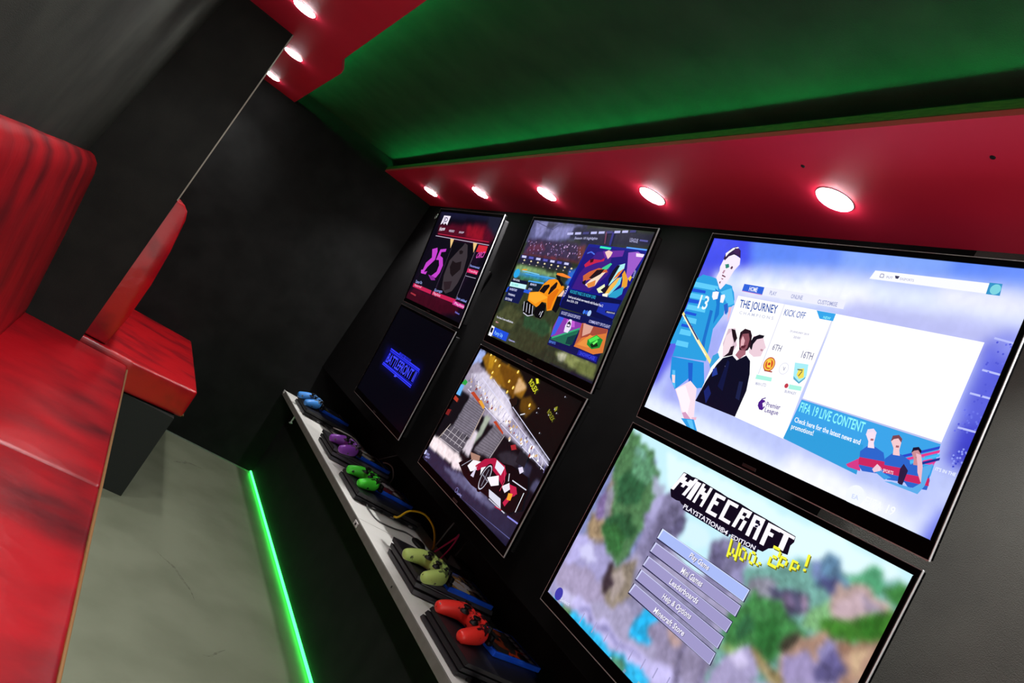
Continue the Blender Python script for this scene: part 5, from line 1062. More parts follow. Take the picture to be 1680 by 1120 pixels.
  ('t','F8B8E8','Playlists',(.5966,.3725,.7019,.3725,.5957,.3633)),
  ('t','8A9AE8','Just added',(.5944,.3509,.7008,.3513,.5935,.3417)),
  ('t','7A7AE0','Select',(.636,.4018,.6843,.4028,.6345,.3949)),
  ('p','A0303C',(.0516,.3979,.1265,.3994,.1286,.4068,.0469,.4037)),
 ]),
 'L1': dict(grid=(60, 36, 2, 0.0, '02020A'), ground=[
  ('04041C',(.0577,.183,.6189,.1741,.6473,.2794,.1393,.2907)),
  ('060650',(.1066,.1916,.593,.1883,.6075,.2684,.154,.2741)),
 ], marks=[
  ('p','3038F8',(.1629,.1957,.5842,.1961,.5842,.1901,.1629,.1897)),
  ('p','3038F8',(.1663,.2028,.5858,.2017,.5858,.1977,.1663,.1988)),
  ('p','3038F8',(.1575,.2643,.5857,.2644,.5857,.2584,.1575,.2583)),
  ('p','3038F8',(.1566,.2701,.5873,.2709,.5873,.2669,.1566,.2661)),
  ('p','1018A8',(.1755,.2024,.5955,.201,.5877,.2552,.1653,.2583)),
  ('p','03031C',(.181,.2081,.5898,.2057,.5852,.2524,.1765,.2559)),
  ('p','2830E0',(.2879,.182,.4513,.181,.4508,.1921,.2891,.1948)),
  ('t','03031C','STAR WARS',(.307,.1938,.4494,.1911,.3015,.1833)),
  ('t','4048FF','BATTLEFRONT II',(.1801,.2518,.5801,.2468,.1763,.2104)),
  ('p','4048FF',(.3629,.2653,.3988,.2675,.3862,.2748,.3626,.279)),
 ]),
}

# ------------------------------------------------------------------ helpers
def lin(h):
    r = [int(h[i:i + 2], 16) / 255 for i in (0, 2, 4)]
    return tuple(c / 12.92 if c <= .04045 else ((c + .055) / 1.055) ** 2.4 for c in r)

def mat(name, color, rough=.5, metal=0, spec=.5, noise=None, bump=None, emit=None, strength=1, coat=0, sheen=0, alpha=None, trans=0):
    """noise = (scale, second colour, detail, low, high, stretch); bump = (scale, strength, distance)"""
    m = bpy.data.materials.new(name); m.use_nodes = True
    nt = m.node_tree; b = nt.nodes['Principled BSDF']
    c = lin(color) if isinstance(color, str) else color
    b.inputs['Base Color'].default_value = (*c, 1)
    b.inputs['Roughness'].default_value = rough
    b.inputs['Metallic'].default_value = metal
    b.inputs['Specular IOR Level'].default_value = spec
    b.inputs['Coat Weight'].default_value = coat
    b.inputs['Sheen Weight'].default_value = sheen
    b.inputs['Transmission Weight'].default_value = trans
    if emit:
        e = lin(emit) if isinstance(emit, str) else emit
        b.inputs['Emission Color'].default_value = (*e, 1)
        b.inputs['Emission Strength'].default_value = strength
    tc = nt.nodes.new('ShaderNodeTexCoord')
    if noise:
        sc, c2, det, lo, hi, st = noise
        mp = nt.nodes.new('ShaderNodeMapping'); mp.inputs['Scale'].default_value = st
        nt.links.new(tc.outputs['Object'], mp.inputs['Vector'])
        n = nt.nodes.new('ShaderNodeTexNoise'); n.inputs['Scale'].default_value = sc; n.inputs['Detail'].default_value = det
        nt.links.new(mp.outputs['Vector'], n.inputs['Vector'])
        r = nt.nodes.new('ShaderNodeMapRange'); r.inputs['From Min'].default_value = lo; r.inputs['From Max'].default_value = hi
        nt.links.new(n.outputs['Fac'], r.inputs['Value'])
        x = nt.nodes.new('ShaderNodeMix'); x.data_type = 'RGBA'
        x.inputs['A'].default_value = (*c, 1); x.inputs['B'].default_value = (*lin(c2), 1)
        nt.links.new(r.outputs['Result'], x.inputs['Factor']); nt.links.new(x.outputs['Result'], b.inputs['Base Color'])
    if bump:
        n = nt.nodes.new('ShaderNodeTexNoise'); n.inputs['Scale'].default_value = bump[0]; n.inputs['Detail'].default_value = 4
        nt.links.new(tc.outputs['Object'], n.inputs['Vector'])
        bp = nt.nodes.new('ShaderNodeBump'); bp.inputs['Strength'].default_value = bump[1]; bp.inputs['Distance'].default_value = bump[2]
        nt.links.new(n.outputs['Fac'], bp.inputs['Height']); nt.links.new(bp.outputs['Normal'], b.inputs['Normal'])
    return m

def link(name, bm, m, parent=None, smooth=False, mods=None):
    me = bpy.data.meshes.new(name)
    bmesh.ops.recalc_face_normals(bm, faces=bm.faces)
    bm.to_mesh(me); bm.free()
    o = bpy.data.objects.new(name, me); COL.objects.link(o)
    for k in (m if isinstance(m, (list, tuple)) else [m]): me.materials.append(k)
    if smooth:
        for p in me.polygons: p.use_smooth = True
    if parent: o.parent = parent
    return o

def tag(o, label, cat, group=None, kind=None):
    o['label'] = label
    if cat: o['category'] = cat
    if group: o['group'] = group
    if kind: o['kind'] = kind
    return o

def thing(name, loc, label, cat, group=None, rz=0):
    o = bpy.data.objects.new(name, None); COL.objects.link(o); o.empty_display_size = .05
    o.location = loc; o.rotation_euler = (0, 0, rz)
    return tag(o, label, cat, group)

def structure(name, bm, m, smooth=False):
    o = link(name, bm, m, smooth=smooth); o['kind'] = 'structure'; return o

def box(bm, x0, x1, y0, y1, z0, z1, bev=0, seg=2, mi=0):
    r = bmesh.ops.create_cube(bm, size=1)
    vs = r['verts']
    for v in vs:
        v.co = Vector(((x0 + x1) / 2 + v.co.x * (x1 - x0), (y0 + y1) / 2 + v.co.y * (y1 - y0), (z0 + z1) / 2 + v.co.z * (z1 - z0)))
    fs = list({f for v in vs for f in v.link_faces})
    if mi:
        for f in fs: f.material_index = mi
    if bev:
        es = list({e for v in vs for e in v.link_edges})
        bmesh.ops.bevel(bm, geom=es, offset=bev, segments=seg, profile=.6, affect='EDGES')
    return bm

def prism(bm, pts, axis, a, b, bev=0, seg=2, mi=0):
    """closed outline (2D points on the plane normal to axis) pushed from a to b"""
    def P(p, t):
        return {'x': (t, p[0], p[1]), 'y': (p[0], t, p[1]), 'z': (p[0], p[1], t)}[axis]
    v0 = [bm.verts.new(P(p, a)) for p in pts]; v1 = [bm.verts.new(P(p, b)) for p in pts]
    f = [bm.faces.new(v0), bm.faces.new(v1[::-1])]
    n = len(pts)
    for i in range(n): f.append(bm.faces.new((v0[i], v1[i], v1[(i + 1) % n], v0[(i + 1) % n])))
    for q in f: q.material_index = mi
    if bev:
        es = list({e for v in v0 + v1 for e in v.link_edges})
        bmesh.ops.bevel(bm, geom=es, offset=bev, segments=seg, profile=.6, affect='EDGES')
    return bm

def lathe(bm, prof, c=(0, 0, 0), n=24, M=None, mi=0):
    rings = []
    for r, z in prof:
        rings.append([bm.verts.new((c[0] + r * math.cos(2 * PI * k / n), c[1] + r * math.sin(2 * PI * k / n), c[2] + z)) for k in range(n)] if r > 1e-6 else [bm.verts.new((c[0], c[1], c[2] + z))])
    for A, B in zip(rings, rings[1:]):
        for k in range(n):
            a0, a1 = A[k % len(A)], A[(k + 1) % len(A)]; b0, b1 = B[k % len(B)], B[(k + 1) % len(B)]
            vs = []
            for v in (a0, a1, b1, b0):
                if v not in vs: vs.append(v)
            if len(vs) > 2:
                f = bm.faces.new(vs); f.material_index = mi
    if M:
        for R_ in rings:
            for v in R_: v.co = M @ v.co
    return bm

def smooth_path(pts, sub=6):
    pts = [Vector(p) for p in pts]; out = []
    P = [pts[0] * 2 - pts[1]] + pts + [pts[-1] * 2 - pts[-2]]
    for i in range(1, len(P) - 2):
        for k in range(sub):
            t = k / sub; a, b, c, d = P[i - 1], P[i], P[i + 1], P[i + 2]
            out.append(.5 * ((2 * b) + (c - a) * t + (2 * a - 5 * b + 4 * c - d) * t * t + (3 * b - a - 3 * c + d) * t ** 3))
    return out + [pts[-1]]

def tube(bm, pts, r, n=8, smooth=True, mi=0):
    pts = smooth_path(pts) if smooth else [Vector(p) for p in pts]
    rings = []; up = Vector((0, 0, 1))
    for i, p in enumerate(pts):
        d = (pts[min(i + 1, len(pts) - 1)] - pts[max(i - 1, 0)]).normalized()
        a = d.cross(up)
        if a.length < .05: a = d.cross(Vector((0, 1, 0)))
        a.normalize(); b = d.cross(a).normalized()
        rings.append([bm.verts.new(p + r * (math.cos(2 * PI * k / n) * a + math.sin(2 * PI * k / n) * b)) for k in range(n)])
    for A, B in zip(rings, rings[1:]):
        for k in range(n):
            f = bm.faces.new((A[k], A[(k + 1) % n], B[(k + 1) % n], B[k])); f.material_index = mi
    bm.faces.new(rings[0][::-1]); bm.faces.new(rings[-1])
    return bm

def BM(): return bmesh.new()

# ------------------------------------------------------------------ materials
carpet = mat('charcoal_carpet', '333430', .95, spec=.1, noise=(9, '3D3E39', 6, .35, .7, (1, 1, 1)), bump=(700, .5, .002), sheen=.15)
partition_m = mat('dark_partition_carpet', '1B1C1A', .95, spec=.08, noise=(9, '232421', 6, .35, .7, (1, 1, 1)), bump=(700, .5, .002), sheen=.1)
left_m = mat('left_wall_carpet', '282A26', .95, spec=.08, noise=(9, '30322D', 6, .35, .7, (1, 1, 1)), bump=(700, .5, .002))
wall_black = mat('near_black_wall', '0B0B0B', .95, spec=.05, noise=(12, '101010', 5, .35, .7, (1, 1, 1)), bump=(700, .4, .001))  # wall stretch behind the televisions, darker than the near stretch
wall_grey = mat('mid_grey_carpet', '42433E', .95, spec=.1, noise=(9, '4A4B45', 6, .35, .7, (1, 1, 1)), bump=(700, .5, .002), sheen=.15)
carpet_black = mat('black_carpet', '171817', .95, spec=.1, noise=(11, '1E1F1E', 6, .35, .7, (1, 1, 1)), bump=(700, .5, .002))
ceiling_felt = mat('grey_ceiling_felt', '343A35', .95, spec=.1, noise=(7, '2A302C', 8, .35, .7, (1, 1, 1)), bump=(500, .5, .002))
floor_m = mat('grey_green_lino', '6A705C', .5, spec=.3, noise=(5, '5C624E', 8, .4, .75, (1, 1, 1)), bump=(300, .04, .001))
red_panel = mat('red_satin_panel', 'EE2C50', .55, spec=.3, noise=(3, 'E62849', 3, .3, .7, (1, 1, 1)))
ply = mat('raw_plywood_edge', '5A4420', .8, noise=(40, '3E3018', 3, .3, .7, (1, 1, 8)))
vinyl = mat('red_vinyl', '8E0410', .34, spec=.35, noise=(3.6, '3C030B', 6, .40, .76, (1, 1.6, 1)), bump=(8, .3, .012))
vinyl_side = mat('bright_red_vinyl', 'A80A14', .3, spec=.5, noise=(6, '600612', 4, .48, .72, (.9, 1.6, 1)), bump=(12, .4, .008))
piping = mat('tan_edging', '6E4A1E', .6)
wood_dark = mat('dark_bench_frame', '2B2E2B', .95, spec=.1, bump=(600, .5, .002))
black_gloss = mat('black_gloss_plastic', '010102', .4, spec=.06)
black_matt = mat('black_matt_plastic', '0B0B0C', .5, spec=.3)
chrome = mat('chrome_edge', 'CCD0D0', .32, metal=.45)
white_lam = mat('white_laminate', 'ECEEE6', .45, spec=.35, noise=(14, 'E2E4DB', 4, .4, .8, (1, 1, 1)))
shaded_edge = mat('shaded_laminate_edge', '74756D', .6, noise=(30, '67685F', 4, .4, .8, (1, 1, 1)))  # edge of the white laminate, its shade put into the grey
console_m = mat('console_black', '202024', .42, spec=.4)
console_sheen = mat('console_face_sheen', '5C5D62', .4, spec=.4)  # console faces made lighter, reflected daylight put into the colour
gap_m = mat('console_recess', '020202', .8)
port_m = mat('port_metal', '8F8F92', .35, metal=.8)
blue_case = mat('blue_game_case', '1A5CFF', .2, spec=.5, coat=.3, noise=(20, '2E70FF', 2, .3, .7, (1, 1, 1)))
led_green = mat('green_led', '10FF60', .4, emit=(.025, 1, .085), strength=9)
led_green_hid = mat('green_led_ceiling', '10FF60', .4, emit=(.0, 1, .19), strength=68)
lamp_m = mat('lamp_glass', 'FFFFFF', .3, emit=(1, .95, .97), strength=68)
ring_m = mat('lamp_rim', 'E8E4E4', .4)

pic = bpy.data.materials.new('lit_picture'); pic.use_nodes = True
_nt = pic.node_tree; _b = _nt.nodes['Principled BSDF']
_a = _nt.nodes.new('ShaderNodeVertexColor'); _a.layer_name = 'Col'
_b.inputs['Base Color'].default_value = (.004, .004, .005, 1); _b.inputs['Roughness'].default_value = .22
_b.inputs['Specular IOR Level'].default_value = .25
_nt.links.new(_a.outputs['Color'], _b.inputs['Emission Color']); _b.inputs['Emission Strength'].default_value = 1.08

# ------------------------------------------------------------------ room shell
YB = 4.229; YF = -1.25; WX = 1.159; CZ = 1.865
def wl(z): return -.187 - (1.736 - z) * .106          # the left wall leans outward towards the floor
structure('floor', box(BM(), -.6, 1.6, YF, YB + .1, -.05, 0), floor_m)
structure('ceiling', box(BM(), -.6, 1.7, YF, YB + .1, CZ, CZ + .05), ceiling_felt)
structure('wall_left', prism(BM(), [(wl(0), 0), (wl(CZ), CZ), (wl(CZ) - .05, CZ), (wl(0) - .05, 0)], 'y', YF, YB), left_m)
structure('wall_back', box(BM(), -.6, 1.7, YB, YB + .05, 0, CZ), carpet_black)
structure('wall_right', box(BM(), WX, WX + .02, .95, YB, .70, 1.80), wall_black)
structure('wall_right', box(BM(), WX, WX + .02, YF, .95, .70, 1.80), wall_grey)
bm = BM(); box(bm, 1.47, 1.5, YF, YB, 0, .9); box(bm, WX + .02, 1.5, YF, YB, .80, .83)
structure('wall_niche', bm, carpet_black)
structure('baseboard_right', box(BM(), WX, WX + .02, YF, YB, 0, .455), carpet_black)
structure('wall_partition', box(BM(), -.36, .056, 3.057, 3.075, .0, 1.79), partition_m)
structure('trim_1', box(BM(), .053, .0575, 3.0552, 3.0568, 1.05, 1.789), mat('partition_edge_strip', '8A8678', .5, metal=.3))
structure('trim_2', box(BM(), .45, 1.155, YB - .006, YB, 0, .006), mat('metal_threshold', '9AA09A', .3, metal=.8))
# dropped red ceiling panels
bm = BM()
prism(bm, [(.803, .8), (.812, 1.9), (.840, YB), (WX, YB), (WX, YF), (.803, YF)], 'z', 1.79, 1.801)
structure('trim_3', bm, red_panel)
bm = BM(); prism(bm, [(.801, YF), (.801, .8), (.810, 1.9), (.838, YB), (.858, YB), (.830, 1.9), (.821, .8), (.821, YF)], 'z', 1.801, 1.817)
structure('trim_4', bm, ply)
bm = BM(); prism(bm, [(-.30, YF), (.229, YF), (.229, 2.886), (.266, 3.047), (.262, YB), (-.30, YB)], 'z', 1.79, 1.808)
structure('trim_5', bm, red_panel)
bm = BM(); prism(bm, [(.828, YF), (.828, .8), (.837, 1.9), (.865, YB), (1.155, YB), (1.155, YF)], 'z', 1.838, 1.844)  # added lid holding back the strip's glow, leaves a dark band on the ceiling
structure('added_lid', bm, carpet_black)

# ------------------------------------------------------------------ down lights
def downlight(x, y, z, label, group):
    t = thing('downlight', (x, y, z), label, 'light', group)
    link('lens', lathe(BM(), [(.039, .0), (.037, -.004), (.028, -.0065), (.013, -.008), (0, -.0085)], n=28), lamp_m, t, True)
    lt = bpy.data.lights.new('beam', 'SPOT'); lt.energy = 34 if x > .5 else (20 if y > 2.3 else 38); lt.spot_size = math.radians(115); lt.spot_blend = .9; lt.shadow_soft_size = .03; lt.color = (1, .96, .97)
    lo = bpy.data.objects.new('beam', lt); COL.objects.link(lo); lo.parent = t; lo.location = (0, 0, -.016)
    link('rim', lathe(BM(), [(.0385, .0005), (.0415, 0), (.0415, -.0012), (.0395, -.0016), (.0385, -.001)], n=28), ring_m, t, True)
    return t
RL = ['downlight over the farthest column of televisions, nearest the back wall', 'second round downlight from the back wall on the right-hand red panel',
      'downlight above the middle column of televisions', 'downlight above the gap between the middle and nearest televisions',
      'largest downlight, above the nearest big television']
for y, l in zip((3.868, 3.163, 2.504, 1.834, 1.179), RL):
    downlight(1.008 + .005 * (y - 1.2), y, 1.79, l, 'downlights in the right red ceiling panel')
LLb = ['nearest downlight on the left red panel, at the top edge of the photo', 'middle downlight of the left red panel beside the partition edge',
       'farthest downlight on the left red panel, half hidden by the partition edge']
for (x, y), l in zip(((.031, 2.665), (.101, 3.314), (.099, 3.999)), LLb):
    downlight(x, y, 1.79, l, 'downlights in the left red ceiling panel')

for y in (.51, -.16, -.83):
    downlight(1.0, y, 1.79, 'downlight of the right red panel beyond the near edge of the view', 'downlights behind the camera')
for y in (2.0, 1.33, .66, -.01, -.68):
    downlight(.02, y, 1.79, 'downlight of the left red panel beyond the near edge of the view', 'downlights behind the camera')

# ------------------------------------------------------------------ green led strips
o = link('led_strip', tube(BM(), [(1.150, YF + .05, .010), (1.150, YB - .01, .010)], .0055, 10, False), led_green)
tag(o, 'glowing green light strip along the floor edge under the shelf', 'light strip')
o = link('led_strip', tube(BM(), [(.868, .2, 1.807), (.876, 1.9, 1.807), (.902, YB - .06, 1.807)], .005, 8, False), led_green_hid)
tag(o, 'green light strip lying on top of the right red ceiling panel', 'light strip')
o = link('led_strip', tube(BM(), [(.17, .2, 1.813), (.17, YB - .06, 1.813)], .005, 8, False), led_green_hid)
tag(o, 'green light strip lying on top of the left red ceiling panel', 'light strip')

# ------------------------------------------------------------------ benches
def bowed(bm, amp, seed, s=6):
    r = random.Random(seed); ph = [r.random() * 6 for _ in range(6)]
    for v in bm.verts:
        v.co += Vector((math.sin(v.co.y * s + ph[0]) * math.sin(v.co.z * 9 + ph[1]), math.sin(v.co.x * 11 + ph[2]) * .3, math.sin(v.co.y * s * 1.3 + ph[3]) * math.sin(v.co.x * 10 + ph[4]))) * amp
    return bm
def cushion(bm, x0, x1, y0, y1, z0, z1, bev, cut=10, amp=.0015, seed=1, puff=.006):
    b2 = BM(); box(b2, x0, x1, y0, y1, z0, z1, bev, 4)
    es = [e for e in b2.edges if e.calc_length() > .08]
    bmesh.ops.subdivide_edges(b2, edges=es, cuts=cut, use_grid_fill=True)
    for v in b2.verts:
        u = (v.co.x - x0) / (x1 - x0); w = (v.co.y - y0) / (y1 - y0)
        if v.co.z > (z0 + z1) / 2: v.co.z += puff * (16 * u * (1 - u) * w * (1 - w)) ** .4 if 0 < u < 1 and 0 < w < 1 else 0
    bowed(b2, amp, seed)
    me = bpy.data.meshes.new('tmp'); b2.to_mesh(me); b2.free(); bm.from_mesh(me); bpy.data.meshes.remove(me)
    return bm
t = thing('bench', (0, 1.2, 0), 'long red vinyl bench along the left wall, in the foreground', 'bench')
def child(o): o.location = (-t.location.x, -t.location.y, -t.location.z); return o
child(link('base', box(BM(), -.33, .17, YF + .3, 3.05, .001, .335), wood_dark, t))
child(link('seat_board', box(BM(), -.33, .2425, YF + .3, 3.054, .335, .36), ply, t))
for k, (a, b_) in enumerate(((1.812, 3.0555), (.35, 1.808), (YF + .3, .346))):
    child(link('seat_cushion', cushion(BM(), -.32, .236, a, b_, .36, .446, .012, 12, .0015, k, .005), vinyl, t, True))
child(link('edging', tube(BM(), [(.2405, YF + .3, .432), (.2405, 3.05, .432)], .0042, 8, False), piping, t, True))
bm = BM(); pr_ = [(-.132, .452), (-.172, .75), (-.205, .975), (-.215, 1.008), (-.235, 1.026), (-.250, 1.03), (-.262, 1.018), (-.321, .452)]
prism(bm, pr_, 'y', YF + .3, 3.052)
bm.edges.ensure_lookup_table()
es = [e for e in bm.edges if abs(e.verts[0].co.y - e.verts[1].co.y) < 1e-4 and e.verts[0].co.y > 3]
bmesh.ops.bevel(bm, geom=es, offset=.022, segments=5, profile=.5, affect='EDGES')
es = [e for e in bm.edges if e.calc_length() > .06]
bmesh.ops.subdivide_edges(bm, edges=es, cuts=14, use_grid_fill=True)
bowed(bm, .0012, 5, 7)
child(link('backrest', bm, vinyl, t, True))

t = thing('corner_seat', (.25, 3.6, 0), 'red vinyl cushioned seat on a dark box, against the back wall', 'seat')
bm = BM(); prism(bm, [(-.30, 3.08), (.478, 3.08), (.478, YB - .004), (-.30, YB - .004)], 'z', .0, .348)
child(link('base', bm, wood_dark, t))
bm = BM(); prism(bm, [(-.05, 3.064), (.243, 3.062), (.505, 3.12), (.513, YB - .006), (-.05, YB - .006)], 'z', .352, .468, .014, 4)
es = [e for e in bm.edges if e.calc_length() > .08]
bmesh.ops.subdivide_edges(bm, edges=es, cuts=8, use_grid_fill=True); bowed(bm, .0012, 8)
child(link('seat_cushion', bm, vinyl_side, t, True))
bm = BM(); prism(bm, [(-.10, .472), (.134, .472), (.145, .60), (.145, .74), (.134, .88), (.116, 1.005), (.104, 1.035), (.085, 1.05), (-.10, 1.05)], 'y', 3.082, YB - .01)
es = [e for e in bm.edges if abs(e.verts[0].co.y - e.verts[1].co.y) < 1e-4]
bmesh.ops.bevel(bm, geom=es, offset=.007, segments=4, profile=.5, affect='EDGES')
child(link('backrest', bm, vinyl_side, t, True))
child(link('edging', tube(BM(), [(.507, 3.125, .362), (.515, YB - .01, .362)], .003, 6, False), piping, t, True))

# ------------------------------------------------------------------ shelf
SZ = .485
t = thing('shelf', (1.06, 1.5, SZ), 'long white shelf under the televisions carrying the consoles', 'shelf')
child(link('board', box(BM(), 1.062, 1.468, YF, 2.435, SZ - .025, SZ), white_lam, t))
child(link('board', box(BM(), 1.062, 1.468, 2.438, YB - .002, SZ - .025, SZ), white_lam, t))
child(link('front_edge', box(BM(), 1.056, 1.062, YF, 2.435, SZ - .026, SZ + .0005, .0008, 1), shaded_edge, t))
child(link('front_edge', box(BM(), 1.056, 1.062, 2.438, YB - .002, SZ - .026, SZ + .0005, .0008, 1), shaded_edge, t))
bm = BM(); box(bm, 1.0525, 1.0558, 2.385, 2.425, SZ - .021, SZ - .005, .001, 1); box(bm, 1.0515, 1.0528, 2.398, 2.410, SZ - .017, SZ - .010, 0, 1, 1)
child(link('joining_plate', bm, [mat('white_plate', 'D0D0CC', .5), black_matt], t))
child(link('screw', lathe(BM(), [(.0035, 0), (.0035, .001), (0, .0015)], n=12, M=Matrix.Translation((1.056, 1.955, SZ - .012)) @ Matrix.Rotation(-PI / 2, 4, 'Y')), black_matt, t))
bm = BM(); box(bm, 1.050, 1.0556, YB - .035, YB - .012, SZ - .014, SZ + .004, .002, 2)
child(link('end_clip', bm, mat('pale_clip', 'BFC4BE', .4), t))

t = thing('shelf_bracket', (1.075, 3.83, SZ - .026), 'small chrome bracket under the far end of the white shelf', 'bracket')
bm = BM(); box(bm, -.012, .012, -.012, .012, -.004, 0, .001); box(bm, -.004, .004, -.003, .003, -.045, -.004, .001)
lathe(bm, [(.0, .006), (.006, .005), (.007, 0), (0, -.002)], (0, .008, -.05), 12); lathe(bm, [(.0, .006), (.006, .005), (.007, 0), (0, -.002)], (0, -.012, -.044), 12)
link('bracket_body', bm, chrome, t, True)

# ------------------------------------------------------------------ televisions
badge_m = mat('dull_silver_badge', '5A5A5A', .35, metal=.8)
def point_in(px, py, poly):
    n = len(poly) // 2; ins = np.zeros(px.shape, bool)
    for i in range(n):
        x1, y1 = poly[2 * i], poly[2 * i + 1]; x2, y2 = poly[(2 * i + 2) % (2 * n)], poly[(2 * i + 3) % (2 * n)]
        if y1 == y2: continue
        c = ((y1 > py) != (y2 > py)) & (px < (x2 - x1) * (py - y1) / (y2 - y1) + x1)
        ins ^= c
    return ins
_font = None
def text_tris(s):
    cu = bpy.data.curves.new('tmp', 'FONT'); cu.body = s; cu.size = 1; cu.fill_mode = 'FRONT'; cu.offset = .016; cu.resolution_u = 2
    ob = bpy.data.objects.new('tmp', cu); COL.objects.link(ob)
    dg = bpy.context.evaluated_depsgraph_get(); dg.update()
    me = bpy.data.meshes.new_from_object(ob.evaluated_get(dg))
    v = [tuple(p.co[:2]) for p in me.vertices]; f = [tuple(p.vertices) for p in me.polygons]
    bpy.data.objects.remove(ob); bpy.data.curves.remove(cu); bpy.data.meshes.remove(me)
    if not v: return [], []
    x0 = min(p[0] for p in v); x1 = max(p[0] for p in v); cap = .70
    return [((p[0] - x0) / max(x1 - x0, 1e-6), p[1] / cap) for p in v], f

def screen_mesh(key, W, H, r):
    """r = lit rectangle (left, top, right, bottom) measured from the top-left corner of the set"""
    P = PICTURES[key]; nx, ny, blur, amp, base = P['grid']
    l, tp, rt, bt = r
    gx = np.linspace(l, rt, nx); gy = np.linspace(tp, bt, ny)
    X, Y = np.meshgrid(gx, gy)
    rng = np.random.RandomState(len(key) * 7 + ord(key[0]) + ord(key[1]))
    def vnoise(c):
        g = rng.rand(c + 2, int(c * 1.7) + 2)
        u = np.linspace(0, c, ny)[:, None]; w = np.linspace(0, int(c * 1.7), nx)[None, :]
        i = np.floor(u).astype(int); j = np.floor(w).astype(int); fu = u - i; fw = w - j
        fu = fu * fu * (3 - 2 * fu); fw = fw * fw * (3 - 2 * fw)
        return (g[i, j] * (1 - fu) * (1 - fw) + g[i + 1, j] * fu * (1 - fw) + g[i, j + 1] * (1 - fu) * fw + g[i + 1, j + 1] * fu * fw) - .5
    wob = {'L3': .012, 'U3': .003}.get(key, .003)
    Xw = X + wob * vnoise(26) + wob * vnoise(12); Yw = Y + wob * vnoise(26) + wob * vnoise(12)
    img = np.zeros((ny, nx, 3)); img[:] = [int(base[i:i + 2], 16) / 255 for i in (0, 2, 4)]
    for c, poly in P['ground']:
        m_ = point_in(Xw, Yw, poly); img[m_] = [int(c[i:i + 2], 16) / 255 for i in (0, 2, 4)]
    for _ in range(blur):
        p = np.pad(img, ((1, 1), (1, 1), (0, 0)), 'edge')
        img = (p[:-2, 1:-1] + p[2:, 1:-1] + p[1:-1, :-2] + p[1:-1, 2:] + 2 * p[1:-1, 1:-1] + .5 * (p[:-2, :-2] + p[2:, 2:] + p[:-2, 2:] + p[2:, :-2])) / 8
    if amp:
        nz = vnoise(30) + .8 * vnoise(60)
        if key == 'L3':                                      # leafy and stony speckle away from the sky
            mask = np.clip(1.6 - 2.2 * img[:, :, 2:3] * img[:, :, 0:1] / .75, 0, 1); mask = np.where(img.mean(2, keepdims=True) > .84, 0, mask + .4)
            img = img * (1 + nz[:, :, None] * amp * 2.8 * mask)
        else: img = img * (1 + nz[:, :, None] * amp * 3)
    img = np.clip(img, 0, 1)
    img = np.where(img <= .04045, img / 12.92, ((img + .055) / 1.055) ** 2.4)
    V = [(x, 0, -y) for y in gy for x in gx]
    F = [(j * nx + i, j * nx + i + 1, (j + 1) * nx + i + 1, (j + 1) * nx + i) for j in range(ny - 1) for i in range(nx - 1)]
    Cc = [tuple(img[j, i]) for j in range(ny) for i in range(nx)]
    off = -.0002; eps = 1e-5
    def clampx(x): return min(max(x, l), rt)
    def clampy(y): return min(max(y, tp), bt)
    def add(pts2, faces, col):
        nonlocal off
        b0 = len(V); off -= eps
        for (a, b_) in pts2: V.append((clampx(a), off, -clampy(b_))); Cc.append(col)
        for f_ in faces: F.append(tuple(b0 + k for k in f_))
    for it in P['marks']:
        col = lin(it[1])
        if it[0] == 'p':
            q = it[2]; pts2 = [(q[i], q[i + 1]) for i in range(0, len(q), 2)]
            add(pts2, [tuple(range(len(pts2)))], col)
        elif it[0] == 't':
            q = it[3]; vs, fs = text_tris(it[2])
            ax, ay = q[2] - q[0], q[3] - q[1]; bx_, by_ = q[4] - q[0], q[5] - q[1]
            add([(q[0] + ax * u + bx_ * w, q[1] + ay * u + by_ * w) for u, w in vs], fs, col)
        else:
            rows = it[2]; q = it[3]; nr, nc = len(rows), len(rows[0])
            ax, ay = q[2] - q[0], q[3] - q[1]; bx_, by_ = q[4] - q[0], q[5] - q[1]
            pts2 = []; fs = []
            for j, row in enumerate(rows):
                for i, ch in enumerate(row):
                    if ch != '#': continue
                    k = len(pts2)
                    for (u, w) in ((i, j), (i + 1, j), (i + 1, j + 1), (i, j + 1)):
                        u = u / nc; w = w / nr; pts2.append((q[0] + ax * u + bx_ * w, q[1] + ay * u + by_ * w))
                    fs.append((k, k + 1, k + 2, k + 3))
            add(pts2, fs, col)
    me = bpy.data.meshes.new('screen'); me.from_pydata(V, [], F)
    ca = me.color_attributes.new('Col', 'FLOAT_COLOR', 'POINT')
    ca.data.foreach_set('color', np.array([(*c, 1) for c in Cc], dtype=np.float32).ravel())
    me.materials.append(pic)
    return me

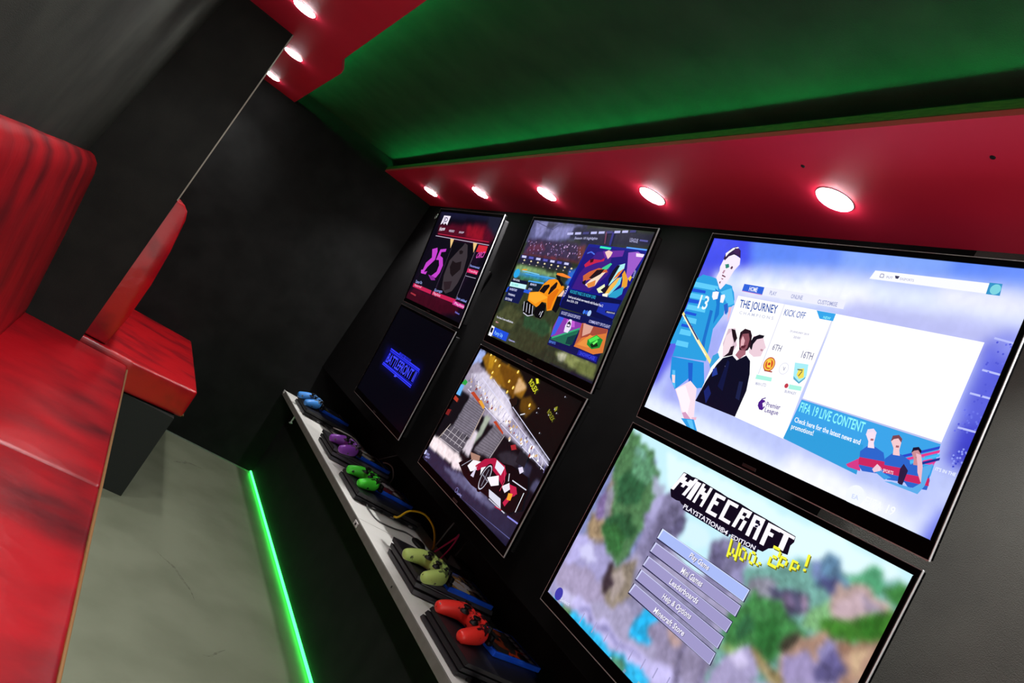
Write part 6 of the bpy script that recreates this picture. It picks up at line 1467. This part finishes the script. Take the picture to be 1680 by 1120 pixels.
def television(key, x, y, z, a, W, label, lit, H=.4467):
    """x, y, z = top-left (far) corner of the front; the set leans by a towards the room"""
    t = thing('television', (0, 0, 0), label, 'television', 'televisions on the right-hand wall')
    X = Vector((0, -1, 0)); Z = Vector((-math.sin(a), 0, math.cos(a))); Y = Z.cross(X)
    M = Matrix((X, Y, Z)).transposed().to_4x4(); M.translation = Vector((x, y, z))
    # the Empty sits at the middle of the bottom edge; children are laid out from there
    T0 = M @ Matrix.Translation((W / 2, .02, -H)); t.matrix_world = T0
    S = Matrix.Translation((-W / 2, -.02, H))
    def ch(o): o.parent = t; o.matrix_parent_inverse = Matrix(); o.matrix_basis = S; return o
    l, tp, rt, bt = lit
    # front frame
    bm = BM()
    box(bm, 0, W, .0, .013, -tp, 0, .0015, 2); box(bm, 0, W, .0, .013, -H, -bt, .0015, 2)
    box(bm, 0, l, .0, .013, -bt, -tp, .001, 1); box(bm, rt, W, .0, .013, -bt, -tp, .001, 1)
    ch(link('bezel', bm, black_gloss))
    # thin bright lip round the outside of the front
    bm = BM(); w = .0018
    box(bm, -w, 0, .0005, .0045, -H - w, w, .0004, 1); box(bm, W, W + w, .0005, .0045, -H - w, w, .0004, 1)
    box(bm, 0, W, .001, .0045, -H - w, -H, 0, 1); box(bm, 0, W, .001, .0045, 0, w * .6, 0, 1)
    ch(link('edge_trim', bm, chrome))
    bm = BM(); box(bm, .014, W - .014, .0095, .036, -H + .014, -.014, .006, 3); box(bm, .12, W - .12, .035, .052, -H + .03, -.17, .008, 3)
    for k in range(12): box(bm, .2 + k * .03, .215 + k * .03, .0515, .0535, -.30, -.20)
    ch(link('back_cover', bm, black_matt))
    me = screen_mesh(key, W, H, (l - .0005, tp - .0005, rt + .0005, bt + .0005))
    o = bpy.data.objects.new('screen', me); COL.objects.link(o); ch(o)
    for v in me.vertices: v.co.y += .0032
    bm = BM(); box(bm, W / 2 - .018, W / 2 + .018, -.0012, .0, -H + .004, -H + .010, .0004, 1)
    ch(link('maker_badge', bm, badge_m))
    bm = BM(); box(bm, W / 2 - .045, W / 2 - .025, .002, .016, -H - .004, -H + .001, .001, 1)
    ch(link('sensor', bm, black_gloss))
    return t, T0
def wall_mount(tv, T0, W, H=.4467):
    # arm from the back of the set to the wall, in world space below the set
    c = T0 @ Vector((0, .052 - .02 + .0, H * .45)); d = WX - .002
    bm = BM(); box(bm, d - .006, d, c.y - .09, c.y + .09, c.z - .07, c.z + .07, .001, 1)
    if d - c.x > .012: box(bm, min(c.x - .012, d - .012), d - .004, c.y - .03, c.y + .03, c.z - .03, c.z + .03, .002, 1)
    o = link('wall_bracket', bm, black_matt); o.parent = tv; o.matrix_parent_inverse = T0.inverted()
    return o
xT, zT, aU, xL, zL, aL = .9621, 1.658, .2083, 1.0548, 1.2037, .0977
Y1, Y2, Y3 = 3.336, 2.3575, 1.4132
TVS = [('U1', xT, Y1, zT, aU, .73, 'upper far television showing a dark red dance menu', (.009, .012, .721, .430)),
       ('L1', xL, Y1, zL, aL, .73, 'lower far television, black screen with small blue logo', (.009, .010, .721, .424)),
       ('U2', xT, Y2, zT, aU, .73, 'upper middle television showing an orange rocket car', (.009, .009, .721, .424)),
       ('L2', xL, Y2, zL, aL, .73, 'lower middle television showing a race car in a pit lane', (.012, .012, .718, .424)),
       ('U3', xT, Y3, zT, aU, .7426, 'upper nearest television showing a bright football game menu', (.009, .010, .7336, .420)),
       ('L3', xL, Y3, zL, aL, .7426, 'lower nearest television showing a blocky landscape and menu buttons', (.009, .011, .7336, .424))]
for key, x, y, z, a, W, lab, lit in TVS:
    tv, T0 = television(key, x, y, z, a, W, lab, lit); wall_mount(tv, T0, W)

# small ring hanging beside the farthest set
bm = BM()
tube(bm, [(1.145 + .0, 3.957 + .012 * math.cos(2 * PI * k / 16), 1.715 + .012 * math.sin(2 * PI * k / 16)) for k in range(17)], .0025, 6, False)
box(bm, 1.143, 1.158, 3.952, 3.962, 1.726, 1.735, .001)
tag(link('wall_ring', bm, mat('dull_ring', '6F7A70', .35, metal=.7), smooth=True), 'small metal ring on the wall beside the top corner of the farthest television', 'ring')

# ------------------------------------------------------------------ consoles
def console(x, y, rz, tiers, label, front=True):
    W, D = .288, .268
    t = thing('game_console', (x, y, SZ), label, 'game console', 'black game consoles on the shelf', rz)
    h = .0125 if tiers == 3 else .0155; g = .005; s = .55   # every tier steps back, the sides of each tier lean
    z = .003
    names = ['lower_tier', 'middle_tier', 'upper_tier'] if tiers == 3 else ['lower_tier', 'upper_tier']
    for k, nm in enumerate(names):
        y0 = -D / 2 + (z) * s; y1 = -D / 2 + (z + h) * s
        bm = BM(); prism(bm, [(y0, z), (y0 + D, z), (y1 + D, z + h), (y1, z + h)], 'x', -W / 2, W / 2, .0012, 2)
        tier = link(nm, bm, console_m, t)
        if k == 0: lower = tier
        # lighter strip on the tier's front, daylight sheen put into its colour
        bm = BM(); prism(bm, [(y0 - .0008, z + .001), (y0 + .001, z + .001), (y1 + .001, z + h - .001), (y1 - .0008, z + h - .001)], 'x', -W / 2 + .001, W / 2 - .001)
        link('sheen_strip', bm, console_sheen, tier)
        z += h
        if k < tiers - 1:
            yy = -D / 2 + z * s
            bm = BM(); box(bm, -W / 2 + .006, W / 2 - .006, yy + .008, yy + D - .012, z, z + g); link('recess', bm, gap_m, t); z += g
    top = z
    for sx in (-1, 1):
        for sy in (-1, 1): link('foot', lathe(BM(), [(.0, .0005), (.010, .0005), (.010, .003), (0, .003)], (sx * .11, sy * .09 + .004, 0), 12), black_matt, lower)
    bm = BM(); box(bm, -W / 2 + .02, -W / 2 + .15, -D / 2 + (top - h - g) * s - .0012, -D / 2 + (top - h - g) * s + .004, top - h - g + .0012, top - h - .0012)
    link('disc_slot', bm, port_m if tiers == 3 else gap_m, t)
    # sockets on the rear
    yr = D / 2 + .010 * s
    for k, (px_, pw, ph_, mi) in enumerate(((-.115, .018, .008, 0), (-.08, .022, .010, 1), (-.03, .016, .006, 0), (.02, .010, .008, 1), (.055, .018, .006, 0), (.10, .020, .008, 1))):
        link('socket', box(BM(), px_ - pw / 2, px_ + pw / 2, yr - .003, yr + .0035, .004, .004 + ph_, .0006, 1), [port_m, gap_m][mi], lower)
    return t, SZ + top
CON = [(1.233, 3.925, PI, 2, 'farthest black console, under the blue controller'),
       (1.238, 3.235, 0, 3, 'black three-tier console under the purple controller'),
       (1.240, 2.785, PI, 2, 'black two-tier console under the bright green controller'),
       (1.252, 2.062, 0, 3, 'black three-tier console under the pale camouflage-green controller'),
       (1.226, 1.650, PI, 3, 'nearest black console, under the red controller')]
TOPS = []
for c in CON: TOPS.append(console(*c)[1])

# ------------------------------------------------------------------ game cases
def case(x, y, z, rz, label, cols, seed, tilt=0):
    t = thing('game_case', (x, y, z), label, 'game case', 'blue game cases on the consoles', rz)
    W, D, h = .180, .150, .0150
    bm = BM(); box(bm, -W / 2, W / 2, -D / 2, D / 2, 0, h, .003, 3)
    shell = link('shell', bm, blue_case, t, False)
    r = random.Random(seed)
    # cover sheet: printed picture under the clear sleeve, a coloured mesh
    me = bpy.data.meshes.new('cover_sheet'); nx, ny = 30, 22
    V = [(-W / 2 + .010 + (W - .022) * i / nx, -D / 2 + .007 + (D - .014) * j / ny, h + .0004) for j in range(ny + 1) for i in range(nx + 1)]
    F = [(j * (nx + 1) + i, j * (nx + 1) + i + 1, (j + 1) * (nx + 1) + i + 1, (j + 1) * (nx + 1) + i) for j in range(ny) for i in range(nx)]
    blobs = [(r.random(), r.random(), .08 + r.random() * .16, r.choice(cols)) for _ in range(26)]
    Cc = []
    for j in range(ny + 1):
        for i in range(nx + 1):
            u, v = i / nx, j / ny
            c = lin(cols[0])
            for bx_, by_, br, bc in blobs:
                if (u - bx_) ** 2 + ((v - by_) * .8) ** 2 < br * br: c = lin(bc)
            if u > .90: c = lin('2A3C9A')
            elif u > .80: c = lin('C8CCD8') if (j % 4 < 3) else c
            Cc.append((*c, 1))
    me.from_pydata(V, [], F)
    ca = me.color_attributes.new('Col', 'FLOAT_COLOR', 'POINT'); ca.data.foreach_set('color', np.array(Cc, dtype=np.float32).ravel())
    me.materials.append(print_m); o = bpy.data.objects.new('cover_sheet', me); COL.objects.link(o); o.parent = t
    bm = BM(); box(bm, -.02, .02, -D / 2 - .001, -D / 2 + .004, .004, .010, .0008, 1); link('thumb_catch', bm, blue_case, shell)
    return t
print_m = bpy.data.materials.new('printed_paper'); print_m.use_nodes = True
_nt = print_m.node_tree; _b = _nt.nodes['Principled BSDF']; _a = _nt.nodes.new('ShaderNodeVertexColor'); _a.layer_name = 'Col'
_nt.links.new(_a.outputs['Color'], _b.inputs['Base Color']); _b.inputs['Roughness'].default_value = .22; _b.inputs['Coat Weight'].default_value = .5
CASES = [(1.278, 3.985, 0, R_ := 0, 'blue game case on the farthest console', ['202838', '4A5060', '8A8A60', '303040'], 1),
         (1.298, 3.235, 1, .03, 'blue game case beside the purple controller', ['3A3A30', 'C8C0A0', 'B89830', '686050', 'D8D8D0'], 2),
         (1.294, 2.845, 2, .0, 'blue game case beside the bright green controller', ['5A3038', 'C8A0A0', '803040', '303848', 'D0C8C8'], 3),
         (1.290, 2.018, 3, .09, 'blue game case beside the pale camouflage-green controller', ['38303A', 'C8C0C0', 'B08040', '5A4030', 'D8C870', '706880'], 4),
         (1.284, 1.680, 4, .16, 'blue game case beside the red controller, nearest of the cases', ['1C1A1C', 'C04020', '2A2624', '8A3A20', 'D89080', '303030'], 5)]
for x, y, k, rz, lab, cols, sd in CASES: case(x, y, TOPS[k] + .0002, rz, lab, cols, sd)

# ------------------------------------------------------------------ controllers
def ctrl_shell():
    bm = BM()
    me = bpy.data.meshes.new('tmp')
    SC = 1.08
    P = [(0, .016, .002, .0150, .021), (-.028, .017, .002, .0165, .022), (-.052, .014, .002, .0190, .024), (-.060, -.018, -.001, .0185, .020), (-.064, -.045, -.006, .0160, .0165), (-.0655, -.062, -.010, .0125, .013),
         (.028, .017, .002, .0165, .022), (.052, .014, .002, .0190, .024), (.060, -.018, -.001, .0185, .020), (.064, -.045, -.006, .0160, .0165), (.0655, -.062, -.010, .0125, .013)]
    me.from_pydata([p[:3] for p in P], [(0, 1), (1, 2), (2, 3), (3, 4), (4, 5), (0, 6), (6, 7), (7, 8), (8, 9), (9, 10)], [])
    ob = bpy.data.objects.new('tmp', me); COL.objects.link(ob)
    sk = ob.modifiers.new('s', 'SKIN'); sb = ob.modifiers.new('b', 'SUBSURF'); sb.levels = 2; sb.render_levels = 2
    for i, p in enumerate(P): me.skin_vertices[0].data[i].radius = (p[3] * 1.18, p[4] * 1.12)
    me.skin_vertices[0].data[0].use_root = True
    dg = bpy.context.evaluated_depsgraph_get(); dg.update()
    out = bpy.data.meshes.new_from_object(ob.evaluated_get(dg))
    bpy.data.objects.remove(ob); bpy.data.meshes.remove(me)
    for p in out.polygons: p.use_smooth = True
    return out
SHELL = ctrl_shell()
def camo(name, c, c2, lo, hi, scale, rough=.35):
    return mat(name, c, rough, spec=.45, noise=(scale, c2, 3, lo, hi, (1, 1, 1)))
def controller(x, y, z, rz, label, m, cam_m, pitch=.10):
    t = thing('game_controller', (x, y, z), label, 'game controller', 'game controllers resting on the consoles', rz - PI / 2)
    t.rotation_euler = (pitch, 0, rz - PI / 2); t.scale = (1.07, 1.07, 1.07)
    me = SHELL.copy(); me.name = 'shell'; me.materials.clear(); me.materials.append(m); me.materials.append(cam_m)
    for p in me.polygons:
        c = p.center
        if p.normal.z > .40 and c.y > -.022 + abs(c.x) * .1: p.material_index = 1
    o = bpy.data.objects.new('shell', me); COL.objects.link(o); o.parent = t
    dark = black_matt
    for sx in (-1, 1):
        bm = BM(); lathe(bm, [(.0125, .012), (.0115, .017), (.006, .018), (.0055, .024), (.0095, .026), (.010, .029), (.008, .030), (0, .0288)], (sx * .026, -.004, 0), 18)
        link('thumbstick', bm, dark, t, True)
        bm = BM(); box(bm, sx * .052 - .014, sx * .052 + .014, .030, .042, -.002, .012, .004, 3); link('shoulder_button', bm, dark, t, True)
        bm = BM(); box(bm, sx * .052 - .012, sx * .052 + .012, .030, .046, -.015, -.003, .005, 3); link('trigger', bm, dark, t, True)
    bm = BM(); box(bm, -.026, .026, .008, .038, .016, .0225, .003, 3); link('touchpad', bm, cam_m, t, True)
    bm = BM(); box(bm, -.025, .025, .036, .041, .004, .012, .001, 2); link('light_bar', bm, mat('light_bar', 'C8D4E8', .3), t)
    bm = BM(); box(bm, -.0585, -.0495, .009, .0135, .021, .0265, .001, 2); box(bm, -.0585, -.0495, .0185, .023, .021, .0265, .001, 2)
    box(bm, -.0635, -.0565, .012, .020, .021, .0265, .001, 2); box(bm, -.0515, -.0445, .012, .020, .021, .0265, .001, 2)
    link('direction_pad', bm, dark, t)
    for dx, dy in ((0, .010), (0, -.010), (.010, 0), (-.010, 0)):
        bm = BM(); lathe(bm, [(.0046, .018), (.0046, .0262), (.0035, .0270), (0, .0272)], (.054 + dx, .016 + dy, 0), 12); link('action_button', bm, dark, t, True)
    return t
CTR = [(1.118, 3.915, 0, .10, 'blue controller on the farthest console', 'sky', '4A9CF0', '5A6A70'),
       (1.136, 3.150, 1, .10, 'purple controller with silver camouflage face', 'purple', 'A050D0', '6A5A6A'),
       (1.138, 2.772, 2, .10, 'bright green controller with black camouflage specks', 'green', '50F040', '182010'),
       (1.134, 1.985, 3, .13, 'pale lime controller with olive camouflage face', 'lime', 'BEDC78', '56663A'),
       (1.128, 1.665, 4, .10, 'red controller with dark camouflage face, nearest of the controllers', 'red', 'F0342C', '34121A')]
for x, y, k, rz, lab, nm, c, c2 in CTR:
    m1 = camo(nm + '_grip', c, c2, .66, .70, 60 if nm != 'red' else 45)
    m2 = camo(nm + '_camouflage', c, c2, .46, .54, 75)
    controller(x + .014, y, TOPS[k] + .0275, rz, lab, m1, m2)

# ------------------------------------------------------------------ scuffs on the floor
scuff_m = mat('floor_scuff', '565A4A', .7, spec=.2, noise=(60, '6A6F5C', 3, .4, .6, (1, 1, 1)))
def scuff(pts, wd, label):
    P = smooth_path([(x, y, 0) for x, y in pts], 6); bm = BM(); L = []; r = random.Random(3)
    for i, p in enumerate(P):
        d = (P[min(i + 1, len(P) - 1)] - P[max(i - 1, 0)]).normalized(); n_ = Vector((-d.y, d.x, 0)); k = wd * math.sin(PI * (i + .3) / (len(P) - .4)) * (.6 + r.random() * .6)
        L.append((bm.verts.new(p + n_ * k + Vector((0, 0, .0004))), bm.verts.new(p - n_ * k + Vector((0, 0, .0004)))))
    for a, b_ in zip(L, L[1:]): bm.faces.new((a[0], a[1], b_[1], b_[0]))
    tag(link('scuff_mark', bm, scuff_m), label, 'scuff mark')
scuff([(0.618, 2.746), (0.652, 2.704), (0.69, 2.667), (0.723, 2.595), (0.748, 2.546), (0.761, 2.49)], 0.006, 'long dark curved scuff in the middle of the grey-green floor')
scuff([(0.776, 2.176), (0.801, 2.185), (0.829, 2.222), (0.856, 2.252)], 0.004, 'short thin scuff on the floor near the bottom edge of the photo')
scuff([(0.695, 3.782), (0.739, 3.834), (0.785, 3.879), (0.857, 3.886)], 0.012, 'faint smudge on the floor close to the back wall')

# ------------------------------------------------------------------ cables and boxes behind the consoles
def cable(pts, r, m, label, name='cable', extra=None):
    bm = BM(); tube(bm, pts, r, 8)
    return tag(link(name, bm, m, smooth=True), label, 'cable')
yel = mat('yellow_cable', 'E8C020', .4); pink = mat('pink_cable', 'F04080', .4); grey_c = mat('grey_cable', '5A5C5A', .5); blk_c = mat('black_cable', '101010', .45); wht_c = mat('white_cable', 'D8D8D4', .4)
S = SZ
cable([(1.268, 2.632, S + .016), (1.278, 2.618, S + .026), (1.315, 2.640, S + .060), (1.375, 2.640, S + .075), (1.415, 2.59, S + .055), (1.405, 2.50, S + .02), (1.375, 2.44, S + .006)], .0042, yel, 'yellow network cable looping out behind the bright green controller\'s console')
cable([(1.150, 2.640, S + .010), (1.152, 2.610, S + .004), (1.166, 2.52, S + .003), (1.235, 2.52, S + .003), (1.30, 2.55, S + .003), (1.34, 2.53, S + .003), (1.38, 2.46, S + .003)], .0028, grey_c, 'thin grey cable curving across the white shelf')
cable([(1.365, 2.41, S + .01), (1.44, 2.46, S + .085), (1.455, 2.475, S + .10), (1.43, 2.43, S + .06), (1.40, 2.40, S + .01)], .0032, pink, 'pink cable bent in a sharp point behind the lime controller')
cable([(1.345, 2.505, S + .006), (1.355, 2.46, S + .008), (1.362, 2.40, S + .006), (1.37, 2.34, S + .005)], .0038, wht_c, 'short white cable beside the yellow cable plug')
cable([(1.40, 2.34, S + .01), (1.43, 2.36, S + .10), (1.455, 2.38, S + .16), (1.462, 2.42, S + .24)], .0035, blk_c, 'black cable rising from the shelf behind the lime controller')
cable([(1.41, 2.50, S + .01), (1.43, 2.51, S + .12), (1.455, 2.52, S + .18), (1.464, 2.54, S + .27)], .003, grey_c, 'grey cable rising beside the black cable near the middle television')
cable([(1.26, 3.785, S + .018), (1.30, 3.74, S + .03), (1.37, 3.72, S + .03), (1.42, 3.66, S + .006), (1.38, 3.58, S + .004)], .003, wht_c, 'pale cable looping behind the farthest console')
cable([(1.20, 3.785, S + .012), (1.24, 3.70, S + .006), (1.27, 3.60, S + .004), (1.30, 3.52, S + .004)], .0028, blk_c, 'thin black cable trailing on the shelf by the purple controller')
cable([(1.392, 3.36, S + .02), (1.415, 3.34, S + .06), (1.43, 3.27, S + .07), (1.43, 3.20, S + .045), (1.42, 3.17, S + .02)], .003, wht_c, 'white cable arched behind the purple controller')
cable([(1.40, 3.46, S + .01), (1.44, 3.40, S + .08), (1.45, 3.30, S + .14), (1.462, 3.22, S + .19)], .0028, grey_c, 'grey cable climbing the wall under the farthest televisions')
t = thing('power_adapter', (1.43, 2.30, S), 'black power brick on the shelf behind the lime controller', 'power adapter')
bm = BM(); box(bm, -.032, .030, -.055, .055, 0, .055, .008, 3); link('body', bm, black_matt, t)
bm = BM(); box(bm, -.034, -.031, -.02, -.005, .022, .028); link('indicator', bm, mat('adapter_mark', '6A706A', .4), t)
t = thing('cable_plug', (1.335, 2.475, S), 'flat black plug lying on the white shelf under the yellow cable', 'plug')
bm = BM(); lathe(bm, [(0, 0), (.024, 0), (.026, .006), (.020, .012), (0, .013)], n=20)
for v in bm.verts: v.co.y *= 1.8
link('body', bm, black_matt, t, True)
t = thing('power_plug', (1.135, 1.500, S + .012), 'round black plug in the end of the nearest console', 'plug')
bm = BM(); lathe(bm, [(0, 0), (.010, .0), (.012, .004), (.012, .018), (.007, .028), (0, .030)], n=18, M=Matrix.Rotation(PI / 2, 4, 'X'))
link('body', bm, black_gloss, t, True)
tag(link('screw_head', lathe(BM(), [(.0045, 0), (.004, -.0015), (0, -.002)], (.899, 1.182, 1.79), 12), black_matt), 'tiny dark screw in the red panel left of the largest downlight', 'screw', 'dark screws in the right red panel')
tag(link('screw_head', lathe(BM(), [(.0045, 0), (.004, -.0015), (0, -.002)], (.891, .792, 1.79), 12), black_matt), 'tiny dark screw in the red panel near the right edge of the photo', 'screw', 'dark screws in the right red panel')

# ------------------------------------------------------------------ added daylight fill through an assumed open rear end, camera
w = bpy.data.worlds.new('world'); scene.world = w; w.use_nodes = True
w.node_tree.nodes['Background'].inputs['Color'].default_value = (1, .99, .93, 1)
w.node_tree.nodes['Background'].inputs['Strength'].default_value = 2.3

cam = bpy.data.cameras.new('camera'); co = bpy.data.objects.new('camera', cam); COL.objects.link(co)
R = [[0.735897, -0.4026, 0.544398], [0.51746, -0.184139, -0.83566], [0.436682, 0.896664, 0.072822]]
Mx = Matrix(((R[0][0], -R[1][0], -R[2][0], 0), (R[0][1], -R[1][1], -R[2][1], 0), (R[0][2], -R[1][2], -R[2][2], 1.0815), (0, 0, 0, 1)))
co.matrix_world = Mx
cam.sensor_width = 36; cam.lens = 26.924; cam.clip_start = .01; cam.clip_end = 50
scene.camera = co
scene.view_settings.view_transform = 'Standard'; scene.view_settings.look = 'None'
scene.view_settings.exposure = 0; scene.view_settings.gamma = 1; scene.view_settings.use_curve_mapping = False
